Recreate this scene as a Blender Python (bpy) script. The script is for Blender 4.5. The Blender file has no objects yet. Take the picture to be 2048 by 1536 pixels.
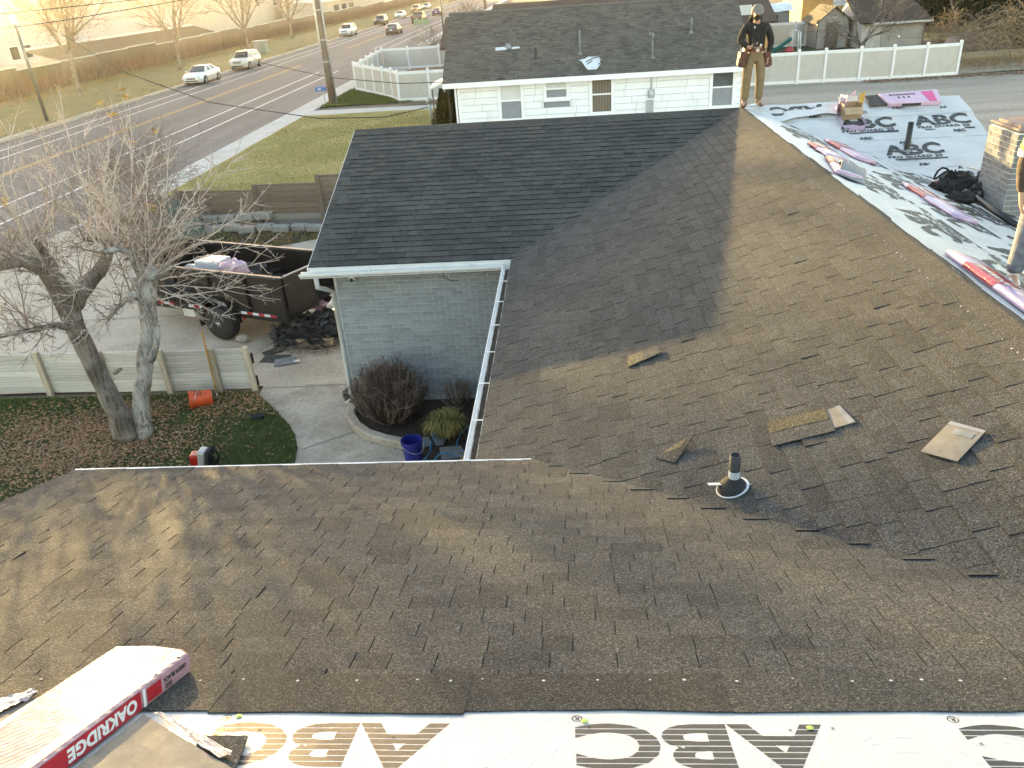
import bpy, bmesh, math, random
import numpy as np
from mathutils import Vector, Matrix, noise
R = math.radians
random.seed(7)
SC = bpy.context.scene
COL = SC.collection

# ------------------------------------------------------------------ camera
cam = bpy.data.cameras.new("camera")
cam.sensor_width = 36.0
cam.lens = 36.0 * 1589.710 / 2048.0
cam.clip_start = 0.05
cam.clip_end = 3000
camera = bpy.data.objects.new("camera", cam)
COL.objects.link(camera)
camera.matrix_world = Matrix(((0.9964916, 0.0300790, 0.0781003, 0), (0.0554388, 0.4618486, -0.8852245, 0), (-0.0626972, 0.8864486, 0.4585608, 6.4), (0, 0, 0, 1)))
SC.camera = camera

# ------------------------------------------------------------------ sky, sun, exposure
SUN_DIR = Vector((-5.42, 8.74, 0.60)).normalized()      # towards the sun, very low over the street
SUN_EL = math.asin(SUN_DIR.z)
world = bpy.data.worlds.new("World")
SC.world = world
world.use_nodes = True
wn = world.node_tree
wn.nodes.clear()
sky = wn.nodes.new("ShaderNodeTexSky")
sky.sky_type = 'NISHITA'
sky.sun_disc = False
sky.sun_elevation = SUN_EL
sky.sun_rotation = math.atan2(SUN_DIR.x, SUN_DIR.y)
sky.air_density = 1.0
sky.dust_density = 0.7
sky.ozone_density = 1.2
bg = wn.nodes.new("ShaderNodeBackground")
bg.inputs[1].default_value = 0.15
wo = wn.nodes.new("ShaderNodeOutputWorld")
tint = wn.nodes.new("ShaderNodeMix")
tint.data_type = 'RGBA'; tint.blend_type = 'MULTIPLY'; tint.inputs[0].default_value = 1.0
tint.inputs[7].default_value = (1.10, 0.985, 0.925, 1)      # camera white balance for open shade
wn.links.new(sky.outputs[0], tint.inputs[6])
wn.links.new(tint.outputs[2], bg.inputs[0])
wn.links.new(bg.outputs[0], wo.inputs[0])
sl = bpy.data.lights.new("sun", 'SUN')
sl.energy = 3.1
sl.angle = R(0.5)
sl.color = (1.0, 0.71, 0.29)
sun = bpy.data.objects.new("sun", sl)
COL.objects.link(sun)
sun.rotation_euler = (-SUN_DIR).to_track_quat('-Z', 'Y').to_euler()
SC.view_settings.view_transform = 'Standard'
SC.view_settings.look = 'None'
SC.view_settings.exposure = 3.35
SC.view_settings.gamma = 1.0

# ------------------------------------------------------------------ helpers
def nrm(v):
    v = Vector(v)
    return v.normalized()

class MB:
    """collects shapes; build() links them as one mesh object"""
    def __init__(s):
        s.v = []; s.f = []; s.mi = []; s.t = []; s.cur = 0; s.tint = 0.5
    def add(s, vs, fs):
        b = len(s.v)
        s.v.extend([tuple(p) for p in vs])
        s.t.extend([s.tint] * len(vs))
        for f in fs:
            s.f.append(tuple(i + b for i in f)); s.mi.append(s.cur)
        return s
    def box(s, c, size, rot=None, taper=None):
        hx, hy, hz = size[0] / 2, size[1] / 2, size[2] / 2
        vs = []
        for z in (-hz, hz):
            k = 1.0 if (taper is None or z < 0) else taper
            for x, y in ((-hx, -hy), (hx, -hy), (hx, hy), (-hx, hy)):
                vs.append(Vector((x * k, y * k, z)))
        if rot is not None:
            vs = [rot @ p for p in vs]
        c = Vector(c)
        s.add([p + c for p in vs], [(3, 2, 1, 0), (4, 5, 6, 7), (0, 1, 5, 4), (1, 2, 6, 5), (2, 3, 7, 6), (3, 0, 4, 7)])
        return s
    def bb(s, x0, x1, y0, y1, z0, z1):
        return s.box(((x0 + x1) / 2, (y0 + y1) / 2, (z0 + z1) / 2), (x1 - x0, y1 - y0, z1 - z0))
    def tube(s, pts, rad, n=6, cap=True):
        pts = [Vector(p) for p in pts]
        if not hasattr(rad, '__len__'):
            rad = [rad] * len(pts)
        vs = []; fs = []
        ref = None
        for i, p in enumerate(pts):
            d = (pts[min(i + 1, len(pts) - 1)] - pts[max(i - 1, 0)])
            if d.length < 1e-9: d = Vector((0, 0, 1))
            d.normalize()
            if ref is None:
                ref = Vector((0, 0, 1)) if abs(d.z) < .9 else Vector((1, 0, 0))
            a = d.cross(ref)
            if a.length < 1e-6: a = d.orthogonal()
            a.normalize(); b = d.cross(a); ref = a.cross(d) if False else ref
            for k in range(n):
                t = 2 * math.pi * k / n
                vs.append(p + (a * math.cos(t) + b * math.sin(t)) * rad[i])
        for i in range(len(pts) - 1):
            for k in range(n):
                fs.append((i * n + k, i * n + (k + 1) % n, (i + 1) * n + (k + 1) % n, (i + 1) * n + k))
        if cap:
            fs.append(tuple(reversed(range(n)))); fs.append(tuple(range((len(pts) - 1) * n, len(pts) * n)))
        return s.add(vs, fs)
    def lathe(s, c, prof, n=20, axis='Z', cap=True):
        c = Vector(c); vs = []; fs = []
        for r, z in prof:
            for k in range(n):
                t = 2 * math.pi * k / n
                if axis == 'Z': q = Vector((r * math.cos(t), r * math.sin(t), z))
                elif axis == 'X': q = Vector((z, r * math.cos(t), r * math.sin(t)))
                else: q = Vector((r * math.sin(t), z, r * math.cos(t)))
                vs.append(c + q)
        m = len(prof)
        for i in range(m - 1):
            for k in range(n):
                fs.append((i * n + k, i * n + (k + 1) % n, (i + 1) * n + (k + 1) % n, (i + 1) * n + k))
        if cap:
            fs.append(tuple(reversed(range(n)))); fs.append(tuple(range((m - 1) * n, m * n)))
        return s.add(vs, fs)
    def prism(s, poly, h, d=(0, 0, 1)):
        """poly: 3-D points, extruded along d by h"""
        d = Vector(d) * h; n = len(poly)
        poly = [Vector(p) for p in poly]
        vs = poly + [p + d for p in poly]
        fs = [tuple(reversed(range(n))), tuple(range(n, 2 * n))]
        for k in range(n):
            fs.append((k, (k + 1) % n, (k + 1) % n + n, k + n))
        return s.add(vs, fs)
    def grid(s, fn, nu, nv):
        vs = [fn(i / nu, j / nv) for j in range(nv + 1) for i in range(nu + 1)]
        fs = [(j * (nu + 1) + i, j * (nu + 1) + i + 1, (j + 1) * (nu + 1) + i + 1, (j + 1) * (nu + 1) + i) for j in range(nv) for i in range(nu)]
        return s.add(vs, fs)
    def mesh(s, name, mats, smooth=False, off=None):
        me = bpy.data.meshes.new(name)
        v = s.v
        if off is not None:
            v = [(p[0] - off[0], p[1] - off[1], p[2] - off[2]) for p in v]
        me.from_pydata(v, [], s.f)
        if not isinstance(mats, (list, tuple)): mats = [mats]
        for m in mats: me.materials.append(M(m) if isinstance(m, str) else m)
        if len(mats) > 1: me.polygons.foreach_set('material_index', s.mi)
        if smooth: me.polygons.foreach_set('use_smooth', [True] * len(me.polygons))
        if len(set(s.t)) > 1:
            at = me.attributes.new('tint', 'FLOAT', 'POINT'); at.data.foreach_set('value', s.t)
        me.update()
        return me
    def build(s, name, mats, parent=None, smooth=False, kind=None, world=True):
        off = None
        if parent is not None and world:
            r = parent
            off = Vector((0, 0, 0))
            while r is not None:
                off = off + r.location; r = r.parent
        o = bpy.data.objects.new(name, s.mesh(name, mats, smooth, off))
        COL.objects.link(o)
        if parent is not None: o.parent = parent
        if kind: o['kind'] = kind
        return o

def thing(name, label, cat, loc=(0, 0, 0), rz=0.0, group=None):
    o = bpy.data.objects.new(name, None)
    o.empty_display_size = 0.1
    COL.objects.link(o)
    o.location = loc
    o.rotation_euler = (0, 0, rz)
    o['label'] = label; o['category'] = cat
    if group: o['group'] = group
    return o

def tag(o, label, cat, group=None):
    o['label'] = label; o['category'] = cat
    if group: o['group'] = group
    return o

def bevel(o, w=0.01, seg=2):
    m = o.modifiers.new('bevel', 'BEVEL'); m.width = w; m.segments = seg; m.limit_method = 'ANGLE'; m.angle_limit = R(35)
    return o

def copy_tree(o, parent=None):
    c = o.copy(); COL.objects.link(c); c.parent = parent
    for ch in [x for x in o.children]:
        copy_tree(ch, c)
    return c

def struct(name, mb, mat, smooth=False):
    o = mb.build(name, mat, smooth=smooth); o['kind'] = 'structure'
    return o

def fbm(x, y, z=0.0, o=3):
    return noise.fractal(Vector((x, y, z)), 1.0, 2.0, o)

# ------------------------------------------------------------------ materials
MATS = {}
def M(n):
    return MATS[n]

class NT:
    def __init__(s, name):
        s.m = bpy.data.materials.new(name); s.m.use_nodes = True
        s.t = s.m.node_tree; s.t.nodes.clear()
        s.out = s.n('ShaderNodeOutputMaterial')
        s.p = s.n('ShaderNodeBsdfPrincipled')
        s.l(s.p.outputs[0], s.out.inputs[0])
        MATS[name] = s.m
    def n(s, t, **k):
        nd = s.t.nodes.new(t)
        for a, b in k.items(): setattr(nd, a, b)
        return nd
    def l(s, a, b): s.t.links.new(a, b)
    def pos(s, scale=(1, 1, 1), kind='world'):
        if kind == 'world': o = s.n('ShaderNodeNewGeometry').outputs['Position']
        else: o = s.n('ShaderNodeTexCoord').outputs['Object']
        mp = s.n('ShaderNodeMapping'); mp.inputs['Scale'].default_value = scale
        s.l(o, mp.inputs[0]); return mp.outputs[0]
    def noise(s, vec, scale, detail=3, rough=0.55, dist=0.0):
        nd = s.n('ShaderNodeTexNoise'); nd.inputs['Scale'].default_value = scale; nd.inputs['Detail'].default_value = detail
        nd.inputs['Roughness'].default_value = rough; nd.inputs['Distortion'].default_value = dist
        s.l(vec, nd.inputs['Vector']); return nd.outputs[0]
    def ramp(s, fac, stops, interp='LINEAR'):
        r = s.n('ShaderNodeValToRGB'); r.color_ramp.interpolation = interp
        e = r.color_ramp.elements
        while len(e) < len(stops): e.new(0.5)
        for el, (p, c) in zip(e, stops):
            el.position = p; el.color = (c[0], c[1], c[2], 1) if len(c) == 3 else c
        s.l(fac, r.inputs[0]); return r.outputs[0]
    def mix(s, fac, a, b, mode='MIX'):
        m = s.n('ShaderNodeMix', data_type='RGBA', blend_type=mode)
        for sock, val in ((m.inputs[0], fac), (m.inputs[6], a), (m.inputs[7], b)):
            if isinstance(val, (int, float)): sock.default_value = val
            elif isinstance(val, tuple): sock.default_value = (*val, 1) if len(val) == 3 else val
            else: s.l(val, sock)
        return m.outputs[2]
    def math(s, op, a, b=0.0, c=0.0):
        m = s.n('ShaderNodeMath', operation=op)
        for sock, val in zip(m.inputs, (a, b, c)):
            if isinstance(val, (int, float)): sock.default_value = val
            else: s.l(val, sock)
        return m.outputs[0]
    def col(s, c):
        if isinstance(c, tuple): s.p.inputs['Base Color'].default_value = (*c, 1)
        else: s.l(c, s.p.inputs['Base Color'])
        return s
    def rough(s, r):
        if isinstance(r, (int, float)): s.p.inputs['Roughness'].default_value = r
        else: s.l(r, s.p.inputs['Roughness'])
        return s
    def bump(s, h, strength=0.3, dist=0.01):
        b = s.n('ShaderNodeBump'); b.inputs['Strength'].default_value = strength; b.inputs['Distance'].default_value = dist
        s.l(h, b.inputs['Height']); s.l(b.outputs[0], s.p.inputs['Normal']); return s

def simple(name, c, rough=0.6, var=0.12, scale=6.0, metal=0.0, spec=0.5, kind='object', bump=0.0, stretch=(1, 1, 1), coat=0.0):
    m = NT(name)
    v = m.pos(stretch, kind)
    n = m.noise(v, scale, 5, 0.6)
    lo = tuple(x * (1 - var * 1.4) for x in c); hi = tuple(min(1, x * (1 + var * 1.4)) for x in c)
    m.col(m.ramp(n, [(0.28, lo), (0.72, hi)]))
    m.rough(rough); m.p.inputs['Metallic'].default_value = metal; m.p.inputs['Specular IOR Level'].default_value = spec
    if coat: m.p.inputs['Coat Weight'].default_value = coat; m.p.inputs['Coat Roughness'].default_value = 0.05
    if bump: m.bump(m.noise(v, scale * 4, 4), bump, 0.01)
    return m.m

# asphalt shingle: dark granules, a tint per tab
def shingle_mat(name, base, tan):
    m = NT(name)
    v = m.pos()
    at = m.n('ShaderNodeAttribute', attribute_name='tint').outputs['Fac']
    oi = m.n('ShaderNodeObjectInfo').outputs['Random']
    f = m.math('FRACT', m.math('ADD', at, oi))
    tabc = m.ramp(f, [(0.0, tuple(x * .78 for x in base)), (0.35, base), (0.7, tuple(x * 1.10 for x in base)), (1.0, tan)])
    gr = m.noise(v, 210, 3, 0.75)
    gr = m.math('ADD', m.math('MULTIPLY', gr, .62), m.math('MULTIPLY', m.noise(v, 85, 3, 0.7), .38))
    gc = m.ramp(gr, [(0.36, (0.10, 0.10, 0.10)), (0.48, (0.62, 0.62, 0.62)), (0.56, (1.5, 1.47, 1.42)), (0.64, (4.4, 4.2, 3.8))])
    big = m.noise(v, 0.9, 4, 0.6)
    bc = m.ramp(big, [(0.3, (0.82, 0.83, 0.86)), (0.7, (1.16, 1.14, 1.10))])
    med = m.noise(v, 14, 4, 0.6)
    mc = m.ramp(med, [(0.3, (0.85, 0.85, 0.85)), (0.7, (1.15, 1.15, 1.15))])
    c = m.mix(1.0, tabc, gc, 'MULTIPLY'); c = m.mix(1.0, c, bc, 'MULTIPLY'); c = m.mix(1.0, c, mc, 'MULTIPLY')
    m.col(c).rough(0.92)
    m.p.inputs['Specular IOR Level'].default_value = 0.25
    m.bump(gr, 0.9, 0.003)
    return m.m
shingle_mat('shingle', (0.069, 0.068, 0.0655), (0.079, 0.075, 0.069))
shingle_mat('shingle_strip', (0.063, 0.062, 0.058), (0.072, 0.068, 0.062))
simple('asphalt_edge', (0.012, 0.012, 0.012), 0.9, 0.2, 30)
simple('shingle_back', (0.19, 0.175, 0.15), 0.85, 0.15, 9, bump=0.2)
shingle_mat('shingle_tan', (0.105, 0.094, 0.062), (0.12, 0.105, 0.07))
shingle_mat('old_shingle', (0.120, 0.110, 0.098), (0.145, 0.133, 0.117))
shingle_mat('brown_shingle', (0.085, 0.062, 0.05), (0.10, 0.075, 0.06))

def under_mat():
    m = NT('underlayment')
    v = m.pos()
    w = m.noise(m.pos((1, 1, 1)), 3.0, 4, 0.6, 1.5)
    w2 = m.noise(m.pos((14, 3, 3)), 1.0, 3, 0.5, 0.5)
    g = m.noise(v, 2.0, 4)
    m.col(m.ramp(g, [(0.3, (0.50, 0.50, 0.50)), (0.7, (0.59, 0.585, 0.575))])).rough(0.42)
    h = m.math('ADD', m.math('MULTIPLY', w, 1.0), m.math('MULTIPLY', w2, 0.12))
    m.bump(h, 0.5, 0.05)
under_mat()
simple('print_black', (0.030, 0.031, 0.032), 0.5, 0.35, 18)
simple('print_grey', (0.23, 0.23, 0.235), 0.5, 0.2, 18)
simple('white_print', (0.75, 0.74, 0.74), 0.5, 0.05)
simple('red_print', (0.40, 0.022, 0.035), 0.35, 0.15, 12)
simple('pink_print', (0.62, 0.07, 0.22), 0.4, 0.1)
def film(name, c):
    m = NT(name)
    v = m.pos()
    n1 = m.noise(m.pos((2, 2, 2)), 7, 4, 0.55, 1.0)
    n = m.noise(v, 5, 3)
    m.col(m.ramp(n, [(0.3, tuple(x * .9 for x in c)), (0.7, c)])).rough(0.22)
    m.p.inputs['Specular IOR Level'].default_value = 0.6
    m.bump(n1, 0.5, 0.02)
film('pink_film', (0.62, 0.42, 0.54))
film('lilac_film', (0.52, 0.39, 0.55))
film('clear_film', (0.40, 0.35, 0.36))
film('black_film', (0.02, 0.02, 0.022))
film('white_film', (0.70, 0.70, 0.72))
film('green_film', (0.05, 0.10, 0.08))
film('red_film', (0.42, 0.03, 0.045))

# masonry
def brick_mat(name, c, var=0.14):
    m = NT(name)
    oi = m.n('ShaderNodeObjectInfo').outputs['Random']
    at = m.n('ShaderNodeAttribute', attribute_name='tint').outputs['Fac']
    f = m.math('FRACT', m.math('ADD', at, oi))
    cc = m.ramp(f, [(0, tuple(x * (1 - var) for x in c)), (0.5, c), (1, tuple(x * (1 + var) for x in c))])
    n = m.noise(m.pos(), 60, 4, 0.65); g = m.ramp(n, [(0.3, (.86, .86, .86)), (0.7, (1.1, 1.1, 1.1))])
    st = m.noise(m.pos(), 1.3, 4, 0.6); sg = m.ramp(st, [(0.3, (.88, .88, .87)), (0.7, (1.08, 1.08, 1.08))])
    m.col(m.mix(1.0, m.mix(1.0, cc, g, 'MULTIPLY'), sg, 'MULTIPLY')).rough(0.8).bump(n, 0.35, 0.004)
brick_mat('grey_brick', (0.295, 0.322, 0.345))
brick_mat('chimney_brick', (0.20, 0.205, 0.21), 0.22)
simple('mortar', (0.70, 0.70, 0.68), 0.9, 0.1, 12, bump=0.4)
simple('chimney_cap', (0.30, 0.235, 0.205), 0.9, 0.2, 12, bump=0.5)
simple('white_metal', (0.74, 0.74, 0.73), 0.4, 0.05, 5, kind='world')
simple('aged_white', (0.66, 0.65, 0.61), 0.5, 0.12, 8, kind='world')
simple('cream_trim', (0.50, 0.50, 0.47), 0.6, 0.1, 5)
simple('gutter_dirt', (0.06, 0.045, 0.03), 0.95, 0.5, 30, bump=0.6, kind='world')
simple('deck_wood', (0.28, 0.20, 0.13), 0.8, 0.2, 4)
simple('siding', (0.84, 0.85, 0.86), 0.55, 0.05, 2.0, kind='world', bump=0.05)
simple('siding_trim', (0.86, 0.86, 0.87), 0.5, 0.03, 3)
simple('vinyl_white', (0.80, 0.80, 0.81), 0.4, 0.03, 3, kind='world')
simple('vinyl_tan', (0.52, 0.50, 0.46), 0.5, 0.05, 3, kind='world')
simple('black_plastic', (0.018, 0.018, 0.019), 0.45, 0.2)
simple('black_rubber', (0.022, 0.021, 0.020), 0.75, 0.25, 10)
simple('black_cloth', (0.016, 0.016, 0.017), 0.9, 0.35, 14, bump=0.4)
simple('black_paint', (0.016, 0.013, 0.012), 0.38, 0.3, 3)
simple('dark_metal', (0.10, 0.10, 0.105), 0.45, 0.2, metal=0.6)
simple('steel', (0.55, 0.55, 0.56), 0.35, 0.1, metal=0.9)
simple('galv', (0.42, 0.44, 0.46), 0.5, 0.15, metal=0.5)
simple('lead_grey', (0.20, 0.205, 0.21), 0.55, 0.2)
simple('pvc_black', (0.02, 0.02, 0.02), 0.5, 0.5, 20)
simple('boot_white', (0.62, 0.63, 0.64), 0.4, 0.1)
simple('cardboard', (0.40, 0.29, 0.18), 0.85, 0.1, 8)
simple('cardboard_light', (0.62, 0.58, 0.52), 0.8, 0.08, 8)
simple('cement_grey', (0.36, 0.35, 0.33), 0.9, 0.12, 4, bump=0.3, kind='world')
simple('stone_block', (0.29, 0.275, 0.26), 0.9, 0.2, 7, bump=0.5)
simple('flagstone', (0.16, 0.165, 0.17), 0.85, 0.2, 5, bump=0.3)

def glassy(name, c, rough=0.06):
    m = NT(name)
    n = m.noise(m.pos((1, 1, 1), 'object'), 1.5, 2)
    m.col(m.ramp(n, [(0.35, tuple(x * .7 for x in c)), (0.65, c)])).rough(rough)
    m.p.inputs['Specular IOR Level'].default_value = 0.9
glassy('car_glass', (0.03, 0.035, 0.04))
glassy('window_glass', (0.10, 0.11, 0.12))
simple('screen_mesh', (0.25, 0.26, 0.28), 0.7, 0.08, 3)
simple('blind_white', (0.62, 0.63, 0.63), 0.6, 0.04, 4)
def curtain():
    m = NT('curtain')
    w = m.n('ShaderNodeTexWave', wave_type='BANDS', bands_direction='X'); w.inputs['Scale'].default_value = 5.0; w.inputs['Distortion'].default_value = 1.5
    m.l(m.pos((1, 1, .02), 'world'), w.inputs[0])
    m.col(m.ramp(w.outputs[1], [(0.2, (0.09, 0.07, 0.05)), (0.8, (0.24, 0.20, 0.15))])).rough(0.8)
curtain()

# wood
def wood_mat(name, c, grey, stretch=(0.6, 8, 14), sc=1.6):
    m = NT(name)
    v = m.pos(stretch, 'object')
    n = m.noise(v, sc * 2.2, 6, 0.65, 0.6); b = m.noise(m.pos((1, 1, 1), 'object'), 1.4, 3)
    oi = m.n('ShaderNodeObjectInfo').outputs['Random']
    cc = m.ramp(n, [(0.25, tuple(x * .55 for x in c)), (0.55, c), (0.8, tuple(min(1, x * 1.35) for x in c))])
    cc = m.mix(m.ramp(b, [(0.35, (0, 0, 0)), (0.65, (0.8, 0.8, 0.8))]), cc, m.ramp(n, [(0.25, tuple(x * .6 for x in grey)), (0.75, grey)]))
    cc = m.mix(1.0, cc, m.ramp(oi, [(0, (.8, .8, .8)), (1, (1.15, 1.15, 1.15))]), 'MULTIPLY')
    m.col(cc).rough(0.85).bump(n, 0.4, 0.006)
wood_mat('fence_wood', (0.55, 0.51, 0.44), (0.72, 0.72, 0.71))
wood_mat('fence_post', (0.44, 0.37, 0.26), (0.52, 0.48, 0.41), (8, 8, 0.7))
wood_mat('brown_wood', (0.21, 0.15, 0.10), (0.27, 0.225, 0.18))
wood_mat('grey_wood', (0.24, 0.22, 0.19), (0.30, 0.29, 0.27))
wood_mat('handle_wood', (0.52, 0.28, 0.07), (0.50, 0.30, 0.10), (12, 12, .6))
wood_mat('pole_wood', (0.15, 0.11, 0.08), (0.24, 0.21, 0.18), (9, 9, .25))

def bark(name, c1, c2, sc=(13, 13, 1.5)):
    m = NT(name)
    v = m.pos(sc)
    n = m.noise(v, 2.2, 7, 0.7, 0.8)
    b = m.noise(m.pos(), 2.5, 4, 0.6)
    a = m.ramp(n, [(0.36, tuple(x * .18 for x in c1)), (0.46, c1), (0.7, tuple(min(1, x * 1.3) for x in c1))])
    d = m.ramp(n, [(0.36, tuple(x * .2 for x in c2)), (0.5, c2), (0.75, tuple(min(1, x * 1.4) for x in c2))])
    m.col(m.mix(m.ramp(b, [(0.42, (0, 0, 0)), (0.6, (1, 1, 1))]), a, d)).rough(0.9).bump(n, 1.0, 0.05)
bark('dead_bark', (0.46, 0.43, 0.40), (0.24, 0.205, 0.175))
bark('dark_bark', (0.27, 0.235, 0.20), (0.15, 0.122, 0.098))
bark('street_bark', (0.30, 0.24, 0.18), (0.20, 0.15, 0.11))
simple('twig_pale', (0.47, 0.40, 0.345), 0.8, 0.25, 9)
simple('twig_brown', (0.23, 0.175, 0.14), 0.85, 0.3, 9)
simple('twig_red', (0.075, 0.046, 0.034), 0.85, 0.35, 9)
simple('twig_tan', (0.30, 0.22, 0.13), 0.9, 0.3, 9)
def leafm(name, c, c2):
    m = NT(name)
    n = m.noise(m.pos(), 23, 2)
    m.col(m.ramp(n, [(0.35, c), (0.65, c2)])).rough(0.75)
    m.p.inputs['Specular IOR Level'].default_value = 0.25
leafm('dry_leaf', (0.26, 0.13, 0.065), (0.44, 0.26, 0.15))
leafm('yellow_leaf', (0.42, 0.24, 0.05), (0.52, 0.36, 0.10))
leafm('grass_blade', (0.070, 0.105, 0.024), (0.120, 0.155, 0.042))
leafm('dry_grass', (0.36, 0.27, 0.10), (0.27, 0.235, 0.08))
leafm('ornamental', (0.10, 0.115, 0.03), (0.24, 0.21, 0.08))
leafm('evergreen', (0.016, 0.022, 0.009), (0.034, 0.042, 0.016))
leafm('arborvitae', (0.028, 0.042, 0.014), (0.055, 0.065, 0.022))

# ground
def ground_mat(name, stops, sc1=0.6, sc2=25, bump=0.3, rough=0.95, stretch=(1, 1, 1)):
    m = NT(name)
    v = m.pos(stretch)
    n = m.noise(v, sc1, 6, 0.65, 0.4); f = m.noise(m.pos(), sc2, 4, 0.7)
    c = m.ramp(n, stops)
    m.col(m.mix(1.0, c, m.ramp(f, [(0.25, (.72, .72, .72)), (0.75, (1.25, 1.25, 1.25))]), 'MULTIPLY')).rough(rough).bump(f, bump, 0.01)
    return m
ground_mat('asphalt', [(0.3, (0.095, 0.089, 0.086)), (0.5, (0.125, 0.117, 0.113)), (0.7, (0.16, 0.15, 0.145))], 0.35, 60, 0.2, 0.85, (2.2, .18, 1))
ground_mat('concrete', [(0.3, (0.36, 0.305, 0.235)), (0.5, (0.46, 0.395, 0.315)), (0.7, (0.53, 0.46, 0.37))], 0.7, 18, 0.2)
ground_mat('walk_concrete', [(0.28, (0.25, 0.21, 0.165)), (0.5, (0.37, 0.32, 0.26)), (0.72, (0.46, 0.405, 0.335))], 1.5, 14, 0.2)
ground_mat('sidewalk_concrete', [(0.3, (0.44, 0.41, 0.37)), (0.7, (0.56, 0.53, 0.49))], 0.5, 10, 0.1)
ground_mat('lawn_far', [(0.25, (0.17, 0.17, 0.045)), (0.45, (0.29, 0.25, 0.075)), (0.6, (0.38, 0.29, 0.115)), (0.8, (0.42, 0.30, 0.15))], 0.33, 16, 0.5, 1, (1, .6, 1))
ground_mat('lawn_verge', [(0.25, (0.13, 0.125, 0.035)), (0.55, (0.20, 0.165, 0.05)), (0.8, (0.28, 0.18, 0.08))], 0.5, 12, 0.5)
ground_mat('lawn_near', [(0.3, (0.045, 0.052, 0.018)), (0.7, (0.075, 0.072, 0.030))], 1.5, 30, 0.6)
ground_mat('dirt', [(0.3, (0.27, 0.225, 0.175)), (0.5, (0.36, 0.305, 0.245)), (0.7, (0.43, 0.37, 0.30))], 0.35, 7, 0.4, 0.95, (.35, 1.6, 1))
ground_mat('mulch', [(0.3, (0.022, 0.015, 0.010)), (0.7, (0.055, 0.038, 0.027))], 5, 40, 0.9)
ground_mat('earth', [(0.3, (0.10, 0.08, 0.055)), (0.7, (0.17, 0.135, 0.10))], 0.8, 12, 0.6)
simple('paint_white', (0.62, 0.61, 0.60), 0.7, 0.12, 3, kind='world')
simple('paint_yellow', (0.50, 0.33, 0.08), 0.7, 0.15, 3, kind='world')
simple('stain', (0.16, 0.14, 0.12), 0.9, 0.3, 2, kind='world')
simple('wall_cream', (0.48, 0.42, 0.34), 0.8, 0.06, 0.5, kind='world')
simple('wall_white', (0.50, 0.46, 0.43), 0.8, 0.05, 0.5, kind='world')
simple('wall_grey', (0.34, 0.36, 0.39), 0.7, 0.1, 0.5)
simple('shed_wall', (0.44, 0.40, 0.37), 0.8, 0.08, 2)
simple('shed_white', (0.60, 0.56, 0.53), 0.85, 0.15, 3, bump=0.3)
simple('roof_brown', (0.085, 0.06, 0.05), 0.9, 0.15, 2)
simple('tarp_white', (0.62, 0.66, 0.68), 0.5, 0.1, 1.5)
simple('tarp_grey', (0.13, 0.145, 0.155), 0.6, 0.15, 3)
simple('orange_wall', (0.60, 0.32, 0.10), 0.8, 0.1, 1)

# ================================================================== SETTING
def sheet(name, pts, z, mat, sub=0):
    mb = MB()
    mb.add([(x, y, z) for x, y in pts], [tuple(range(len(pts)))])
    return struct(name, mb, mat)

sheet('ground', [(-900, -200), (900, -200), (900, 1800), (-900, 1800)], -0.06, 'earth')
KX0, KX1 = -30.45, -15.95       # street edges
sheet('street', [(KX0, -80), (KX1, -80), (KX1, 900), (KX0, 900)], -0.03, 'asphalt')
# side street in front of the fence on the far side of the neighbour, seen past the roof
sheet('side_street', [(KX1, 76), (12, 76), (12, 92), (KX1, 92)], -0.026, 'asphalt')

def marking(x, y0, y1, w=0.11, mat='paint_white'):
    mb = MB()
    mb.add([(x - w / 2, y0, -0.022), (x + w / 2, y0, -0.022), (x + w / 2, y1, -0.022), (x - w / 2, y1, -0.022)], [(0, 1, 2, 3)])
    o = mb.build('road_marking', mat); o['kind'] = 'structure'
for x in (-28.85, -27.35): marking(x, -40, 900, 0.13)
for x in (-20.75, -19.1):
    marking(x, -40, 71, 0.13); marking(x, 93, 900, 0.13)
for x in (-24.65, -24.42): marking(x, -40, 78, 0.10, 'paint_yellow'); marking(x, 96, 900, 0.10, 'paint_yellow')
mb = MB(); mb.add([(-17.3, 77.5, -0.018), (-13.6, 77.5, -0.018), (-13.6, 78.0, -0.018), (-17.3, 78.0, -0.018)], [(0, 1, 2, 3)])
mb.build('road_marking', 'paint_white')['kind'] = 'structure'

def kerb(name, x0, x1, y0, y1, mat='sidewalk_concrete', z1=0.11, step=3.0):
    mb = MB(); y = y0
    while y < y1 - 0.01:
        e = min(y + step, y1)
        mb.bb(x0, x1, y + 0.008, e - 0.008, -0.05, z1 + random.uniform(-.004, .004)); y = e
    o = mb.build(name, mat); o['kind'] = 'structure'; bevel(o, 0.02, 2)
kerb('kerb_far', KX0 - 0.5, KX0, -40, 420, 'concrete')
# far verge
mb = MB(); mb.grid(lambda u, v: Vector((KX0 - 0.5 - u * 13, -40 + v * 520, 0.09 + 0.06 * u)), 20, 120); struct('verge', mb, 'lawn_verge')
# near sidewalk slabs (sunk street side kerb included)
mb = MB(); y = 24.0
while y < 71:
    mb.bb(KX1, -14.62, y + 0.006, y + 1.494, -0.05, 0.04 + random.uniform(-.004, .004)); y += 1.5
o = mb.build('sidewalk', 'sidewalk_concrete'); o['kind'] = 'structure'; bevel(o, 0.012, 1)
kerb('far_corner_kerb', KX1, -14.6, 93, 260)
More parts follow.
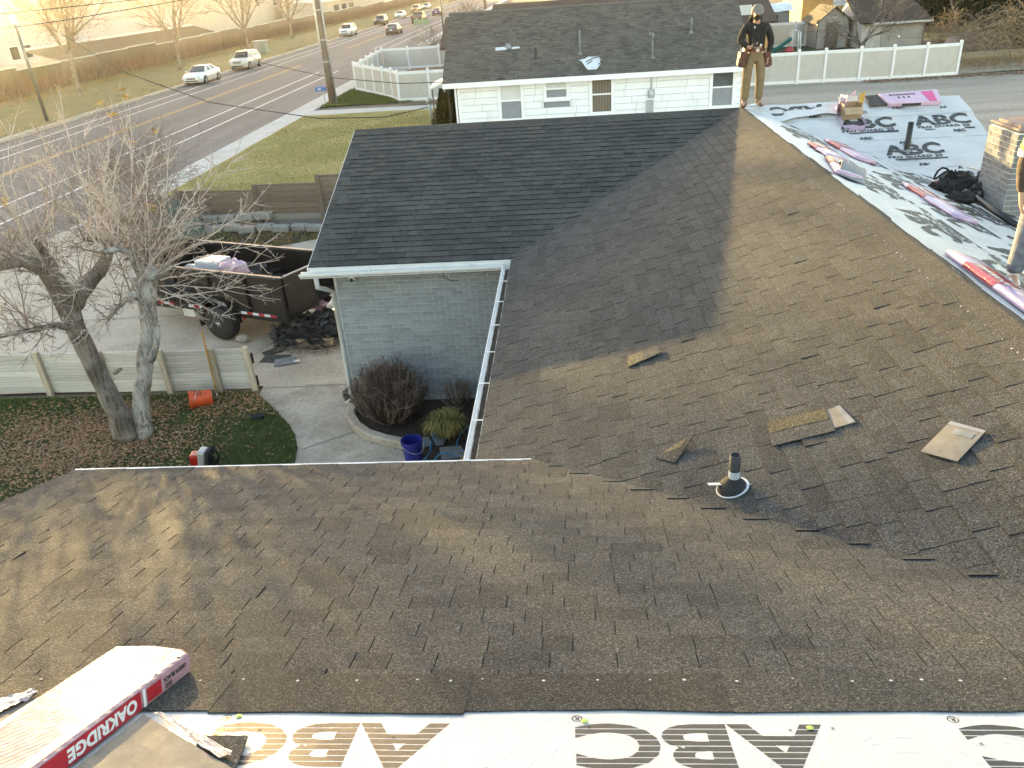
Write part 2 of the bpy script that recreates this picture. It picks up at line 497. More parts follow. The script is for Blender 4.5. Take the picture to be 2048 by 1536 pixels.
# walkway from the pavement to the neighbour's door
mb = MB(); x = -14.62
while x < -5.5:
    k = (x + 14.62) / 9.1
    mb.bb(x + 0.006, min(x + 1.3, -5.2) - 0.006, 45.6 - 0.8 * k, 47.5 - 0.6 * k, -0.05, 0.03); x += 1.3
o = mb.build('path', 'sidewalk_concrete'); o['kind'] = 'structure'
sheet('earth_strip', [(-14.6, 47.5), (-2, 47.1), (-2, 48.9), (-13.9, 48.9)], -0.02, 'earth')
# lawns
def blades(name, region, n, hmin, hmax, mats, lean=0.5, w=0.006, clump=None, z=0.0, label=None, cat='grass', seed=3):
    rnd = random.Random(seed); mb = MB(); k = 0; tries = 0
    x0, x1, y0, y1, inside = region
    while k < n and tries < n * 6:
        tries += 1
        x = rnd.uniform(x0, x1); y = rnd.uniform(y0, y1)
        if not inside(x, y): continue
        if clump and rnd.random() > clump(x, y): continue
        h = rnd.uniform(hmin, hmax); a = rnd.uniform(0, 6.283); l = rnd.uniform(0, lean) * h
        ca, sa = math.cos(a), math.sin(a); b = rnd.uniform(0, 6.283)
        mb.cur = rnd.randrange(len(mats))
        mb.add([(x - ca * w, y - sa * w, z), (x + ca * w, y + sa * w, z), (x + math.cos(b) * l, y + math.sin(b) * l, z + h)], [(0, 1, 2)])
        k += 1
    o = mb.build(name, mats); o['kind'] = 'stuff'
    if label: tag(o, label, cat)
    return o
mb = MB(); mb.grid(lambda u, v: Vector((-14.62 + u * 16.6, 24.6 + v * 21, 0.05 + 0.02 * fbm(u * 9, v * 9))), 40, 40); struct('lawn', mb, 'lawn_far')
sheet('corner_lawn', [(-14.62, 48.9), (-9.0, 48.9), (-14.4, 56.6), (-14.62, 56.6)], 0.02, 'lawn_near')
blades('lawn_grass', (-14.5, -4, 27, 45.0, lambda x, y: y < 45.4 - 0.8 * (x + 14.6) / 9), 60000, 0.02, 0.05, ['dry_grass', 'dry_grass', 'dry_grass'], 0.8, 0.014,
       lambda x, y: 0.35 + 0.6 * (fbm(x * .5, y * .4) * .5 + .5), 0.05, 'yellowing mown grass blades of the neighbouring front lawn')
blades('corner_grass', (-14.6, -9.0, 48.9, 56.6, lambda x, y: (y - 48.9) / 7.7 + (x + 14.5) / 5.6 < 1.0), 9000, 0.05, 0.12, ['grass_blade'], 0.7, 0.02, None, 0.02, 'small green grass triangle beside the white vinyl fence')
# driveway and the concrete walk around the house corner
sheet('driveway', [(-16.1, 12.6), (-3.9, 12.6), (-3.9, 19.0), (-7.0, 21.9), (-8.6, 21.0), (-12.0, 20.4), (-14.7, 23.9), (-16.1, 23.9)], -0.012, 'concrete')
walk = [(-5.66, 12.6), (-5.62, 12.2), (-5.3, 11.85), (-4.99, 11.47), (-4.72, 11.12), (-4.52, 10.79), (-4.36, 10.4), (-4.28, 10.0), (-4.25, 9.5), (-4.25, 6.0), (-2.0, 6.0), (-2.0, 10.0), (-2.40, 10.05), (-2.75, 10.3), (-3.2, 10.5), (-3.58, 10.95), (-3.78, 11.5), (-3.78, 12.6)]
sheet('walkway', walk, -0.004, 'walk_concrete')
def crack(name, a, b, w=0.018, z=0.001):
    mb = MB(); a = Vector((a[0], a[1], z)); b = Vector((b[0], b[1], z)); d = (b - a); n = Vector((-d.y, d.x, 0)).normalized() * w / 2
    k = 14; pts = [a + d * (i / k) + n * random.uniform(-.5, .5) for i in range(k + 1)]
    for p, q in zip(pts, pts[1:]): mb.add([p - n, q - n, q + n, p + n], [(0, 1, 2, 3)])
    mb.build(name, 'stain')['kind'] = 'structure'
crack('pavement_joint', (-5.6, 12.48), (-3.8, 12.55), z=0.0015)
crack('pavement_joint', (-4.28, 10.35), (-3.5, 10.9))
crack('pavement_joint', (-4.25, 8.6), (-2.5, 8.7))
crack('pavement_joint', (-6.6, 13.0), (-6.0, 15.0), z=-0.006)
crack('pavement_joint', (-11.0, 12.7), (-10.2, 20.6), z=-0.006)
crack('pavement_joint', (-15.8, 16.0), (-4.0, 16.4), z=-0.006)
# near lawn
def in_lawn(x, y):
    if y > 12.36: return False
    pts = walk[:10]
    for (xa, ya), (xb, yb) in zip(pts, pts[1:]):
        if yb <= y <= ya:
            return x < xa + (xb - xa) * (ya - y) / max(1e-6, ya - yb)
    return x < -4.25
lawn_pts = [(-22, 12.36), (-5.64, 12.36)] + walk[1:10] + [(-4.25, 4), (-22, 4)]
sheet('near_lawn', lawn_pts, 0.004, 'lawn_near')
def leafy(x, y):
    d = math.hypot((x + 8.3) / 2.3, (y - 10.6) / 1.5)
    return max(0.0, min(1.0, 1.45 - d)) 
blades('near_grass', (-12.5, -4.2, 8.6, 12.36, in_lawn), 60000, 0.03, 0.075, ['grass_blade'], 0.8, 0.006, lambda x, y: 1.0 - 0.75 * leafy(x, y), 0.004, 'short dark green grass of the small lawn below the bare tree')

def leaves(name, n, place, mats, size, label, seed=5, z=0.01):
    rnd = random.Random(seed); mb = MB(); k = 0; tr = 0
    while k < n and tr < n * 12:
        tr += 1
        p = place(rnd)
        if p is None: continue
        x, y, zz = p
        s = rnd.uniform(.6, 1.3) * size; a = rnd.uniform(0, 6.283); t = rnd.uniform(-.6, .6); t2 = rnd.uniform(-.5, .5)
        u = Vector((math.cos(a), math.sin(a), t * .6)) * s; v = Vector((-math.sin(a), math.cos(a), t2)) * s * .34
        c = Vector((x, y, zz + rnd.uniform(.0, .03)))
        mb.cur = rnd.randrange(len(mats))
        up = Vector((0, 0, s * .22))
        mb.add([c - u, c - v + up, c + u, c + v + up * .6], [(0, 1, 2), (0, 2, 3)]); k += 1
    o = mb.build(name, mats); o['kind'] = 'stuff'; tag(o, label, 'leaves')
def pl(rnd):
    x = rnd.uniform(-12.5, -4.3); y = rnd.uniform(8.4, 12.35)
    if not in_lawn(x, y): return None
    d = math.hypot((x + 8.2) / 2.6, (y - 10.7) / 1.7)
    pr = max(0.02, 1.12 - d) * (0.55 + 0.6 * fbm(x * 1.3, y * 1.3))
    if x > -6.6: pr = max(pr, 0.42 * max(0, 1 - abs(y - (11.9 + (x + 6) * .25)) / .8))
    return (x, y, 0.02) if rnd.random() < pr else None
leaves('fallen_leaves', 12000, pl, ['dry_leaf', 'dry_leaf', 'dry_leaf', 'twig_tan'], 0.034, 'brown fallen leaves strewn over the small lawn below the bare tree')
def pl2(rnd):
    y = rnd.uniform(40, 190); r = rnd.random()
    x = -42.2 + abs(rnd.gauss(0, 1.6)) if r < .55 else (KX0 - .45 + rnd.gauss(0, .45) if r < .75 else rnd.uniform(-42, -30.6))
    if x > KX0 - .1 and y > 66: return None
    return (x, y, 0.16)
leaves('verge_leaves', 9000, pl2, ['yellow_leaf', 'dry_leaf', 'twig_tan'], 0.11, 'yellow brown leaves drifted along the far verge and its fence', 9, 0.2)
sheet('bounce_sheet', [(-4.6, 19.7), (9.5, 19.7), (9.5, 33.9), (-4.6, 33.9)], 0.075, 'sidewalk_concrete')  # unseen pale paving, added to bounce light up onto the neighbour's white wall
# dirt yard right of the house
mb = MB(); mb.grid(lambda u, v: Vector((6.5 + u * 60, 10 + v * 38, 0.0 + 0.03 * fbm(u * 12, v * 8))), 40, 40); struct('dirt_yard', mb, 'dirt')
mb = MB(); mb.grid(lambda u, v: Vector((10 + u * 40, 47.3 + v * 30, 0.02)), 4, 4); struct('back_yard', mb, 'lawn_near')

# ================================================================== HOUSE
S = 0.3329
XE, XR, YF, YN, YFR, YNR, XLF, XLN = -0.880, 3.191, 11.394, 5.594, 15.433, 2.089, -4.003, -4.386
ZE, ZN, ZR = 2.600, 2.778, 3.945
XRR = 7.02                                # right rake of the right wing
house = thing('house', 'grey brick house being re-roofed with dark shingles and white underlayment', 'house', (1.0, 9.0, 0.0))
L = math.sqrt(1 + S * S)
Vv = lambda x, y, z: Vector((x, y, z))

class Slope:
    def __init__(s, O, U, V):
        s.O = Vector(O); s.U = nrm(U); s.V = nrm(V); s.N = s.U.cross(s.V).normalized()
        if s.N.z < 0: s.N = -s.N
    def p(s, u, v, h=0.0): return s.O + s.U * u + s.V * v + s.N * h
    def uv(s, P): d = Vector(P) - s.O; return d.dot(s.U), d.dot(s.V)
near_s = Slope((XLN, YN, ZN), (1, 0, 0), (0, -1, S))
main_s = Slope((XE, YF, ZE), (0, -1, 0), (1, 0, S))
far_s = Slope((XLF, YF, ZE), (1, 0, 0), (0, 1, S))
right_s = Slope((XR, YFR, ZR), (0, -1, 0), (1, 0, -S))       # v runs DOWN the slope
rwing_s = Slope((XR, YFR, ZR), (1, 0, 0), (0, -1, -S))       # v runs DOWN the slope

def fold(sl, other, A, B):
    """map (u,v,h) on slope sl; beyond the valley A-B wrap onto the other slope"""
    a = Vector(sl.uv(A)); b = Vector(sl.uv(B)); d = (b - a).normalized(); n = Vector((-d.y, d.x))
    if (Vector(sl.uv(sl.O + sl.U * 1.0)) - a).dot(n) > 0 and True: pass
    A = Vector(A); D = (Vector(B) - A).normalized()
    W = other.N.cross(D).normalized()
    return a, d, n, A, D, W

def make_fold(sl, other, A, B, inside_pt):
    a, d, n, A, D, W = fold(sl, other, A, B)
    q = Vector(sl.uv(inside_pt)) - a
    if q.dot(n) > 0: n = -n                      # n points OUT of the slope, over the valley
    if W.dot(Vector(inside_pt) - A) > 0: W = -W   # W points away from the slope too
    def f(u, v, h):
        q = Vector((u, v)) - a; t = q.dot(d); w = q.dot(n)
        if w <= 0: return sl.p(u, v, h)
        return A + D * t + W * w + other.N * (h + 0.004)
    def dist(u, v): return (Vector((u, v)) - a).dot(n)
    return f, dist
VA1, VB1 = Vv(XE, YF, ZE), Vv(XR, YFR, ZR)                     # far valley
VA2, VB2 = Vv(XE + (ZN - ZE) / S, YN, ZN), Vv(XR, YNR, ZR)     # near valley
main_fold, main_dist = make_fold(main_s, near_s, VA2, VB2, Vv(0, 9, ZE + S * .88))
far_fold, far_dist = make_fold(far_s, main_s, VA1, VB1, Vv(-3, 13, ZE + S * 1.6))

# roof decks (the sheet below the shingles), one part per slope
def deck(name, pts, mat='shingle_strip', th=0.06, parent=house):
    mb = MB(); pts = [Vector(p) for p in pts]
    n = (pts[1] - pts[0]).cross(pts[2] - pts[0]).normalized()
    if n.z < 0: n = -n; pts = pts[::-1]
    mb.prism([p - n * th for p in pts], th - 0.001, n)
    return mb.build(name, mat, parent)
YTOP = -2.0
near_deck = deck('roof_slope', [(XLN, YN, ZN), (VA2.x, YN, ZN), (XR, YNR, ZR), (XR + 3.5, YNR, ZR), (XR + 3.5, YTOP, ZN + S * (YN - YTOP)), (XLN, YTOP, ZN + S * (YN - YTOP))])
main_deck = deck('roof_slope', [(XE, YF, ZE), (XE, YN - .1, ZE), (VA2.x - .02, YN - .1, ZN - .007), VA2, (XR, YNR, ZR), (XR, YFR, ZR)])
far_deck = deck('roof_slope', [(XLF, YF, ZE), VA1, VB1, (XLF, YFR, ZR)])
deck('roof_slope', [(XLF, YFR, ZR), (XRR, YFR, ZR), (XRR, YFR + 4.04, ZE), (XLF, YFR + 4.04, ZE)])
near_deck['label'] = 'near slope of brown grey shingles'; main_deck['label'] = 'slope of shingles facing the street'; far_deck['label'] = 'dark shaded slope of the garage wing'

cam_p = Vector((0, 0, 6.4)); CM = camera.matrix_world.to_3x3()
def px(P):
    q = CM.transposed() @ (Vector(P) - cam_p)
    if q.z > -0.05: return (-9e3, -9e3)
    return (1024 + 1589.7 * q.x / -q.z, 768 - 1589.7 * q.y / -q.z)
WID = [0.13, 0.16, 0.20, 0.24, 0.28, 0.33]
EXP = 0.1425
tiles = []     # (area, slope, deck, u0, u1, v0, h, tint, fold)
def lay(sl, dk, vmax, interval, rnd, foldfn=None, distfn=None, over=0.04, vmin=0.0):
    nc = int(round((vmax - vmin) / EXP))
    for i in range(nc):
        v0 = vmin + i * EXP
        if v0 > vmax - 0.05: break
        iv = interval(v0 + EXP * .5)
        if iv is None: continue
        ua, ub = iv
        u = ua - rnd.uniform(0, .2); hi = rnd.random() < .5
        cut = ub + (over + rnd.uniform(-.03, .03) if foldfn else 0)
        tint = rnd.random()
        while u < cut - 0.01:
            w = rnd.choice(WID)
            e = u + w
            a = max(u, ua); b = min(e, cut)
            hi = (not hi) if rnd.random() < .8 else hi
            tint = (tint * .35 + rnd.random() * .65) 
            if b - a > 0.02:
                whole = (a == u and b == e) and not (foldfn and max(distfn(b, v0), distfn(b, v0 + EXP), distfn(a, v0), distfn(a, v0 + EXP)) > -0.02)
                hb = ((0.0100 if hi else 0.0070) if sl is near_s else (0.0135 if hi else 0.0105)) if sl is not far_s else (0.0165 if hi else 0.0125)
                if not whole and foldfn: hb *= .5
                lift = rnd.uniform(0.003, .007) if rnd.random() < .02 else 0
                P0 = px(sl.p(a, v0)); P1 = px(sl.p(b, v0)); P2 = px(sl.p(a, v0 + EXP)); P3 = px(sl.p(b, v0 + EXP))
                ar = abs((P3[0] - P0[0]) * (P2[1] - P1[1]) - (P2[0] - P1[0]) * (P3[1] - P0[1])) / 2
                cxp = (P0[0] + P3[0]) / 2; cyp = (P0[1] + P3[1]) / 2
                if not (0 < cxp < 2048 and 0 < cyp < 1536): ar = 0
                tiles.append((ar if whole else 0, sl, dk, a, b, v0, hb + lift, tint, foldfn, bool(foldfn) and not whole))
            u = e
rnd = random.Random(21)
NV = (YN - YNR) * L; MV = (XR - XE) * L; FV = (YFR - YF) * L
STRIP = 0.20
def near_iv(v):
    k = v / NV; return (0.0, (VA2.x + (XR - VA2.x) * k) - XLN + .22)
def main_iv(v):
    x = XE + v / L
    y1 = YF + (YFR - YF) * ((x - XE) / (XR - XE))
    if x < VA2.x: return (YF - y1 - .2, YF - (YN + .0))
    k = (x - VA2.x) / (XR - VA2.x); return (YF - y1 - .2, YF - (YN + (YNR - YN) * k))
def far_iv(v):
    return (0.0, XE + (XR - XE) * v / FV - XLF)
lay(near_s, near_deck, NV - STRIP, near_iv, rnd)
lay(main_s, main_deck, MV - STRIP, lambda v: (main_iv(v)[0], main_iv(v)[1] + .2), rnd)
lay(far_s, far_deck, FV - 0.10, far_iv, rnd, far_fold, far_dist, 0.09)
for t_ in range(len(tiles)): pass
order = sorted(range(len(tiles)), key=lambda i: -tiles[i][0])
solo = set(i for i in order[:300] if tiles[i][0] > 100)
tile_mesh = {}
def tile_geo(mb, P, w0, w1, v0, h, g=0.0024, edge=1):
    a, b = w0 + g, w1 - g
    k0 = len(mb.mi)
    mb.add([P(a, v0, -.001), P(b, v0, -.001), P(b, v0 + EXP + .035, .0005), P(a, v0 + EXP + .035, .0005),
            P(a, v0, h), P(b, v0, h), P(b, v0 + EXP + .035, .0025), P(a, v0 + EXP + .035, .0025)],
           [(4, 5, 6, 7), (0, 1, 5, 4), (1, 2, 6, 5), (3, 0, 4, 7)])
    mb.mi[k0 + 1:] = [edge] * 3
rest = {}
hl = house.location
for i, (ar, sl, dk, a, b, v0, h, tint, ff, fl) in enumerate(tiles):
    if i in solo:
        key = (round(b - a, 3), round(h * 500))
        if key not in tile_mesh:
            mb = MB(); tile_geo(mb, lambda u, v, hh: Vector((u, v, hh)), 0.0, key[0], 0.0, key[1] / 500.0)
            tile_mesh[key] = mb.mesh('shingle', ['shingle', 'asphalt_edge'])
        o = bpy.data.objects.new('shingle', tile_mesh[key]); COL.objects.link(o); o.parent = dk
        mt = Matrix((sl.U, sl.V, sl.N)).transposed().to_4x4()
        mt.translation = sl.p(a, v0) - hl
        if mt.determinant() < 0:
            U = -sl.U; mt = Matrix((U, sl.V, sl.N)).transposed().to_4x4(); mt.translation = sl.p(b, v0) - hl
        o.matrix_local = mt
    else:
        mb = rest.setdefault(id(dk), (dk, MB()))[1]
        mb.tint = tint
        P = ff if ff else sl.p
        tile_geo(mb, P, a, b, v0, h, edge=0 if (ff and fl) else 1)
for dk, mb in rest.values():
    mb.build('shingle', ['shingle', 'asphalt_edge'], dk, kind='stuff')

# cut ends of the street slope's courses lapping over the valley
rv = random.Random(31)
for k in range(15):
    t = .06 + k * .062
    c = VA2.lerp(VB2, t); u, v = near_s.uv(c); w = rv.uniform(.13, .22); d = rv.uniform(.012, .035); hh = rv.uniform(.012, .017)
    q = MB(); a, b = u - w * .75, u + w * .35
    q.add([near_s.p(a, v - .02, .004), near_s.p(b, v - .03, .004), near_s.p(b, v + d, .004), near_s.p(a, v + d * .7, .004), near_s.p(a, v - .02, .009), near_s.p(b, v - .03, .009), near_s.p(b, v + d, hh), near_s.p(a, v + d * .7, hh)],
          [(4, 5, 6, 7), (1, 2, 6, 5), (2, 3, 7, 6), (3, 0, 4, 7), (0, 1, 5, 4)])
    q.mi[1:] = [1, 1, 1, 1]
    q.build('shingle', ['shingle', 'asphalt_edge'], main_deck)

# top strips along the ridges, bent a little over the ridge
def ridge_strip(A, B, down, over, dk, wob, seed):
    """A-B ridge line; down / over unit vectors down the two sides"""
    rnd = random.Random(seed)
    A = Vector(A); B = Vector(B); D = (B - A); Ln = D.length; D.normalize(); t = 0.0
    while t < Ln - .05:
        e = min(t + 0.985, Ln)
        mb = MB(); mb.tint = rnd.random()
        ov = 0.045 + rnd.uniform(-.012, .02)
        n = down.cross(D); n = n if n.z > 0 else -n
        def fn(u, v, t=t, e=e, ov=ov, n=n):
            s_ = t + (e - t) * u + .0015
            c = A + D * s_
            w = (STRIP + .02) + ov + wob * fbm(s_ * 1.7, seed + 3)
            d_ = (STRIP + .02) - w * v
            lift = 0.0085 + 0.002 * u + 0.0015 * fbm(s_ * 2.2, seed)
            if d_ >= 0: return c + down * d_ + n * lift
            return c + (over * .6 - down * .4) * (-d_) + n * lift
        mb.grid(fn, 12, 9)
        o = mb.build('ridge_strip', 'shingle_strip', dk)
        sm = o.modifiers.new('thick', 'SOLIDIFY'); sm.thickness = 0.005; sm.offset = -1
        t = e
dn_near = Vector((0, 1, -S)).normalized()
ridge_strip((XLN, YNR, ZR), (XR, YNR, ZR), dn_near, -dn_near, near_deck, 0.012, 4)
dn_main = Vector((-1, 0, -S)).normalized(); dn_right = Vector((1, 0, -S)).normalized()
ridge_strip((XR, YNR + .1, ZR), (XR, YFR, ZR), dn_main, dn_right, main_deck, 0.02, 11)
dn_far = Vector((0, -1, -S)).normalized(); dn_farb = Vector((0, 1, -S)).normalized()
ridge_strip((XLF + .45, YFR, ZR), (XR, YFR, ZR), dn_far, dn_farb, far_deck, 0.02, 17)

# nail heads along the strips
mb = MB(); rn = random.Random(2)
def nail(c, n, r=0.006):
    a = n.orthogonal().normalized(); b = n.cross(a)
    mb.add([c + n * .003] + [c + (a * math.cos(k) + b * math.sin(k)) * r for k in (0, 1.05, 2.09, 3.14, 4.19, 5.24)], [(0, 1 + k, 1 + (k + 1) % 6) for k in range(6)])
x = XLN
while x < XR:
    nail(Vv(x, YNR, ZR) + dn_near * (STRIP - .03 + rn.uniform(-.012, .012)) + near_s.N * .016, near_s.N, rn.uniform(.004, .008)); x += rn.uniform(.10, .26)
y = YNR
while y < YFR:
    nail(Vv(XR, y, ZR) + dn_main * (STRIP + rn.uniform(-.012, .012)) + main_s.N * .016, main_s.N, rn.uniform(.004, .008)); y += rn.uniform(.05, .2)
mb.build('nail_heads', 'cardboard_light', near_deck, kind='stuff')

# underlayment sheets with print
def cloth(name, sl, u0, u1, v0, v1, inside, nu, nv, amp, seed, parent=house):
    mb = MB()
    def fn(a, b):
        u = u0 + (u1 - u0) * a; v = v0 + (v1 - v0) * b
        if inside: u, v = inside(u, v)
        h = 0.006 + amp * max(0, fbm(u * 2.3, v * 3.1, seed) + .25) * 1.2 + amp * .7 * max(0, fbm(u * .9 + v * 5, v * 1.3, seed + 5))
        return sl.p(u, v, h)
    mb.grid(fn, nu, nv)
    return mb.build(name, 'underlayment', parent, smooth=True)
u_near = cloth('underlayment', near_s, 0.0, XR + 3.4 - XLN, NV + .01, (YN - YTOP) * L, None, 150, 60, 0.0012, 3.0)
RV = 4.3
right_deck = deck('roof_slope', [(XR, YFR, ZR), (XR, YNR + .05, ZR), (XR + 4.07, YNR + .05, ZE - .02), (XR + 4.07, YF, ZE - .02)], 'deck_wood')
def right_in(u, v):
    umin = v / L          # valley with the right wing
    return (max(u, umin), v)
u_right = cloth('underlayment', right_s, 0.0, YFR - YNR - .05, 0.012, RV, right_in, 190, 70, 0.018, 8.0)
rw_deck = deck('roof_slope', [(XR, YFR, ZR), (XRR, YFR, ZR), (XRR, YF, ZE), (XR + 4.07, YF, ZE)], 'deck_wood')
def rw_in(u, v):
    umin = v / L
    return (min(max(u, umin), XRR - XR + .0), v)
u_rw = cloth('underlayment', rwing_s, 0.0, XRR - XR, -0.01, FV, rw_in, 90, 90, 0.022, 12.0)
# the loose flap of underlayment lifted beside the far ridge
mb = MB()
mb.grid(lambda a, b: rwing_s.p(0.15 + a * 1.75, 0.22 + 0.42 * b * (1 - .35 * a) + .05 * math.sin(a * 7), 0.018 + 0.05 * math.sin(math.pi * a) * b + .01 * math.sin(a * 20)), 30, 8)
mb.build('underlayment', 'underlayment', house, smooth=True)

# lettering
def text_mesh(body, size, bold=0.0, stripes=0, spacing=1.0):
    c = bpy.data.curves.new('t', 'FONT'); c.body = body; c.size = size; c.offset = bold; c.align_x = 'LEFT'; c.space_character = spacing
    c.resolution_u = 4
    o = bpy.data.objects.new('t', c); COL.objects.link(o)
    dg = bpy.context.evaluated_depsgraph_get(); dg.update()
    me = bpy.data.meshes.new_from_object(o.evaluated_get(dg))
    bpy.data.objects.remove(o); bpy.data.curves.remove(c)
    bm = bmesh.new(); bm.from_mesh(me); bpy.data.meshes.remove(me)
    bmesh.ops.triangulate(bm, faces=bm.faces[:])
    if stripes:
        y0 = min(v.co.y for v in bm.verts); y1 = max(v.co.y for v in bm.verts); H = y1 - y0
        for k in range(1, stripes):
            yc = y0 + H * k / stripes; g = H / stripes * 0.085
            for yy in (yc - g, yc + g):
                bmesh.ops.bisect_plane(bm, geom=bm.verts[:] + bm.edges[:] + bm.faces[:], plane_co=(0, yy, 0), plane_no=(0, 1, 0))
            dele = [f for f in bm.faces if yc - g < f.calc_center_median().y < yc + g]
            bmesh.ops.delete(bm, geom=dele, context='FACES')
    if size > .3:
        for ax, k in ((0, .07), (1, .05)):
            lo = min(v.co[ax] for v in bm.verts); hi = max(v.co[ax] for v in bm.verts); c_ = lo + k
            while c_ < hi:
                co = [0, 0, 0]; co[ax] = c_; no = [0, 0, 0]; no[ax] = 1
                bmesh.ops.bisect_plane(bm, geom=bm.verts[:] + bm.edges[:] + bm.faces[:], plane_co=co, plane_no=no); c_ += k
    vs = [v.co.copy() for v in bm.verts]; bm.verts.index_update()
    fs = [tuple(v.index for v in f.verts) for f in bm.faces]; bm.free()
    return vs, fs
TX = {}
def text(body, size, bold=0.0, stripes=0, spacing=1.0):
    k = (body, size, bold, stripes, spacing)
    if k not in TX: TX[k] = text_mesh(*k)
    return TX[k]
def rect(mb, P, x0, x1, y0, y1): mb.add([P(x0, y0), P(x1, y0), P(x1, y1), P(x0, y1)], [(0, 1, 2, 3)])
def put_text(mb, T, P):
    vs, fs = T; mb.add([P(v.x, v.y) for v in vs], fs)
def abc_block(P, big, small=True):
    """P(x,y) maps print coordinates (m) onto the sheet"""
    put_text(big, text('ABC', 0.50, 0.020, 7, 1.04), lambda x, y: P(x * 1.15, y))
    if small:
        put_text(big, text('PRO GUARD 20', 0.125, 0.005, 0, 1.12), lambda x, y: P(x * 1.12 - .02, y - .135))
        rect(big, P, 0.10, 1.12, -0.215, -0.165)
def tiny(P, big): put_text(big, text('ABC', 0.105, 0.006, 0, 1.1), lambda x, y: P(x * 1.2, y))
def sheet_h(seed, amp):
    return lambda u, v: 0.0075 + amp * max(0, fbm(u * 2.3, v * 3.1, seed) + .25) * 1.2 + amp * .7 * max(0, fbm(u * .9 + v * 5, v * 1.3, seed + 5))
# near sheet: laid to be read from the eave, so upside down for the viewer
h3 = sheet_h(3.0, .0012)
ABCB = text('ABC', 0.50, 0.017, 8, 1.04)
bx0 = min(v.x for v in ABCB[0]); bx1 = max(v.x for v in ABCB[0]); by0 = min(v.y for v in ABCB[0]); by1 = max(v.y for v in ABCB[0])
for k in range(-3, 3):
    mb = MB()
    def P(x, y, u0=0.828 - XLN + k * 1.317):
        u = u0 - x; v = 3.806 + y
        return near_s.p(u, v, h3(u, v) - .0009)
    put_text(mb, ABCB, lambda x, y: P((x - bx0) / (bx1 - bx0) * .862, (y - by0) / (by1 - by0) * .262))
    rect(mb, P, .86, .95, .262, .285)
    for j in range(16):
        a0, a1 = j * 6.283 / 16, (j + 1) * 6.283 / 16
        mb.add([P(.855 + r_ * math.cos(t), -.030 + r_ * math.sin(t)) for r_, t in ((.0155, a0), (.020, a0), (.020, a1), (.0155, a1))], [(0, 1, 2, 3)])
    put_text(mb, text('R', 0.028, 0.001), lambda x, y: P(x + .846, y - .040))
    mb.build('print', 'print_black', u_near)
mb = MB(); rq = random.Random(5)
for k in range(26):
    u = rq.uniform(1.5, 6.2); v = rq.uniform(3.76, 4.3)
    for d in (0.6, 2.2): rect(mb, lambda x, y, u=u, v=v, d=d: near_s.p(u + x * math.cos(d) - y * math.sin(d), v + x * math.sin(d) + y * math.cos(d), h3(u, v) + .002), -.008, .008, -.0015, .0015)
mb.build('print_ticks', 'print_black', u_near, kind='stuff')
def on(pxx, pyy, sl):
    d = CM @ Vector((pxx - 1024, 768 - pyy, -1589.7)); return cam_p + d * ((sl.O - cam_p).dot(sl.N) / d.dot(sl.N))
simple('washer_green', (0.45, 0.60, 0.12), .4)
for pp in ((1169, 1447), (1620, 1461), (478, 1437)):
    u, v = near_s.uv(on(*pp, near_s))
    mbc = MB(); c = near_s.p(u, v, h3(u, v) + .003); n = near_s.N; a = n.orthogonal().normalized(); b = n.cross(a)
    mbc.add([c + n * .004] + [c + (a * math.cos(k * .5236) + b * math.sin(k * .5236)) * .013 for k in range(12)], [(0, 1 + k, 1 + (k + 1) % 12) for k in range(12)])
    mbc.build('cap_nail', 'washer_green', u_near)
# right wing sheet: reads upright
h12 = sheet_h(12.0, .022)
for (x0, vr) in ((1.55, 0.98), (2.80, 0.98), (2.05, 1.90), (3.05, 1.86), (0.35, .40), (1.4, 2.75), (2.6, 2.8)):
    def P(x, y, x0=x0, vr=vr):
        u = x0 + x * .80; v = vr - y * .86
        return rwing_s.p(u, v, h12(u, v) + .004)
    if x0 + .95 > XRR - XR + .12: continue
    mb = MB()
    if vr < .5: put_text(mb, text('ABC', 0.50, 0.020, 7, 1.04), lambda x, y: P(1.3 - x * 1.15, .35 - y))
    else: abc_block(P, mb)
    mb.build('print', 'print_black', u_rw)
for (x0, vr) in ((2.55, .42), (3.35, .46), (1.75, 1.38), (2.35, 1.55), (3.3, 1.28), (2.45, 2.25), (3.0, 2.4), (1.9, .50), (1.1, .52)):
    mb = MB(); tiny(lambda x, y, x0=x0, vr=vr: rwing_s.p(x0 + x * .8, vr - y, h12(x0, vr) + .005), mb); mb.build('print', 'print_black', u_rw)
for v in (0.66, 1.42, 2.33):
    mb = MB(); rect(mb, lambda x, y, v=v: rwing_s.p(max(v / L, .1) + x, v + y + .004 * math.sin(x * 9), h12(max(v / L, .1) + x, v + y) + .004), 0.6, XRR - XR - max(v / L, .1) - .02, 0, .006); mb.build('seam_line', 'print_black', u_rw)
# right slope sheet: rows along the ridge, letters read from the right
h8 = sheet_h(8.0, .018)
for row, vr in enumerate((0.52, 1.25, 1.98, 2.72)):
    for k in range(7):
        ux = 1.2 + k * 1.72 + (row * .75) % 1.7
        def P(x, y, ux=ux, vr=vr):
            u = ux + 1.3 - x; v = vr - .36 + y
            u = max(u, v / L + .02)
            return right_s.p(ux + x, vr + .25 - y, h8(ux + x, vr + .25 - y) + .004)
        if ux < vr / L + .7: continue
        mb = MB(); abc_block(P, mb); mb.build('print', 'print_black', u_right); mb = MB()
        tiny(lambda x, y, ux=ux, vr=vr: right_s.p(ux + 1.35 + x, vr + .46 - y, h8(ux + 1.35, vr + .46) + .005), mb); mb.build('print', 'print_black', u_right)
for v in (0.95, 1.86, 2.8):
    mb = MB(); rect(mb, lambda x, y, v=v: right_s.p(v / L + .2 + x, v + y, h8(v / L + .2 + x, v + y) + .004), 0, 9.5, 0, .006); mb.build('seam_line', 'print_black', u_right)

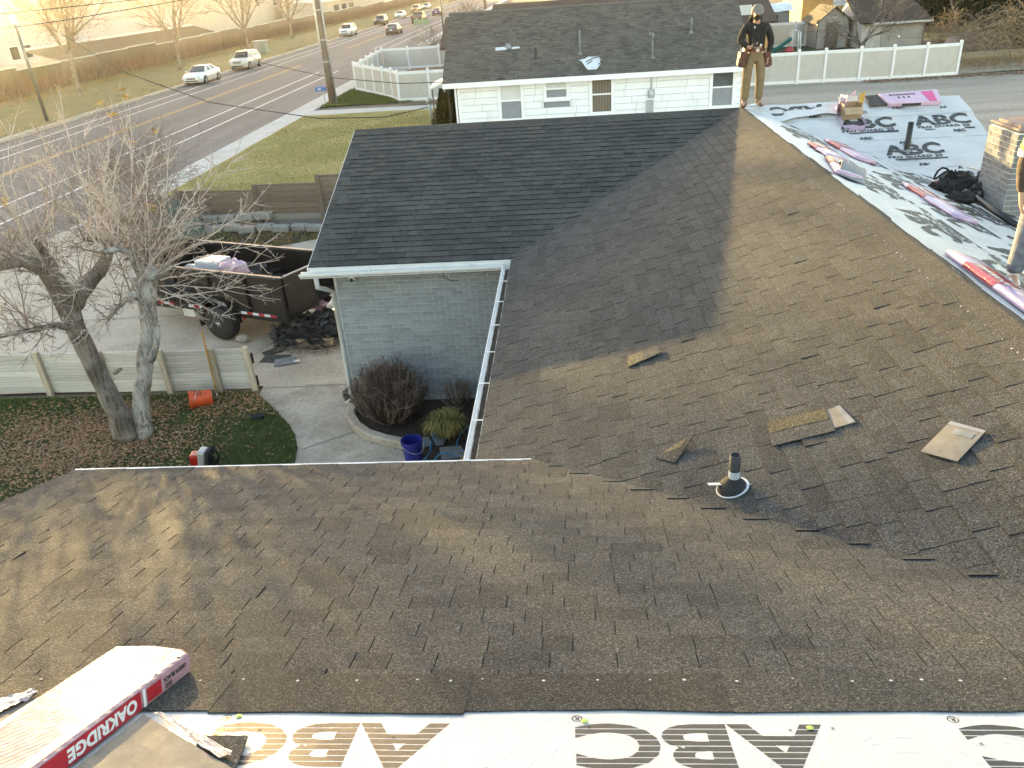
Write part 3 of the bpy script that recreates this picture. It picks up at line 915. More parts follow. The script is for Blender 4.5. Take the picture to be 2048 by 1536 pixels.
# walls
def part(name, mat, parent, *boxes, bev=0):
    mb = MB()
    for b in boxes: mb.bb(*b)
    o = mb.build(name, mat, parent)
    if bev: bevel(o, bev, 2)
    return o
WX0, WX1, WY = -3.74, XE + .42, YF + .42
wall = part('brick_wall', 'mortar', house, (WX0 + .012, WX1, WY + .012, YFR + 3.6, 0, 2.50))
part('wall', 'grey_brick', house, (WX1 + .001, XRR - .45, YTOP, YFR + 3.59, 0, 2.45), (XLN + .5, WX1, YTOP, YN - .45, 0, 2.58))
bm_ = MB(); BL, BH = 0.203, 0.0677
bl = []
r = 0; z = 0.02
rb = random.Random(8)
while z < 2.50 - .03:
    x = WX0 - (0.10 if r % 2 else 0.0)
    while x < WX1 - .01:
        a = max(x, WX0); b = min(x + BL - .010, WX1)
        if b - a > .03: bl.append((a, b, z, min(z + BH - .010, 2.499)))
        x += BL
    z += BH; r += 1
bl.sort(key=lambda t: -t[3])
bmesh_cache = {}
left_over = MB()
for i, (a, b, z0, z1) in enumerate(bl):
    full = abs(b - a - (BL - .010)) < 1e-4 and abs(z1 - z0 - (BH - .010)) < 1e-4
    if full and len([1 for _ in ()]) == 0 and i < 250:
        if 'b' not in bmesh_cache:
            q = MB(); q.bb(0, BL - .010, 0, .03, 0, BH - .010); bmesh_cache['b'] = q.mesh('brick', 'grey_brick')
        o = bpy.data.objects.new('brick', bmesh_cache['b']); COL.objects.link(o); o.parent = wall
        o.location = Vector((a, WY + rb.uniform(-.0015, .0015), z0)) - house.location
    else:
        left_over.tint = rb.random(); left_over.bb(a, b, WY + rb.uniform(-.0015, .0015), WY + .03, z0, z1)
left_over.build('brick', 'grey_brick', wall, kind='stuff')
# side wall bricks of the garage wing seen edge-on are hidden; corner trim instead
part('corner_trim', 'cream_trim', house, (WX0 - .03, WX0 + .01, WY - .008, WY + .10, 0, 2.5))
# fascia, soffit, drip edges
part('fascia', 'white_metal', house, (XLF + .02, XE + .02, YF - .012, YF + .015, ZE - .16, ZE - .022))
part('fascia', 'white_metal', house, (XE - .012, XE + .015, YN + .0, YF - .02, ZE - .16, ZE - .022))
part('soffit', 'white_metal', house, (XLF + .02, XE + .3, YF + .016, WY + .02, ZE - .16, ZE - .14))
part('fascia', 'white_metal', house, (XLN, VA2.x - .02, YN - .0, YN + .020, ZN - .15, ZN - .03))
part('drip_edge', 'white_metal', house, (XLN - .01, VA2.x + .02, YN - .05, YN + .040, ZN - .027, ZN - .005))
part('drip_edge', 'white_metal', house, (XLF - .01, XE + .015, YF - .018, YF + .04, ZE - .021, ZE - .003))
mb = MB(); mb.prism([Vv(XLF - .02, YF, ZE - .02), Vv(XLF - .02, YFR, ZR - .02), Vv(XLF - .02, YFR, ZR - .16), Vv(XLF - .02, YF, ZE - .16)], .02, (1, 0, 0)); mb.build('rake_board', 'white_metal', house)
mb = MB(); YT_ = YTOP; ZT_ = ZN + S * (YN - YTOP); mb.prism([Vv(XLN - .02, YN, ZN - .02), Vv(XLN - .02, YT_, ZT_ - .02), Vv(XLN - .02, YT_, ZT_ - .16), Vv(XLN - .02, YN, ZN - .16)], .02, (1, 0, 0)); mb.build('rake_board', 'white_metal', house)
# gutters: open channel
def gutter(A, B, side, name='gutter'):
    A = Vector(A); B = Vector(B); D = (B - A).normalized(); out = Vector(side)
    prof = [(-.004, .0), (-.004, -.085), (.075, -.085), (.088, -.05), (.118, -.035), (.118, .004), (.108, .004), (.108, -.028), (.080, -.043), (.068, -.076), (.004, -.076), (.004, .0)]
    mb = MB(); n = len(prof)
    vs = [A + out * a + Vector((0, 0, b)) for a, b in prof] + [B + out * a + Vector((0, 0, b)) for a, b in prof]
    fs = [(k, (k + 1) % n, (k + 1) % n + n, k + n) for k in range(n)] + [tuple(range(n)), tuple(reversed(range(n, 2 * n)))]
    mb.add(vs, fs); g = mb.build(name, 'white_metal', house)
    Ln = (B - A).length; t = .3
    while t < Ln - .1:
        c = A + D * t; q = MB()
        q.add([c + out * a + D * b + Vector((0, 0, zz)) for a, b, zz in ((0, -.012, .006), (.112, -.012, .008), (.112, .012, .008), (0, .012, .006))], [(0, 1, 2, 3)])
        o = q.build('hanger', 'aged_white', g); sm = o.modifiers.new('t', 'SOLIDIFY'); sm.thickness = .003
        t += .78
    q = MB()
    q.grid(lambda a, b: A + D * (Ln * a) + out * (.006 + .085 * b) + Vector((0, 0, -.062 + .012 * fbm(a * 60, b * 3))), 90, 4)
    q.build('gutter_debris', 'gutter_dirt', g)
    return g
gutter((XLF - .12, YF - .016, ZE - .06), (XE - .13, YF - .016, ZE - .05), (0, -1, 0))
gutter((XE - .016, YN + .0, ZE - .05), (XE - .016, YF - .13, ZE - .05), (-1, 0, 0))
# downspout at the garage corner
mb = MB(); mb.tube([(XLF + .12, YF - .07, ZE - .14), (XLF + .12, YF - .07, ZE - .30), (XLF + .17, YF + .12, ZE - .40), (WX0 - .06, WY - .03, ZE - .55), (WX0 - .06, WY - .03, 1.0), (WX0 - .06, WY - .03, .12), (WX0 - .16, WY - .1, .04)], .038, 10)
mb.build('downspout', 'cream_trim', house, smooth=True)
# security camera, wire stub, wall lamp
cam_h = MB(); cam_h.box((WX0 + .30, WY - .07, 2.30), (.09, .13, .09), Matrix.Rotation(R(-18), 3, 'X')); o = cam_h.build('security_camera', 'white_metal', house); bevel(o, .015, 3)
q = MB(); q.lathe((WX0 + .30, WY - .142, 2.278), [(.028, -.003), (.028, .01)], 12, 'Y'); q.build('camera_lens', 'black_plastic', o)
q = MB(); q.tube([(-1.95, YF + .05, ZE - .16), (-1.93, YF + .04, ZE - .26), (-1.82, YF + .02, ZE - .31), (-1.72, YF + .0, ZE - .30)], .007, 6); q.build('wire_stub', 'black_rubber', house)
q = MB(); q.lathe((WX0 - .16, WY + .22, 1.72), [(.015, .16), (.03, .12), (.05, .09), (.13, .0), (.12, -.005), (.03, .085)], 16); lampo = q.build('wall_lamp', 'galv', house, smooth=True)
q = MB(); q.tube([(WX0 - .02, WY + .22, 1.84), (WX0 - .10, WY + .22, 1.92), (WX0 - .16, WY + .22, 1.86)], .012, 6); q.build('lamp_arm', 'dark_metal', lampo)
bulb = NT('bulb_glow'); bulb.col((.9, .8, .6)); bulb.p.inputs['Emission Color'].default_value = (1, .72, .32, 1); bulb.p.inputs['Emission Strength'].default_value = 2.2
q = MB(); q.lathe((WX0 - .16, WY + .22, 1.69), [(.005, -.055), (.035, -.03), (.04, 0), (.02, .04)], 12); q.build('bulb', 'bulb_glow', lampo, smooth=True)

# chimney on the right slope
CX, CY = 5.93, 11.15
CW, CD = 1.10, .80
chim = MB(); chim.bb(CX + .012, CX + CW - .012, CY + .012, CY + CD - .012, 2.3, 4.10); chim = chim.build('chimney', 'mortar', house)
CBH = 0.0735
q = MB(); r = 0; z = 2.70
while z < 4.08:
    off = .10 if r % 2 else 0
    for face in (0, 1):
        Ln = CD if face == 0 else CW
        t = -off
        while t < Ln - .01:
            a = max(t, 0); b = min(t + .205 - .012, Ln)
            if face == 1 and a == 0: a = .031
            if b - a > .03:
                m_ = MB(); j = rb.uniform(-.002, .002)
                if face == 0: m_.bb(CX + j, CX + .03, CY + a, CY + b, z, z + CBH - .012)
                else: m_.bb(CX + a, CX + b, CY + j, CY + .03, z, z + CBH - .012)
                if z > 2.9 and (face == 0 or a < .25): m_.build('brick', 'chimney_brick', chim)
                else: q.tint = rb.random(); q.v += []; q.bb(*((CX + j, CX + .03, CY + a, CY + b) if face == 0 else (CX + a, CX + b, CY + j, CY + .03)), z, z + CBH - .012)
            t += .205
    z += CBH; r += 1
q.build('brick', 'chimney_brick', chim, kind='stuff')
q = MB(); q.bb(CX - .005, CX + CW, CY - .005, CY + CD, 4.125, 4.16); q.box((CX + .28, CY + .35, 4.18), (.5, .6, .05)); o = q.build('chimney_cap', 'chimney_cap', chim); bevel(o, .015)
q = MB(); q.lathe((CX + .40, CY + .40, 4.20), [(.12, 0), (.11, .30), (.095, .30), (.095, .05)], 16); q.build('flue', 'orange_wall', chim, smooth=True)

# ================================================================== NEIGHBOURING WHITE HOUSE
nh = thing('neighbour_house', 'low white sided house with grey shingle roof behind the garage wing', 'house', (1.0, 36.0, 0))
NX0, NX1, NE, NEY, NR, NRY = -4.95, 7.35, 2.60, 33.80, 5.0, 37.95
NWY = NEY + .38; NWX0, NWX1 = NX0 + .55, NX1 - .35
nwall = part('wall', 'screen_mesh', nh, (NWX0 + .012, NWX1 - .012, NWY + .014, 41.8, 0, 2.62))  # grey colour stands for the shade in gaps between the siding boards
# openings: (x0,x1,z0,z1,kind)
def nx(pxx, pyy):
    d = CM @ Vector((pxx - 1024, 768 - pyy, -1589.7)); return cam_p + d * (NWY / d.y)
wins = []
for (xa, ya, xb, yb, kind) in ((1000, 166, 1040, 236, 'half'), (1092, 162, 1132, 193, 'small'), (1184, 154, 1222, 222, 'curtain'), (1427, 138, 1467, 209, 'dark')):
    a = nx(xa, ya); b = nx(xb, yb); wins.append((a.x, nx(xb, ya).x, b.z, a.z, kind))
# siding boards, butt joints staggered
rs = random.Random(4)
BHGT = 0.262; z = 0.10; r = 0
while z < 2.58:
    x = NWX0 - rs.uniform(0, .6); z1 = min(z + BHGT - .016, 2.60)
    while x < NWX1:
        xe = x + 1.22
        a, b = max(x, NWX0), min(xe - .012, NWX1)
        segs = [(a, b)]
        for (wx0, wx1, wz0, wz1, k) in wins:
            if wz0 - .16 < z1 and wz1 + .1 > z:
                ns = []
                for (p, q_) in segs:
                    if q_ <= wx0 - .14 or p >= wx1 + .14: ns.append((p, q_)); continue
                    if p < wx0 - .14: ns.append((p, wx0 - .14))
                    if q_ > wx1 + .14: ns.append((wx1 + .14, q_))
                segs = ns
        for p, q_ in segs:
            if q_ - p > .02:
                mb = MB(); mb.add([(p, NWY - .018, z), (q_, NWY - .018, z), (q_, NWY + .02, z), (p, NWY + .02, z), (p, NWY - .002, z1), (q_, NWY - .002, z1), (q_, NWY + .02, z1), (p, NWY + .02, z1)],
                    [(3, 2, 1, 0), (4, 5, 6, 7), (0, 1, 5, 4), (1, 2, 6, 5), (2, 3, 7, 6), (3, 0, 4, 7)])
                mb.build('siding_board', 'siding', nwall)
        x = xe
    z += BHGT; r += 1
for (x0, x1, z0, z1, kind) in wins:
    q = MB(); f = .075; d0 = NWY - .05; d1 = NWY + .06
    q.bb(x0 - .135, x0, d0, d1, z0 - .12, z1 + .10); q.bb(x1, x1 + .135, d0, d1, z0 - .12, z1 + .10)
    q.bb(x0, x1, d0, d1, z1, z1 + .10); q.bb(x0, x1, d0, d1, z0 - .12, z0)
    w = q.build('window', 'siding_trim', nh); bevel(w, .012, 2)
    zm = (z0 + z1) / 2
    q = MB(); q.bb(x0, x1, NWY - .02, NWY + .03, zm - .03, zm + .03); q.bb(x0 - .16, x1 + .16, NWY - .09, NWY - .03, z0 - .16, z0 - .122); q.build('sash', 'siding_trim', w)
    top = {'half': 'blind_white', 'small': 'blind_white', 'curtain': 'curtain', 'dark': 'window_glass'}[kind]
    bot = {'half': 'screen_mesh', 'small': 'screen_mesh', 'curtain': 'curtain', 'dark': 'screen_mesh'}[kind]
    q = MB(); q.bb(x0, x1, NWY + .013, NWY + .018, zm + .03, z1); q.build('pane', top, w)
    q = MB(); q.bb(x0, x1, NWY + .008, NWY + .012, z0, zm - .03); q.build('pane', bot, w)
part('corner_board', 'siding_trim', nh, (NWX0 - .02, NWX0 + .09, NWY - .03, NWY + .02, 0, 2.58))
part('fascia', 'siding_trim', nh, (NX0, NX1, NEY - .02, NEY + .02, NE - .20, NE - .005))
part('soffit', 'siding_trim', nh, (NX0 + .02, NX1 - .02, NEY + .021, NWY + .02, NE - .19, NE - .17))
ndeck = deck('roof_slope', [(NX0, NEY, NE), (NX1, NEY, NE), (NX1, NRY, NR), (NX0, NRY, NR)], 'old_shingle', .08, nh)
deck('roof_slope', [(NX0, NRY, NR), (NX1, NRY, NR), (NX1, NRY + 4.15, NE), (NX0, NRY + 4.15, NE)], 'old_shingle', .08, nh)
ns = Slope((NX0, NEY, NE), (1, 0, 0), (0, NRY - NEY, NR - NE))
nl = math.hypot(NRY - NEY, NR - NE); v = 0; q = MB(); rs = random.Random(6)
patch = [(1.95, 2.02, .62, .58), (2.75, 2.08, .55, .40)]
while v < nl - .05:
    u = -rs.uniform(0, .3)
    while u < NX1 - NX0:
        e = u + rs.choice((.15, .2, .25, .33)); a, b = max(0, u), min(e, NX1 - NX0)
        if b - a > .02:
            hb = rs.choice((.010, .016, .020)); q.tint = rs.random(); vt = min(v + .165, nl)
            q.add([ns.p(a, v, 0), ns.p(b, v, 0), ns.p(a, v, hb), ns.p(b - .004, v, hb), ns.p(b - .004, vt, .003), ns.p(a, vt, .003)], [(0, 1, 3, 2), (2, 3, 4, 5)])
        u = e
    v += .14
q.build('shingle', 'old_shingle', ndeck, kind='stuff')
q = MB(); t = 0
while t < NX1 - NX0:
    e = min(t + .30, NX1 - NX0)
    for sg in (-1, 1):
        q.add([(NX0 + t, NRY, NR + .030), (NX0 + e, NRY, NR + .022), (NX0 + e, NRY + sg * .16, NR - .065), (NX0 + t, NRY + sg * .16, NR - .06)], [(0, 1, 2, 3) if sg < 0 else (3, 2, 1, 0)])
    t = e
q.build('ridge_cap', 'old_shingle', ndeck, kind='stuff')
# white patches, tar patch and roof pipes
def on_ns(pxx, pyy):
    d = CM @ Vector((pxx - 1024, 768 - pyy, -1589.7)); t = (ns.O - cam_p).dot(ns.N) / d.dot(ns.N); return cam_p + d * t
def patch_on(name, mat, pts, h=.022):
    q = MB(); q.prism([on_ns(*p) + ns.N * .012 for p in pts], h - .012, ns.N); return q.build(name, mat, ndeck)
patch_on('bare_patch', 'boot_white', [(991, 102), (1013, 100), (1015, 94), (991, 96)])
patch_on('bare_patch', 'boot_white', [(1023, 99), (1040, 97), (1039, 94), (1025, 95)])
patch_on('bare_patch', 'screen_mesh', [(1010, 97), (1024, 98), (1020, 88), (1012, 88)], .025)
patch_on('dark_shingle', 'black_paint', [(1069, 118), (1074, 118), (1073, 96), (1068, 96)], .03)
o = patch_on('sealant_patch', 'tarp_white', [(1163, 124), (1172, 137), (1176, 141), (1193, 140), (1202, 128), (1203, 119), (1196, 115), (1176, 115), (1170, 119), (1157, 122)], .05); bevel(o, .02, 2)
for pts in (((1172, 126), (1185, 119), (1196, 117)), ((1174, 131), (1184, 124)), ((1200, 118), (1202, 127), (1197, 131))):
    q = MB(); q.tube([on_ns(*p) + ns.N * .055 for p in pts], .02, 5); q.build('sealant_streak', 'black_rubber', o)
def roof_pipe(base, top, hook=False):
    b = on_ns(*base); d = CM @ Vector((top[0] - 1024, 768 - top[1], -1589.7)); tp = cam_p + d * (b.y / d.y)
    q = MB(); q.tube([b - Vector((0, 0, .1)), tp], .032, 8); p = q.build('roof_pipe', 'lead_grey', nh, smooth=True)
    q = MB(); q.lathe(b + Vector((0, -.01, -.04)), [(.12, 0), (.06, .10), (.035, .14)], 10); q.build('flashing', 'lead_grey', p, smooth=True)
    if hook:
        q = MB(); q.tube([tp, tp + Vector((.02, 0, .10)), tp + Vector((.0, 0, .20)), tp + Vector((-.08, 0, .23)), tp + Vector((-.12, 0, .14))], .05, 8); q.tube([tp + Vector((-.3, 0, .0)), tp + Vector((-.1, 0, -.05)), tp], .012, 5); q.build('weatherhead', 'lead_grey', p, smooth=True)
roof_pipe((1160, 108), (1159, 60)); roof_pipe((1305, 116), (1305, 78), True); roof_pipe((1382, 66), (1384, 36))
# electric meter with conduit
mx = nx(1302, 186)
q = MB(); q.tube([(mx.x + .02, NWY - .045, 2.45), (mx.x, NWY - .045, mx.z)], .028, 8); q.build('conduit', 'galv', nh)
q = MB(); q.bb(mx.x - .13, mx.x + .13, NWY - .10, NWY - .02, mx.z - .17, mx.z + .14); mt = q.build('meter_box', 'galv', nh); bevel(mt, .02)
q = MB(); q.lathe((mx.x, NWY - .16, mx.z), [(.07, -.01), (.085, .02), (.09, .06)], 16, 'Y'); q.build('meter_dial', 'blind_white', mt, smooth=True)
q = MB(); q.bb(mx.x - .18, mx.x + .10, NWY - .09, NWY - .02, mx.z - .75, mx.z - .26); q.build('breaker_box', 'galv', nh)
part('downspout', 'siding_trim', nh, (NWX0 - .12, NWX0 - .05, NWY - .09, NWY - .02, 0, 2.42))

# a brown house beyond it, only its roof and one window in view
bh = thing('brown_house', 'brown shingled house roof showing above the white house ridge', 'house', (6, 62, 0))
part('wall', 'orange_wall', bh, (-4.5, 14, 60.5, 70, 0, 2.4))
bd = deck('roof_slope', [(-5.2, 60, 2.4), (14.5, 60, 2.4), (14.5, 65.5, 4.4), (-5.2, 65.5, 4.4)], 'brown_shingle', .1, bh)
deck('roof_slope', [(-5.2, 65.5, 4.4), (14.5, 65.5, 4.4), (14.5, 71, 2.4), (-5.2, 71, 2.4)], 'brown_shingle', .1, bh)
deck('roof_slope', [(-8.3, 57, 2.2), (2.2, 57, 2.2), (2.2, 61.5, 3.9), (-8.3, 61.5, 3.9)], 'brown_shingle', .1, bh)
part('fascia', 'cream_trim', bh, (-8.35, -8.25, 57, 61.5, 2.0, 2.2), (2.2, 2.3, 56.9, 57.1, 2.0, 4.0))
part('window', 'orange_wall', bh, (5.3, 6.3, 59.6, 59.8, 2.9, 3.6)); part('window', 'blind_white', bh, (11.5, 12.6, 59.6, 59.8, 2.9, 3.5))

# ================================================================== FENCES
def vinyl_fence(name, label, pts, H, group=None, t=(0, 0)):
    """pts: post positions"""
    base = Vector((pts[0][0], pts[0][1], 0)); f = thing(name, label, 'fence', base)
    for i, (x, y) in enumerate(pts):
        q = MB(); q.bb(x - .065, x + .065, y - .065, y + .065, -.05, H + .05); po = q.build('post', 'vinyl_white', f); bevel(po, .01, 1)
        q = MB(); q.box((x, y, H + .065), (.155, .155, .03)); q.box((x, y, H + .105), (.15, .15, .05), None, .35); q.build('post_cap', 'vinyl_white', po)
    for (xa, ya), (xb, yb) in zip(pts, pts[1:]):
        a = Vector((xa, ya, 0)); b = Vector((xb, yb, 0)); d = (b - a); ln = d.length; d.normalize(); ang = math.atan2(d.y, d.x)
        rot = Matrix.Rotation(ang, 3, 'Z'); c = (a + b) / 2
        for zc, hh in ((H - .09, .17), (.10, .17)):
            q = MB(); q.box(c + Vector((0, 0, zc)), (ln - .12, .05, hh), rot); r_ = q.build('rail', 'vinyl_white', f); bevel(r_, .008, 1)
        q = MB(); n = max(3, int(ln / .155)); w = (ln - .13) / n
        for k in range(n):
            q.box(a + d * (.065 + w * (k + .5)) + Vector((0, 0, H / 2)), (w - .006, .022, H - .36), rot)
        q.build('panel', 'vinyl_tan', f, kind='stuff')
    return f
vinyl_fence('vinyl_fence', 'white framed beige vinyl fence standing along the dirt yard', [(8.9, 47.3), (10.75, 47.3), (12.67, 47.18), (14.09, 47.16), (15.88, 46.96), (17.54, 46.81), (19.25, 46.85), (21.02, 47.0)], 1.64)
vinyl_fence('vinyl_fence', 'white framed beige vinyl fence angled across the street corner lawn', [(-14.14, 56.5), (-13.1, 54.9), (-12.2, 53.5), (-11.3, 52.1), (-10.5, 50.8), (-9.84, 49.3), (-8.0, 49.3), (-6.1, 49.3), (-4.2, 49.3), (-2.4, 49.3)], 1.68)
vinyl_fence('vinyl_fence', 'white framed beige vinyl fence running along the far side of the corner yard', [(-14.14, 57.0), (-14.3, 59.4), (-14.45, 61.9), (-14.6, 64.3), (-14.7, 66.6), (-14.75, 68.9), (-12.6, 68.7), (-10.1, 68.9), (-7.6, 69.1), (-5.0, 69.3)], 1.60)
vinyl_fence('vinyl_fence', 'short white vinyl fence behind the play slide by the shed', [(13.6, 67.5), (15.6, 67.4), (17.6, 67.3), (18.4, 67.3)], 1.75)
# garden strip inside the corner yard
sheet('garden_bed', [(-12.5, 57), (-5, 57), (-5, 66), (-12.5, 66)], 0.03, 'mulch')
sheet('garden_path', [(-14.0, 58.5), (-12.55, 57.4), (-12.55, 67.8), (-14.0, 67.8)], 0.025, 'sidewalk_concrete')

def board(f, a, b, z0, z1, th, mat, name='board', tilt=0.0):
    a = Vector((a[0], a[1], 0)); b = Vector((b[0], b[1], 0)); d = b - a; ln = d.length; ang = math.atan2(d.y, d.x)
    q = MB(); q.box((0, 0, 0), (ln - .008, th, z1 - z0 - .004))
    o = q.build(name, mat, None)
    o.parent = f; o.location = (a + b) / 2 + Vector((0, 0, (z0 + z1) / 2)) - f.location
    o.rotation_euler = (tilt, 0, ang)
    bevel(o, .013, 1)
    return o
# weathered board fence by the small lawn
wf = thing('wood_fence', 'weathered horizontal board fence between the driveway and the small lawn', 'fence', (-8.0, 12.42, 0))
FP = [(-12.6, 12.66), (-11.2, 12.60), (-9.64, 12.50), (-8.45, 12.45), (-7.30, 12.42), (-5.72, 12.42)]
rs = random.Random(12)
for (a, b) in zip(FP, FP[1:]):
    z = 0.03; k = 0
    while z < .80:
        hgt = rs.uniform(.105, .135); z1 = min(z + hgt, .85)
        jt = rs.uniform(-.009, .009)
        board(wf, (a[0], a[1] + jt), (b[0], b[1] + jt), z, z1, .032, 'fence_wood'); z = z1; k += 1
for i, (x, y) in enumerate(FP[1:]):
    q = MB(); q.box((0, 0, .44), (.10, .085, .90)); o = q.build('post', 'fence_post', None); o.parent = wf; o.location = Vector((x, y - .068, 0)) - wf.location; bevel(o, .012, 2)
    o.rotation_euler = (R(rs.uniform(-1, 2)), R(rs.uniform(-2, 2)), 0)
q = MB(); q.box((0, 0, .44), (.09, .07, .88)); o = q.build('post', 'fence_post', None); o.parent = wf; o.location = Vector((-6.36, 12.36, 0)) - wf.location
q = MB(); q.bb(-5.70, -5.655, 12.395, 12.435, .10, .30); q.bb(-5.70, -5.655, 12.395, 12.435, .55, .75); q.build('hinge', 'black_paint', wf)

# board retaining wall with the tumbled block row in front
rw = thing('board_wall', 'brown board retaining wall along the lawn beside the driveway', 'wall', (-9.5, 23.4, 0))
segs = [((-13.6, 24.2), (-11.9, 23.7), 0.98), ((-11.9, 23.7), (-9.35, 23.35), 1.12), ((-9.35, 23.35), (-7.35, 23.2), 1.28), ((-7.35, 23.2), (-5.6, 23.1), 1.5), ((-5.6, 23.1), (-3.4, 23.0), 1.5)]
for (a, b, H) in segs:
    z = 0.05
    while z < H - .05:
        z1 = min(z + rs.uniform(.15, .19), H); board(rw, a, b, z, z1, .05, 'brown_wood' if z > .25 else 'grey_wood', tilt=R(rs.uniform(-2, 2))); z = z1
    q = MB(); q.bb(a[0] - .06, a[0] + .06, a[1] - .10, a[1] - .026, 0, H + .02); q.build('post', 'brown_wood', rw)
for i in range(9):
    t = i / 8; x = -11.2 + 4.3 * t; y = 23.05 - .45 * t - .15 * (i % 2)
    if i < 5: q = MB()
    else: q = MB()
    q.box((0, 0, 0), (.50, .26, .20)); o = q.build('stone_block', 'stone_block', None)
    o.location = (x, y - .05, .11 + (.02 if i % 3 else .0)); o.rotation_euler = (R(rs.uniform(-5, 5)), R(rs.uniform(-4, 4)), R(rs.uniform(-14, 8))); bevel(o, .025, 2)
    tag(o, ('leftmost', 'second', 'third', 'fourth', 'fifth', 'sixth', 'seventh', 'eighth', 'rightmost')[i] + ' pale block' + ('' if i in (0, 8) else ' from the left') + ' in the tumbled row before the board wall', 'block', 'lower row of blocks before the board wall')
for i in range(4):
    q = MB(); q.box((0, 0, 0), (.52, .26, .20)); o = q.build('stone_block', 'stone_block', None)
    o.location = (-10.9 + i * .56, 23.22, .33 + .01 * i); o.rotation_euler = (0, R(rs.uniform(-3, 3)), R(rs.uniform(-10, 6))); bevel(o, .025, 2)
    tag(o, ('leftmost', 'second', 'third', 'rightmost')[i] + ' pale block' + ('' if i in (0, 3) else ' from the left') + ' on the short upper row against the board wall', 'block', 'upper row of blocks against the board wall')
sheet('planting_strip', [(-12.4, 20.5), (-8.6, 21.0), (-7.0, 21.95), (-5.6, 22.6), (-5.6, 23.3), (-12.4, 23.8)], 0.012, 'mulch')
def pl3(rnd): 
    x = rnd.uniform(-11.5, -6); y = rnd.uniform(20.8, 23.0)
    return (x, y, .02) if y < 23.2 and y > 20.7 + max(0, x + 8.6) * .55 else None
leaves('bed_litter', 1500, pl3, ['twig_tan', 'dry_leaf', 'dry_leaf'], .035, 'dry litter on the planting strip before the tumbled blocks', 33)
blades('bed_grass', (-11.5, -7, 20.9, 22.9, lambda x, y: y > 20.9 + max(0, x + 8.6) * .55), 3500, .03, .09, ['grass_blade', 'dry_grass'], .8, .007, lambda x, y: .5 + .9 * fbm(x, y), .012, 'thin patchy grass on the planting strip by the driveway')
# green covered heap behind the tree
q = MB()
def heap(u, v):
    a = u * 6.283; r_ = v; k = 1 + .25 * fbm(math.cos(a) * 2, math.sin(a) * 2, v * 3)
    return Vector((-11.75 + .85 * r_ * k * math.cos(a), 22.6 + .55 * r_ * k * math.sin(a), 1.0 * (1 - r_ ** 3) * (1 + .2 * fbm(a, v * 3)) + .02))
q.grid(heap, 28, 10); o = q.build('bagged_heap', 'green_film', smooth=True); tag(o, 'dark green plastic bag heap before the board wall behind the bare tree', 'bag')

# concrete block wall at the far right of the yard
bw = thing('block_wall', 'grey concrete block wall below the evergreen at the yard edge', 'wall', (26, 47.3, 0))
z = 0; r = 0
while z < .80:
    x = 21.2 - (.2 if r % 2 else 0)
    while x < 30:
        q = MB(); q.bb(max(x, 21.15) + .005, x + .395, 47.3 + (x - 21) * .06, 47.5 + (x - 21) * .06, z + .004, z + .196); q.build('block', 'stone_block', bw); x += .4
    z += .2; r += 1
def pl4(rnd): return (rnd.uniform(16, 30), 46.7 - abs(rnd.gauss(0, .45)), .03)
leaves('wall_litter', 1500, pl4, ['dry_leaf', 'twig_brown'], .09, 'brown leaf litter along the foot of the block wall', 41)

# ================================================================== SHEDS AND THE YARD BEHIND
sh = thing('garden_shed', 'small grey shed with tan shingle roof behind the vinyl fence', 'shed', (19.2, 65.5, 0))
part('wall', 'shed_wall', sh, (18.5, 20.6, 64.5, 68.0, 0, 1.9))
q = MB(); q.prism([Vv(18.5, 64.5, 1.9), Vv(20.6, 64.5, 1.9), Vv(19.55, 64.5, 2.7)], 3.5, (0, 1, 0)); q.build('gable', 'shed_wall', sh)
deck('roof_slope', [(18.2, 64.2, 1.75), (18.2, 68.3, 1.75), (19.55, 68.3, 2.85), (19.55, 64.2, 2.85)], 'shingle_tan', .06, sh)
deck('roof_slope', [(20.9, 64.2, 1.75), (20.9, 68.3, 1.75), (19.55, 68.3, 2.85), (19.55, 64.2, 2.85)], 'shingle_tan', .06, sh)
for x in (18.45, 19.1, 19.9, 20.62): part('trim', 'brown_wood', sh, (x - .04, x + .04, 64.42, 64.49, 0, 1.85))
part('door', 'brown_wood', sh, (19.2, 19.8, 64.40, 64.45, .05, 1.75))
ga = thing('white_garage', 'old whitewashed garage with dark brown shingle roof', 'garage', (23, 64, 0))
part('wall', 'shed_white', ga, (21.0, 25.2, 62.6, 68, 0, 1.85))
part('side_wall', 'shed_wall', ga, (22.4, 25.19, 62.55, 62.59, 0, 1.8))
deck('roof_slope', [(20.7, 62.2, 1.75), (25.6, 62.2, 1.75), (25.2, 66.0, 3.15), (20.7, 66.0, 3.15)], 'brown_shingle', .08, ga)
part('fascia', 'aged_white', ga, (21.5, 25.6, 62.13, 62.2, 1.58, 1.72))
q = MB(); q.prism([Vv(21.0, 62.6, 1.85), Vv(21.0, 68, 1.85), Vv(21.0, 66, 3.1)], .1, (-1, 0, 0)); q.build('gable', 'shed_white', ga)
part('corner_post', 'brown_wood', ga, (25.2, 25.3, 62.5, 62.6, 0, 1.8))
q = MB()   # tube gate
for (x0, x1, z0, z1) in ((21.9, 23.2, .55, 1.05), (23.25, 26.3, .45, 1.0)):
    q.tube([(x0, 58, z0), (x0, 58, z1), (x1, 58, z1 - .05), (x1, 58, z0), (x0, 58, z0)], .03, 6)
    for k in range(1, 8): q.tube([(x0 + (x1 - x0) * k / 8, 58, z0), (x0 + (x1 - x0) * k / 8, 58, z1 - .02)], .010, 4)
for x in (21.9, 23.22, 26.3): q.tube([(x, 58, 0), (x, 58, 1.15)], .035, 6)
o = q.build('tube_gate', 'galv'); tag(o, 'thin grey metal tube gate in front of the white garage', 'gate')
far_h = thing('far_house', 'distant house with orange wall and red roof above the garage', 'house', (26, 92, 0))
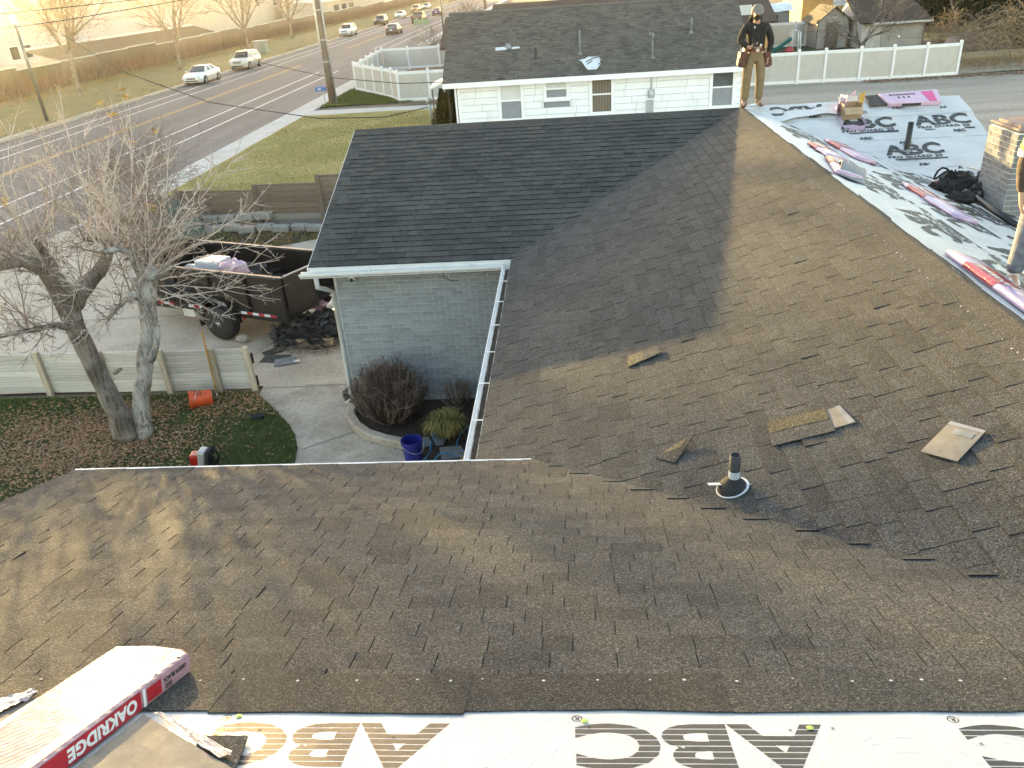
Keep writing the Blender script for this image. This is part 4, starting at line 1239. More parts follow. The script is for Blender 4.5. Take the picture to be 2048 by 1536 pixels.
part('wall', 'orange_wall', far_h, (24, 34, 90, 98, 0, 3.2)); deck('roof_slope', [(23, 89.5, 3.1), (35, 89.5, 3.1), (34, 95, 5.2), (24, 95, 5.2)], 'roof_brown', .1, far_h)
part('window', 'blind_white', far_h, (27, 29, 89.9, 89.98, 1.4, 2.6))
fh2 = thing('far_house', 'distant orange sided house glimpsed between the evergreens', 'house', (43, 100, 0))
part('wall', 'orange_wall', fh2, (41, 50, 98, 106, 0, 4.0)); deck('roof_slope', [(40.5, 97.5, 3.9), (50.5, 97.5, 3.9), (50, 102, 5.6), (41, 102, 5.6)], 'roof_brown', .1, fh2)
tv = thing('covered_caravan', 'grey camper trailer under a white tarp behind the white house', 'trailer', (16, 76, 0))
q = MB(); q.grid(lambda u, v: Vector((12.6 + 6.6 * u + .1 * fbm(u * 6, v * 6), 74.5 + 3.0 * v, 2.15 + .55 * math.sin(math.pi * min(1, v * 1.05)) + .12 * fbm(u * 8, v * 6, 2))), 24, 12); o = q.build('tarp', 'tarp_white', tv, smooth=True)
q = MB(); q.bb(12.8, 19.0, 74.7, 77.2, .55, 2.15); o = q.build('body', 'tarp_grey', tv); bevel(o, .15, 3)
for x in (14.2, 16.9):
    q = MB(); q.bb(x, x + 1.1, 74.64, 74.69, 1.3, 1.85); q.build('window', 'car_glass', tv)
for x in (15.3, 16.3):
    q = MB(); q.lathe((x, 74.75, .34), [(.34, -.1), (.34, .1)], 18, 'Y'); q.build('wheel', 'black_rubber', tv)
q = MB(); q.bb(13.4, 18.6, 74.66, 74.695, 1.16, 1.20); q.build('stripe', 'blind_white', tv)
# play slide
ps = thing('play_slide', 'small teal and white plastic play slide beside the vinyl fence', 'slide', (15.3, 61.5, 0))
q = MB(); q.grid(lambda u, v: Vector((14.4 + 1.5 * u, 61.3 + .5 * v, .12 + .95 * u ** 1.1 + (.14 if v in (0, 1) else 0))), 10, 6); o = q.build('chute', simple('teal_plastic', (.02, .16, .15), .4), ps); sm = o.modifiers.new('t', 'SOLIDIFY'); sm.thickness = .05
q = MB()
for y in (61.25, 61.85): q.tube([(15.9, y, 0), (15.9, y, 1.5), (16.15, y, 1.62), (16.4, y, 1.5), (16.5, y, 0)], .05, 8)
for z in (.4, .8): q.tube([(16.45, 61.25, z), (16.45, 61.85, z)], .04, 6)
q.build('ladder', 'vinyl_white', ps, smooth=True)
q = MB(); q.lathe((15.7, 61.1, .32), [(.3, -.08), (.32, 0), (.3, .08)], 14, 'Y'); q.build('toy_wheel', 'red_film', ps, smooth=True)

# ================================================================== STREET FURNITURE
up = thing('utility_pole', 'tall brown wooden utility pole with grey conduit beside the pavement', 'pole', (-14.15, 50.2, 0))
q = MB(); q.tube([(-14.15, 50.2, -.1), (-14.12, 50.2, 4), (-14.08, 50.2, 11)], [.24, .21, .15], 12); q.build('shaft', 'pole_wood', up, smooth=True)
q = MB(); q.tube([(-13.86, 50.05, 0), (-13.9, 50.05, 4.2), (-13.92, 50.05, 10.5)], .055, 8); q.build('conduit', 'galv', up, smooth=True)
q = MB(); q.tube([(-14.32, 49.98, 2.9), (-14.28, 49.98, 6.2), (-14.25, 50.0, 10.5)], .065, 8); q.build('cable_guard', 'aged_white', up, smooth=True)
for z in (2.4, 3.6, 5.2): 
    q = MB(); q.lathe((-14.12, 50.2, z), [(.235, -.04), (.245, 0), (.235, .04)], 14); q.build('band', 'galv', up)
q = MB(); q.tube([(-15.3, 50.2, 10.2), (-12.9, 50.2, 10.2)], .07, 6); q.build('crossarm', 'pole_wood', up)
sl_ = thing('street_lamp', 'slim grey street lamp post on the far verge', 'street lamp', (-31.9, 49.3, 0))
q = MB(); q.tube([(-31.9, 49.3, 0), (-31.95, 49.3, 3), (-32.0, 49.3, 5.6)], [.12, .095, .07], 10); q.build('post', 'dark_metal', sl_, smooth=True)
q = MB(); q.lathe((-32.0, 49.3, 5.55), [(.08, 0), (.20, .12), (.24, .35), (.16, .50), (.03, .58)], 14); q.build('lamp_head', 'blind_white', sl_, smooth=True)
mbx = thing('mailbox', 'blue metal mailbox on a thin post at the kerb', 'mailbox', (-14.55, 49.8, 0))
q = MB(); q.tube([(-14.5, 49.8, 0), (-14.5, 49.8, .85)], .03, 8); q.build('post', 'galv', mbx)
q = MB()
prof = [(-.12, 0), (.12, 0), (.12, .14)] + [(.12 * math.cos(a), .14 + .12 * math.sin(a)) for a in (.5, 1.05, 1.57, 2.1, 2.64)] + [(-.12, .14)]
q.prism([Vv(-14.95, 49.8 + a, .82 + b) for a, b in prof], .62, (1, 0, 0)); o = q.build('box', simple('mail_blue', (.06, .13, .35), .4), mbx)
q = MB(); q.bb(-14.80, -14.6, 49.67, 49.679, .90, .98); q.build('label', 'blind_white', mbx)
ub = thing('utility_box', 'pale green grey utility cabinet on the far verge', 'utility box', (-34.2, 95.7, 0))
q = MB(); q.bb(-34.9, -33.5, 95.2, 96.4, 0.1, 1.35); o = q.build('cabinet', simple('box_green', (.25, .28, .24), .6), ub); bevel(o, .05, 2)
q = MB(); q.bb(-35.0, -33.4, 95.1, 96.5, 1.352, 1.42); q.build('lid', 'galv', ub)
q = MB(); q.bb(-34.85, -34.25, 95.17, 95.199, .2, 1.25); q.build('door', 'stone_block', ub)
q = MB(); q.bb(-35.1, -33.3, 95.0, 96.6, 0, .10); q.build('pad', 'cement_grey', ub)
sg = thing('street_sign', 'green street name sign on a slim post at the corner', 'sign', (-13.6, 82, 0))
q = MB(); q.tube([(-13.2, 82, 0), (-13.3, 82, 3.4)], .035, 6); q.build('post', 'galv', sg)
q = MB(); q.bb(-14.1, -12.7, 81.97, 81.995, 2.6, 3.05); q.build('blade', simple('sign_green', (.20, .30, .18), .5), sg)
q = MB(); q.tube([(-10.8, 78, 0), (-10.9, 78, 8)], .06, 8); o = q.build('steel_pole', 'dark_metal', smooth=True); tag(o, 'thin dark pole rising behind the white house roof corner', 'pole')
q = MB(); q.tube([(-16.0, 181, 0), (-16.1, 181, 9)], .28, 8); o = q.build('utility_pole', 'pole_wood', smooth=True); tag(o, 'distant wooden pole beside the street above the white house ridge', 'pole')
# wires
def wire(name, pts, r, label, mat='black_rubber', sag=0.0):
    q = MB(); out = []
    for (a, b) in zip(pts, pts[1:]):
        a = Vector(a); b = Vector(b)
        for k in range(24):
            t = k / 24; p = a.lerp(b, t); p.z -= sag * 4 * t * (1 - t); out.append(p)
    out.append(Vector(pts[-1])); q.tube(out, r, 5); o = q.build(name, mat, smooth=True); tag(o, label, 'cable')
def at_d(pxx, pyy, dist):
    d = CM @ Vector((pxx - 1024, 768 - pyy, -1589.7)); d.normalize(); return cam_p + d * dist
wire('overhead_cable', [at_d(100, 55, 62), at_d(250, 145, 48), at_d(420, 205, 44), at_d(640, 237, 42), at_d(770, 234, 42), at_d(858, 214, 43)], .022, 'thick dark service cable crossing the street to the grey riser post')
wire('overhead_cable', [at_d(480, 95, 52), at_d(520, 125, 46), at_d(660, 155, 40), at_d(800, 167, 37), at_d(930, 163, 35), at_d(1010, 157, 34)], .018, 'dark service cable running to the white house eave')
wire('overhead_cable', [at_d(-60, 34, 60), at_d(120, 16, 60), at_d(320, -6, 60)], .030, 'upper of two cables crossing above the lamp post')
wire('overhead_cable', [at_d(-60, 66, 60), at_d(120, 42, 60), at_d(320, 8, 60), at_d(420, -10, 60)], .030, 'lower of two cables crossing above the lamp post')
# riser post at the neighbour's corner
rp = thing('riser_post', 'grey metal riser post with cable hood beside the cone shrub', 'pole', (-6.3, 41.0, 0))
P0 = at_d(858, 205, 41.5)
q = MB(); q.tube([(P0.x + .08, P0.y, 0), (P0.x, P0.y, P0.z)], .06, 8); q.build('post', 'galv', rp, smooth=True)
q = MB(); q.lathe((P0.x, P0.y, P0.z - .05), [(.10, 0), (.16, .10), (.12, .24), (.03, .30)], 10); q.build('hood', 'galv', rp, smooth=True)
pc = thing('door_canopy', 'white corner canopy with thin supports beside the white house', 'canopy', (-5.2, 36.5, 0))
q = MB(); q.prism([Vv(-5.9, 36.4, 2.1), Vv(-4.96, 36.2, 2.45), Vv(-4.96, 37.4, 2.55), Vv(-5.9, 37.6, 2.2)], .07); q.build('roof', 'siding_trim', pc)
q = MB(); q.tube([(-5.8, 36.5, 0), (-5.8, 36.5, 2.1)], .03, 6); q.build('support', 'dark_metal', pc)
q = MB(); q.tube([(-5.1, 36.4, 0), (-5.1, 36.4, 2.3)], .03, 6); q.build('support', 'dark_metal', pc)

# ================================================================== ACROSS THE STREET
ff = thing('verge_fence', 'stepped concrete panel fence covered in dry vines across the street', 'fence', (-42.6, 110, 0))
rs = random.Random(15); y = 40.0
while y < 330:
    e = y + 6.0; H = 1.95 + .28 * (((y - 40) / 6) % 4) / 4 + .1
    q = MB(); q.bb(-42.75, -42.60, y + .02, e - .02, 0.1, H); q.build('panel', 'brown_wood', ff)
    q = MB(); q.bb(-42.82, -42.53, y + .0, e, H, H + .07); q.build('coping', 'cream_trim', ff)
    y = e
simple('vine_red', (.26, .13, .08), .9, .3, 9)
q = MB()
for k in range(26000):
    y = 40 + (rs.random() ** 1.5) * 260; H = 2.05 + .1 * fbm(y * .3, 1); z0 = rs.uniform(0, .9) ; x = -42.58 + rs.uniform(0, .3)
    ln = rs.uniform(.5, 1.3); dx = rs.gauss(0, .05); dy = rs.gauss(0, .22)
    z1 = min(z0 + ln, H + .1); w = rs.uniform(.012, .03)
    q.cur = rs.randrange(3)
    q.add([(x, y - w, z0 + .1), (x, y + w, z0 + .1), (x + .05 + dx, y + dy, z1)], [(0, 1, 2)])
o = q.build('dry_vines', ['twig_brown', 'vine_red', 'twig_red'], None); o['kind'] = 'stuff'; tag(o, 'mat of dry brown vines hanging over the fence across the street', 'vines')
# big pale warehouse, and what stands before it
wh = thing('warehouse', 'long pale warehouse behind the vine covered fence across the street', 'building', (-68, 120, 0))
WXF = -62.0
part('wall', 'wall_white', wh, (-110, WXF, 84, 140, 0, 8.7)); part('wall', 'wall_cream', wh, (-110, WXF - .4, 140.02, 215, 0, 8.9))
part('wall', 'wall_grey', wh, (-112, WXF + 1.2, 215.04, 300, 0, 8.0))
part('parapet', 'aged_white', wh, (-110.1, WXF + .12, 83.9, 139.9, 8.5, 8.72)); part('parapet', 'aged_white', wh, (-110.1, WXF - .28, 140.1, 214.9, 8.7, 8.92))
for y in range(90, 214, 6):
    fx = WXF if y < 140 else WXF - .4
    part('panel_joint', 'cream_trim', wh, (fx + .001, fx + .04, y - .05, y + .05, 0, 8.4))
for (y, z, w, h_) in ((93, 1.2, 1.5, 1.3), (95.4, 1.2, 1.5, 1.3), (176, 3.6, 2.0, 1.8), (187, 3.4, 2.2, 1.9)):
    fx = WXF if y < 140 else WXF - .4
    q = MB(); q.bb(fx + .002, fx + .10, y - .1, y + w + .1, z - .1, z + h_ + .1); w_ = q.build('window', 'aged_white', wh)
    q = MB(); q.bb(fx + .101, fx + .12, y, y + w, z, z + h_); q.build('pane', 'car_glass', w_)
for y in (222, 232, 242):
    q = MB(); q.bb(WXF + 1.2, WXF + 1.3, y, y + 7, 2.2, 5.6); w_ = q.build('window', 'wall_grey', wh)
    for k in range(4):
        for j in range(3): q = MB(); q.bb(WXF + 1.301, WXF + 1.34, y + .15 + k * 1.72, y + 1.6 + k * 1.72, 2.35 + j * 1.1, 3.3 + j * 1.1); q.build('pane', 'window_glass', w_)
sg2 = MB(); sg2.bb(WXF + .102, WXF + .16, 97.5, 103, 1.1, 2.6); o = sg2.build('wall_panel', simple('faded_pink', (.55, .42, .40), .7), wh)
# lower flat roofed annex and the sheds in front of it
an = thing('low_annex', 'low cream flat roofed annex in front of the warehouse', 'building', (-52, 205, 0))
part('wall', 'wall_cream', an, (-60, -50, 185, 240, 0, 3.4)); part('roof', 'aged_white', an, (-60.4, -49.6, 184.6, 240.4, 3.4, 3.7))
for y in (190, 197, 204): 
    q = MB(); q.bb(-50, -49.9, y, y + 4, 1.0, 2.6); q.build('window', 'window_glass', an)
lr = thing('metal_roof_shed', 'low shed with ribbed tan metal roof behind the vine fence', 'shed', (-49, 92, 0))
part('wall', 'wall_cream', lr, (-52, -46, 76, 112, 0, 1.8)); deck('roof_slope', [(-45.6, 75.5, 1.85), (-45.6, 112.5, 1.85), (-49, 112.5, 2.9), (-49, 75.5, 2.9)], 'twig_tan', .08, lr)
rs_ = Slope((-45.6, 75.5, 1.85), (0, 1, 0), (-3.4, 0, 1.05))
q = MB()
for k in range(74): q.tube([rs_.p(.25 + k * .5, 0, .03), rs_.p(.25 + k * .5, 3.55, .03)], .035, 4)
q.build('rib', 'brown_wood', lr, kind='stuff')
part('ridge', 'aged_white', lr, (-49.3, -48.8, 75.4, 112.6, 2.86, 3.05))
sheet('yard_paving', [(-62, 30), (-42.9, 30), (-42.9, 320), (-62, 320)], 0.05, 'sidewalk_concrete')

# ================================================================== VEHICLES
def paint(name, c, flake=0.0):
    if name in MATS: return name
    m = NT(name); n = m.noise(m.pos((1, 1, 1), 'object'), 2.0, 2)
    m.col(m.ramp(n, [(.3, tuple(x * .93 for x in c)), (.7, c)])).rough(.32); m.p.inputs['Metallic'].default_value = flake
    m.p.inputs['Coat Weight'].default_value = .6; m.p.inputs['Coat Roughness'].default_value = .06
    return name
def loft(mb, rings, cap=True):
    n = len(rings[0]); vs = [p for r_ in rings for p in r_]; fs = []
    for i in range(len(rings) - 1):
        for k in range(n): fs.append((i * n + k, i * n + (k + 1) % n, (i + 1) * n + (k + 1) % n, (i + 1) * n + k))
    if cap: fs.append(tuple(reversed(range(n)))); fs.append(tuple(range((len(rings) - 1) * n, len(rings) * n)))
    mb.add(vs, fs)
def sub(o, lv=1):
    m = o.modifiers.new('sub', 'SUBSURF'); m.levels = lv; m.render_levels = lv; return o
red_l = simple('tail_red', (.30, .012, .012), .2); head_l = simple('lamp_clear', (.62, .63, .65), .12, .05)
simple('rim_alloy', (.42, .43, .45), .35, .1, metal=.7)
TYRE = RIM = None
def car(name, label, loc, rz, kind, col, cat='car', sc=0.93, flake=0.2, group='cars parked along the far kerb'):
    paint(*col, flake) if not isinstance(col, str) else None
    cm = col[0]
    t = thing(name, label, cat, loc, rz, group); t.scale = (sc, sc, sc)
    if kind == 'sedan':
        st = [(2.42, .60, .34, .58), (2.36, .74, .24, .70), (2.05, .87, .20, .80), (1.4, .91, .20, .92), (.8, .92, .20, .98), (-.5, .92, .20, 1.0), (-1.5, .92, .20, 1.03), (-2.0, .89, .22, 1.03), (-2.30, .82, .28, .99), (-2.40, .72, .38, .88)]
        gh = dict(f0=(1.05, .95), f1=(.25, 1.42), r1=(-.95, 1.42), r0=(-1.75, 1.02), wb=.82, wt=.60); wz, wy, wr = .33, (1.45, -1.40), .335
    elif kind == 'suv':
        st = [(2.38, .66, .40, .78), (2.30, .80, .30, .92), (2.0, .90, .26, 1.02), (1.3, .93, .26, 1.08), (.8, .94, .26, 1.10), (-.5, .94, .26, 1.10), (-1.6, .94, .26, 1.12), (-2.1, .92, .28, 1.12), (-2.32, .86, .34, 1.05), (-2.38, .78, .42, .90)]
        gh = dict(f0=(1.15, 1.07), f1=(.45, 1.66), r1=(-1.85, 1.66), r0=(-2.22, 1.10), wb=.84, wt=.66); wz, wy, wr = .36, (1.42, -1.42), .37
    else:
        st = [(2.85, .75, .45, .90), (2.75, .90, .36, 1.04), (2.3, .98, .32, 1.12), (1.4, 1.0, .32, 1.15), (.9, 1.0, .32, 1.16), (-.6, 1.0, .32, 1.16), (-.75, 1.0, .32, 1.30), (-2.6, 1.0, .34, 1.32), (-2.80, .97, .40, 1.32), (-2.85, .92, .50, 1.22)]
        gh = dict(f0=(1.25, 1.13), f1=(.6, 1.84), r1=(-.55, 1.86), r0=(-.78, 1.28), wb=.90, wt=.72); wz, wy, wr = .40, (1.85, -1.80), .41
    q = MB(); rings = []
    for (y, w, zb, zt) in st:
        half = [(0, zb), (w * .86, zb), (w * .98, zb + .10), (w, (zb + zt) / 2 + .05), (w * .97, zt - .10), (w * .88, zt - .015), (w * .5, zt + .015)]
        ring = half + [(0, zt + .02)] + [(-a, b) for a, b in reversed(half[1:])]
        rings.append([Vector((a, y, b)) for a, b in ring])
    loft(q, rings); body = q.build('body', cm, t, smooth=True, world=False)
    g = gh; nn = 7
    def glass(name, pts, mat='car_glass', off=0.0):
        qq = MB(); qq.add(pts, [tuple(range(len(pts)))]); o = qq.build(name, mat, t, world=False); sm = o.modifiers.new('t', 'SOLIDIFY'); sm.thickness = .02; return o
    (fy0, fz0), (fy1, fz1), (ry1, rz1), (ry0, rz0) = g['f0'], g['f1'], g['r1'], g['r0']; wb, wt = g['wb'], g['wt']
    lp = lambda a, b, k: tuple(a[i] + (b[i] - a[i]) * k for i in range(3))
    FA, FB = (wb, fy0, fz0), (wt, fy1, fz1); RA, RB = (wb, ry0, rz0), (wt, ry1, rz1)
    mir = lambda p: (-p[0], p[1], p[2])
    # cabin shell in paint
    q = MB(); sh_ = [FA, FB, RB, RA]
    v = [FA, FB, RB, RA, mir(FA), mir(FB), mir(RB), mir(RA)]
    q.add(v, [(0, 1, 2, 3), (7, 6, 5, 4), (0, 4, 5, 1), (1, 5, 6, 2), (2, 6, 7, 3), (3, 7, 4, 0)]); cab = q.build('cabin', cm, t, world=False); bevel(cab, .06, 3)
    for p in cab.data.polygons: p.use_smooth = True
    def inset(quad, k0, k1, m0, m1, out):
        A, B, C, D = [Vector(p) for p in quad]
        f = lambda u, v_: (A.lerp(B, u)).lerp(D.lerp(C, u), v_)
        n = (B - A).cross(D - A).normalized(); c = (A + B + C + D) / 4
        if n.dot(c - Vector((0, c.y if abs(n.x) > .5 else (fy0 + ry0) / 2, c.z - .2))) < 0: n = -n
        return [f(k0, m0) + n * out, f(k1, m0) + n * out, f(k1, m1) + n * out, f(k0, m1) + n * out]
    glass('windshield', inset((mir(FA), FA, FB, mir(FB)), .06, .94, .05, .93, .006))
    glass('rear_window', inset((RA, mir(RA), mir(RB), RB), .07, .93, .08, .90, .006))
    for sgn in (1, -1):
        m_ = (lambda p: p) if sgn > 0 else mir
        quad = [m_(FA), m_(RA), m_(RB), m_(FB)]
        glass('side_window', inset(quad, .10, .47, .07, .88, .006)); glass('side_window', inset(quad, .51, .86 if kind != 'suv' else .72, .07, .88, .006))
        if kind == 'suv': glass('side_window', inset(quad, .75, .93, .09, .86, .006))
        w0 = st[3][1]
        q = MB(); q.box((sgn * (wb + .12), fy0 - .12, fz0 + .08), (.20, .10, .14)); o = q.build('mirror', cm, t, world=False); bevel(o, .03, 2)
        q = MB(); q.box((sgn * .62, st[0][0] - .06, st[1][3] - .10), (.36, .20, .13), Matrix.Rotation(-sgn * .25, 3, 'Z')); o = q.build('headlight', 'lamp_clear', t, world=False); bevel(o, .03, 2)
        q = MB(); q.box((sgn * (.66 if kind != 'pickup' else .86), st[-1][0] + .03, st[-2][3] - .16), (.36 if kind == 'sedan' else .18, .14, .15 if kind == 'sedan' else .34)); o = q.build('tail_light', 'tail_red', t, world=False); bevel(o, .03, 2)
        q = MB(); q.box((sgn * (w0 + .004), .05, .62), (.012, .012, .70)); q.box((sgn * (w0 + .004), -.95, .62), (.012, .012, .70)); q.build('door_gap', 'black_plastic', t, world=False)
        q = MB(); q.box((sgn * (w0 + .012), -.75, .82), (.02, .18, .03)); q.build('handle', cm, t, world=False)
        for wyy in wy:
            q = MB(); q.lathe((sgn * (w0 - .10), wyy, wz + .01), [(wr + .06, -.02), (wr + .06, .108)] if sgn > 0 else [(wr + .06, -.108), (wr + .06, .02)], 22, 'X'); q.build('wheel_arch', 'black_plastic', t, world=False)
            we = bpy.data.objects.new('wheel', None); COL.objects.link(we); we.parent = t; we.location = (sgn * (w0 - .08), wyy, wr)
            q = MB(); q.lathe((0, 0, 0), [(wr * .62, -.11), (wr * .95, -.11), (wr, -.07), (wr, .07), (wr * .95, .11), (wr * .62, .11)], 22, 'X'); q.build('tyre', 'black_rubber', we, smooth=True, world=False)
            q = MB(); q.lathe((sgn * .06, 0, 0), [(wr * .64, -.04), (wr * .64, .055), (wr * .5, .045), (wr * .1, .06)] if sgn > 0 else [(wr * .1, -.06), (wr * .5, -.045), (wr * .64, -.055), (wr * .64, .04)], 20, 'X'); q.build('rim', 'rim_alloy', we, smooth=True, world=False)
    q = MB(); q.box((0, st[0][0] - .02, st[0][3] - .02), (.80, .08, .13 if kind == 'sedan' else .2)); o = q.build('grille', 'black_plastic', t, world=False); bevel(o, .03, 2)
    if kind != 'sedan':
        for k in range(-3, 4): q = MB(); q.box((k * .11, st[0][0] + .024, st[0][3] - .02), (.03, .02, .17)); q.build('grille_bar', cm, t, world=False)
    q = MB(); q.box((0, st[0][0] - .06, st[0][2] + .04), (1.15, .16, .10)); o = q.build('lower_intake', 'black_plastic', t, world=False); bevel(o, .03, 2)
    q = MB(); q.box((0, st[-1][0] - .005, st[-1][2] + .26), (.34, .02, .16)); q.build('licence_plate', 'blind_white', t, world=False)
    q = MB(); q.box((0, st[-1][0] + .04, st[-1][2] + .04), (1.3, .14, .14)); o = q.build('rear_bumper', 'black_plastic' if kind != 'sedan' else cm, t, world=False); bevel(o, .04, 2)
    if kind == 'pickup':
        q = MB(); q.box((0, -1.75, 1.325), (1.62, 1.85, .02)); q.build('bed', 'black_plastic', t, world=False)
    return t
PI = math.pi
ZS = -.03
car('parked_car', 'white sedan parked first along the far kerb', (-29.75, 68.2, ZS), PI, 'sedan', ('paint_white_car', (.72, .72, .70)))
car('parked_car', 'silver crossover parked right behind the first white sedan', (-29.9, 78.8, ZS), PI, 'suv', ('paint_silver', (.50, .50, .50)), flake=.4)
car('parked_car', 'white boxy off-roader parked just past the utility pole', (-30.2, 120.5, ZS), PI, 'suv', ('paint_white_car', (.72, .72, .70)))
car('parked_car', 'dark SUV parked behind the white boxy off-roader', (-30.7, 146, ZS), PI, 'suv', ('paint_dark', (.05, .05, .05)))
car('parked_car', 'white sedan parked behind the dark SUV', (-31.2, 167, ZS), PI, 'sedan', ('paint_white_car', (.72, .72, .70)))
car('parked_car', 'tan hatchback parked beyond the second white sedan', (-32.2, 192, ZS), PI, 'suv', ('paint_tan', (.45, .30, .16)))
car('parked_car', 'pale grey sedan parked behind the tan hatchback', (-32.4, 208, ZS), PI, 'sedan', ('paint_pale', (.50, .50, .47)))
car('moving_car', 'dark grey sedan driving away in the near lane', (-23.2, 118.2, ZS), 0, 'sedan', ('paint_grey', (.09, .09, .095)), group='cars driving on the street')
car('pickup_truck', 'black pickup truck driving away behind the street sign', (-24.0, 145, ZS), 0, 'pickup', ('paint_dark', (.03, .03, .03)), 'truck', group='cars driving on the street')
car('moving_car', 'blue sedan driving away ahead of the black pickup', (-24.4, 170, ZS), 0, 'sedan', ('paint_blue', (.04, .05, .16)), group='cars driving on the street')
car('moving_car', 'distant white car farthest up the street', (-33.0, 262, ZS), PI, 'suv', ('paint_white_car', (.72, .72, .70)), group='cars driving on the street')

# ------------------------------------------------------------------ dump trailer
tr = thing('dump_trailer', 'black steel dump trailer with open rear doors on the driveway', 'trailer', (-5.30, 15.09, 0), R(159.2))
HW, TL, Z0, Z1 = .82, 3.75, .62, 1.40
def tp(name, mat, *bx, bev=.008):
    q = MB()
    for b in bx: q.bb(*b)
    o = q.build(name, mat, tr, world=False)
    if bev: bevel(o, bev, 1)
    return o
tp('floor', 'black_paint', (0, TL, -HW, HW, Z0 - .04, Z0))
for s_ in (1, -1):
    sd = tp('side_panel', 'black_paint', (0.02, TL, s_ * HW - .02, s_ * HW + .02, Z0 + .001, Z1))
    tp('top_rail', 'dark_metal', (0.0, TL, s_ * HW - .04, s_ * HW + .04, Z1 + .001, Z1 + .05))
    tp('lower_rail', 'black_paint', (0.0, TL, s_ * HW - .03, s_ * HW + .05, Z0 - .12, Z0 + .04))
    for x in (.03, .95, 1.9, 2.85, TL - .03): tp('stake', 'black_paint', (x - .035, x + .035, s_ * (HW + .05) - .03, s_ * (HW + .05) + .03, Z0 + .041, Z1))
    tp('corrugation', 'black_paint', (0.1, TL - .1, s_ * (HW + .03) - .012, s_ * (HW + .03) + .012, 1.0, 1.06))
q = MB()
for k in range(6):
    pass
for (x0, n_) in ((0.28, 6), (2.0, 4), (3.0, 3)):
    for k in range(n_):
        q = MB(); q.bb(x0 + k * .15, x0 + k * .15 + .148, HW + .051, HW + .056, Z0 - .03, Z0 + .025); q.build('reflector', 'red_film' if k % 2 == 0 else 'white_film', tr, world=False)
tp('front_panel', 'black_paint', (TL, TL + .04, -HW, HW, Z0, Z1 + .1))
tp('chassis', 'black_paint', (-.05, TL + .2, -.55, -.45, .40, .56), (-.05, TL + .2, .45, .55, .40, .56))
q = MB(); q.add([(TL - .2, -.55, .40), (TL + 1.4, -.06, .40), (TL + 1.4, .06, .40), (TL - .2, .55, .40), (TL - .2, -.55, .52), (TL + 1.4, -.06, .52), (TL + 1.4, .06, .52), (TL - .2, .55, .52)], [(3, 2, 1, 0), (4, 5, 6, 7), (0, 1, 5, 4), (1, 2, 6, 5), (2, 3, 7, 6), (3, 0, 4, 7)]); q.build('tongue', 'black_paint', tr, world=False)
tp('tool_box', 'black_paint', (TL + .1, TL + .55, -.4, .4, .53, .95))
# rear doors swung out
def tdoor(hinge_y, ang):
    e = bpy.data.objects.new('rear_door', None); COL.objects.link(e); e.parent = tr; e.location = (-.02, hinge_y, 0); e.rotation_euler = (0, 0, ang)
    q = MB(); W_ = HW - .02
    q.bb(-.02, .02, 0, W_, Z0 - .02, Z0 + .06); q.bb(-.02, .02, 0, W_, Z1 - .06, Z1 + .04); q.bb(-.02, .02, 0, .06, Z0 + .06, Z1 - .06); q.bb(-.02, .02, W_ - .06, W_, Z0 + .06, Z1 - .06); q.bb(-.02, .02, .06, W_ - .06, 1.0, 1.06)
    q.build('door_frame', 'black_paint', e, world=False)
    q = MB(); q.bb(-.008, .008, .06, W_ - .06, Z0 + .06, 1.0); q.bb(-.008, .008, .06, W_ - .06, 1.06, Z1 - .06); q.build('door_sheet', 'black_paint', e, world=False)
    q = MB(); q.tube([(-.03, .05, Z1 + .045), (-.03, W_, Z1 + .045)], .02, 6); q.build('door_top', 'galv', e, world=False)
    q = MB(); q.bb(-.05, -.02, W_ - .2, W_ - .05, .82, .85); q.build('latch', 'galv', e, world=False)
tdoor(HW, R(172)); tdoor(-HW, R(100))
for s_ in (1, -1):
    we = bpy.data.objects.new('wheel', None); COL.objects.link(we); we.parent = tr; we.location = (1.70, s_ * (HW + .10), .375)
    q = MB(); q.lathe((0, 0, 0), [(.21, -.12), (.34, -.125), (.372, -.09), (.375, 0), (.372, .09), (.34, .125), (.21, .12)], 30, 'Y'); q.build('tyre', 'black_rubber', we, smooth=True, world=False)
    q = MB(); q.lathe((0, s_ * .05, 0), [(.22, -.06), (.215, .06), (.19, .055), (.12, .02), (.09, .05), (.03, .055)] if s_ > 0 else [(.03, -.055), (.09, -.05), (.12, -.02), (.19, -.055), (.215, -.06), (.22, .06)], 24, 'Y'); q.build('rim', 'black_paint', we, smooth=True, world=False)
    q = MB(); q.lathe((0, s_ * .11, 0), [(.045, -.03), (.04, .03), (.02, .04)] if s_ > 0 else [(.02, -.04), (.04, -.03), (.045, .03)], 14, 'Y'); q.build('hub', 'steel', we, smooth=True, world=False)
    for k in range(6):
        a = k * PI / 3; q = MB(); q.lathe((.075 * math.cos(a), s_ * .105, .075 * math.sin(a)), [(.012, -.02), (.012, .02)], 6, 'Y'); q.build('lug_nut', 'steel', we, world=False)
    q = MB(); q.grid(lambda u, v: Vector((1.70 + .46 * math.cos(PI * u), s_ * (HW + .02 + .22 * v), .39 + .46 * math.sin(PI * u))), 14, 2); o = q.build('fender', 'black_paint', tr, world=False, smooth=True); sm = o.modifiers.new('t', 'SOLIDIFY'); sm.thickness = .012
    q = MB(); q.lathe((1.12, s_ * (HW + .06), .50), [(.03, -.012), (.035, .01)], 12, 'Y'); q.build('marker_lamp', 'tail_red', tr, world=False)
tp('mud_flap', 'black_rubber', (2.20, 2.24, HW - .1, HW + .2, .25, .55))
tp('jack', 'galv', (TL + 1.1, TL + 1.2, .12, .2, .02, .8))
q = MB(); q.box((2.62, HW + .065, .46), (.30, .02, .16)); q.build('placard', 'cardboard_light', tr, world=False)
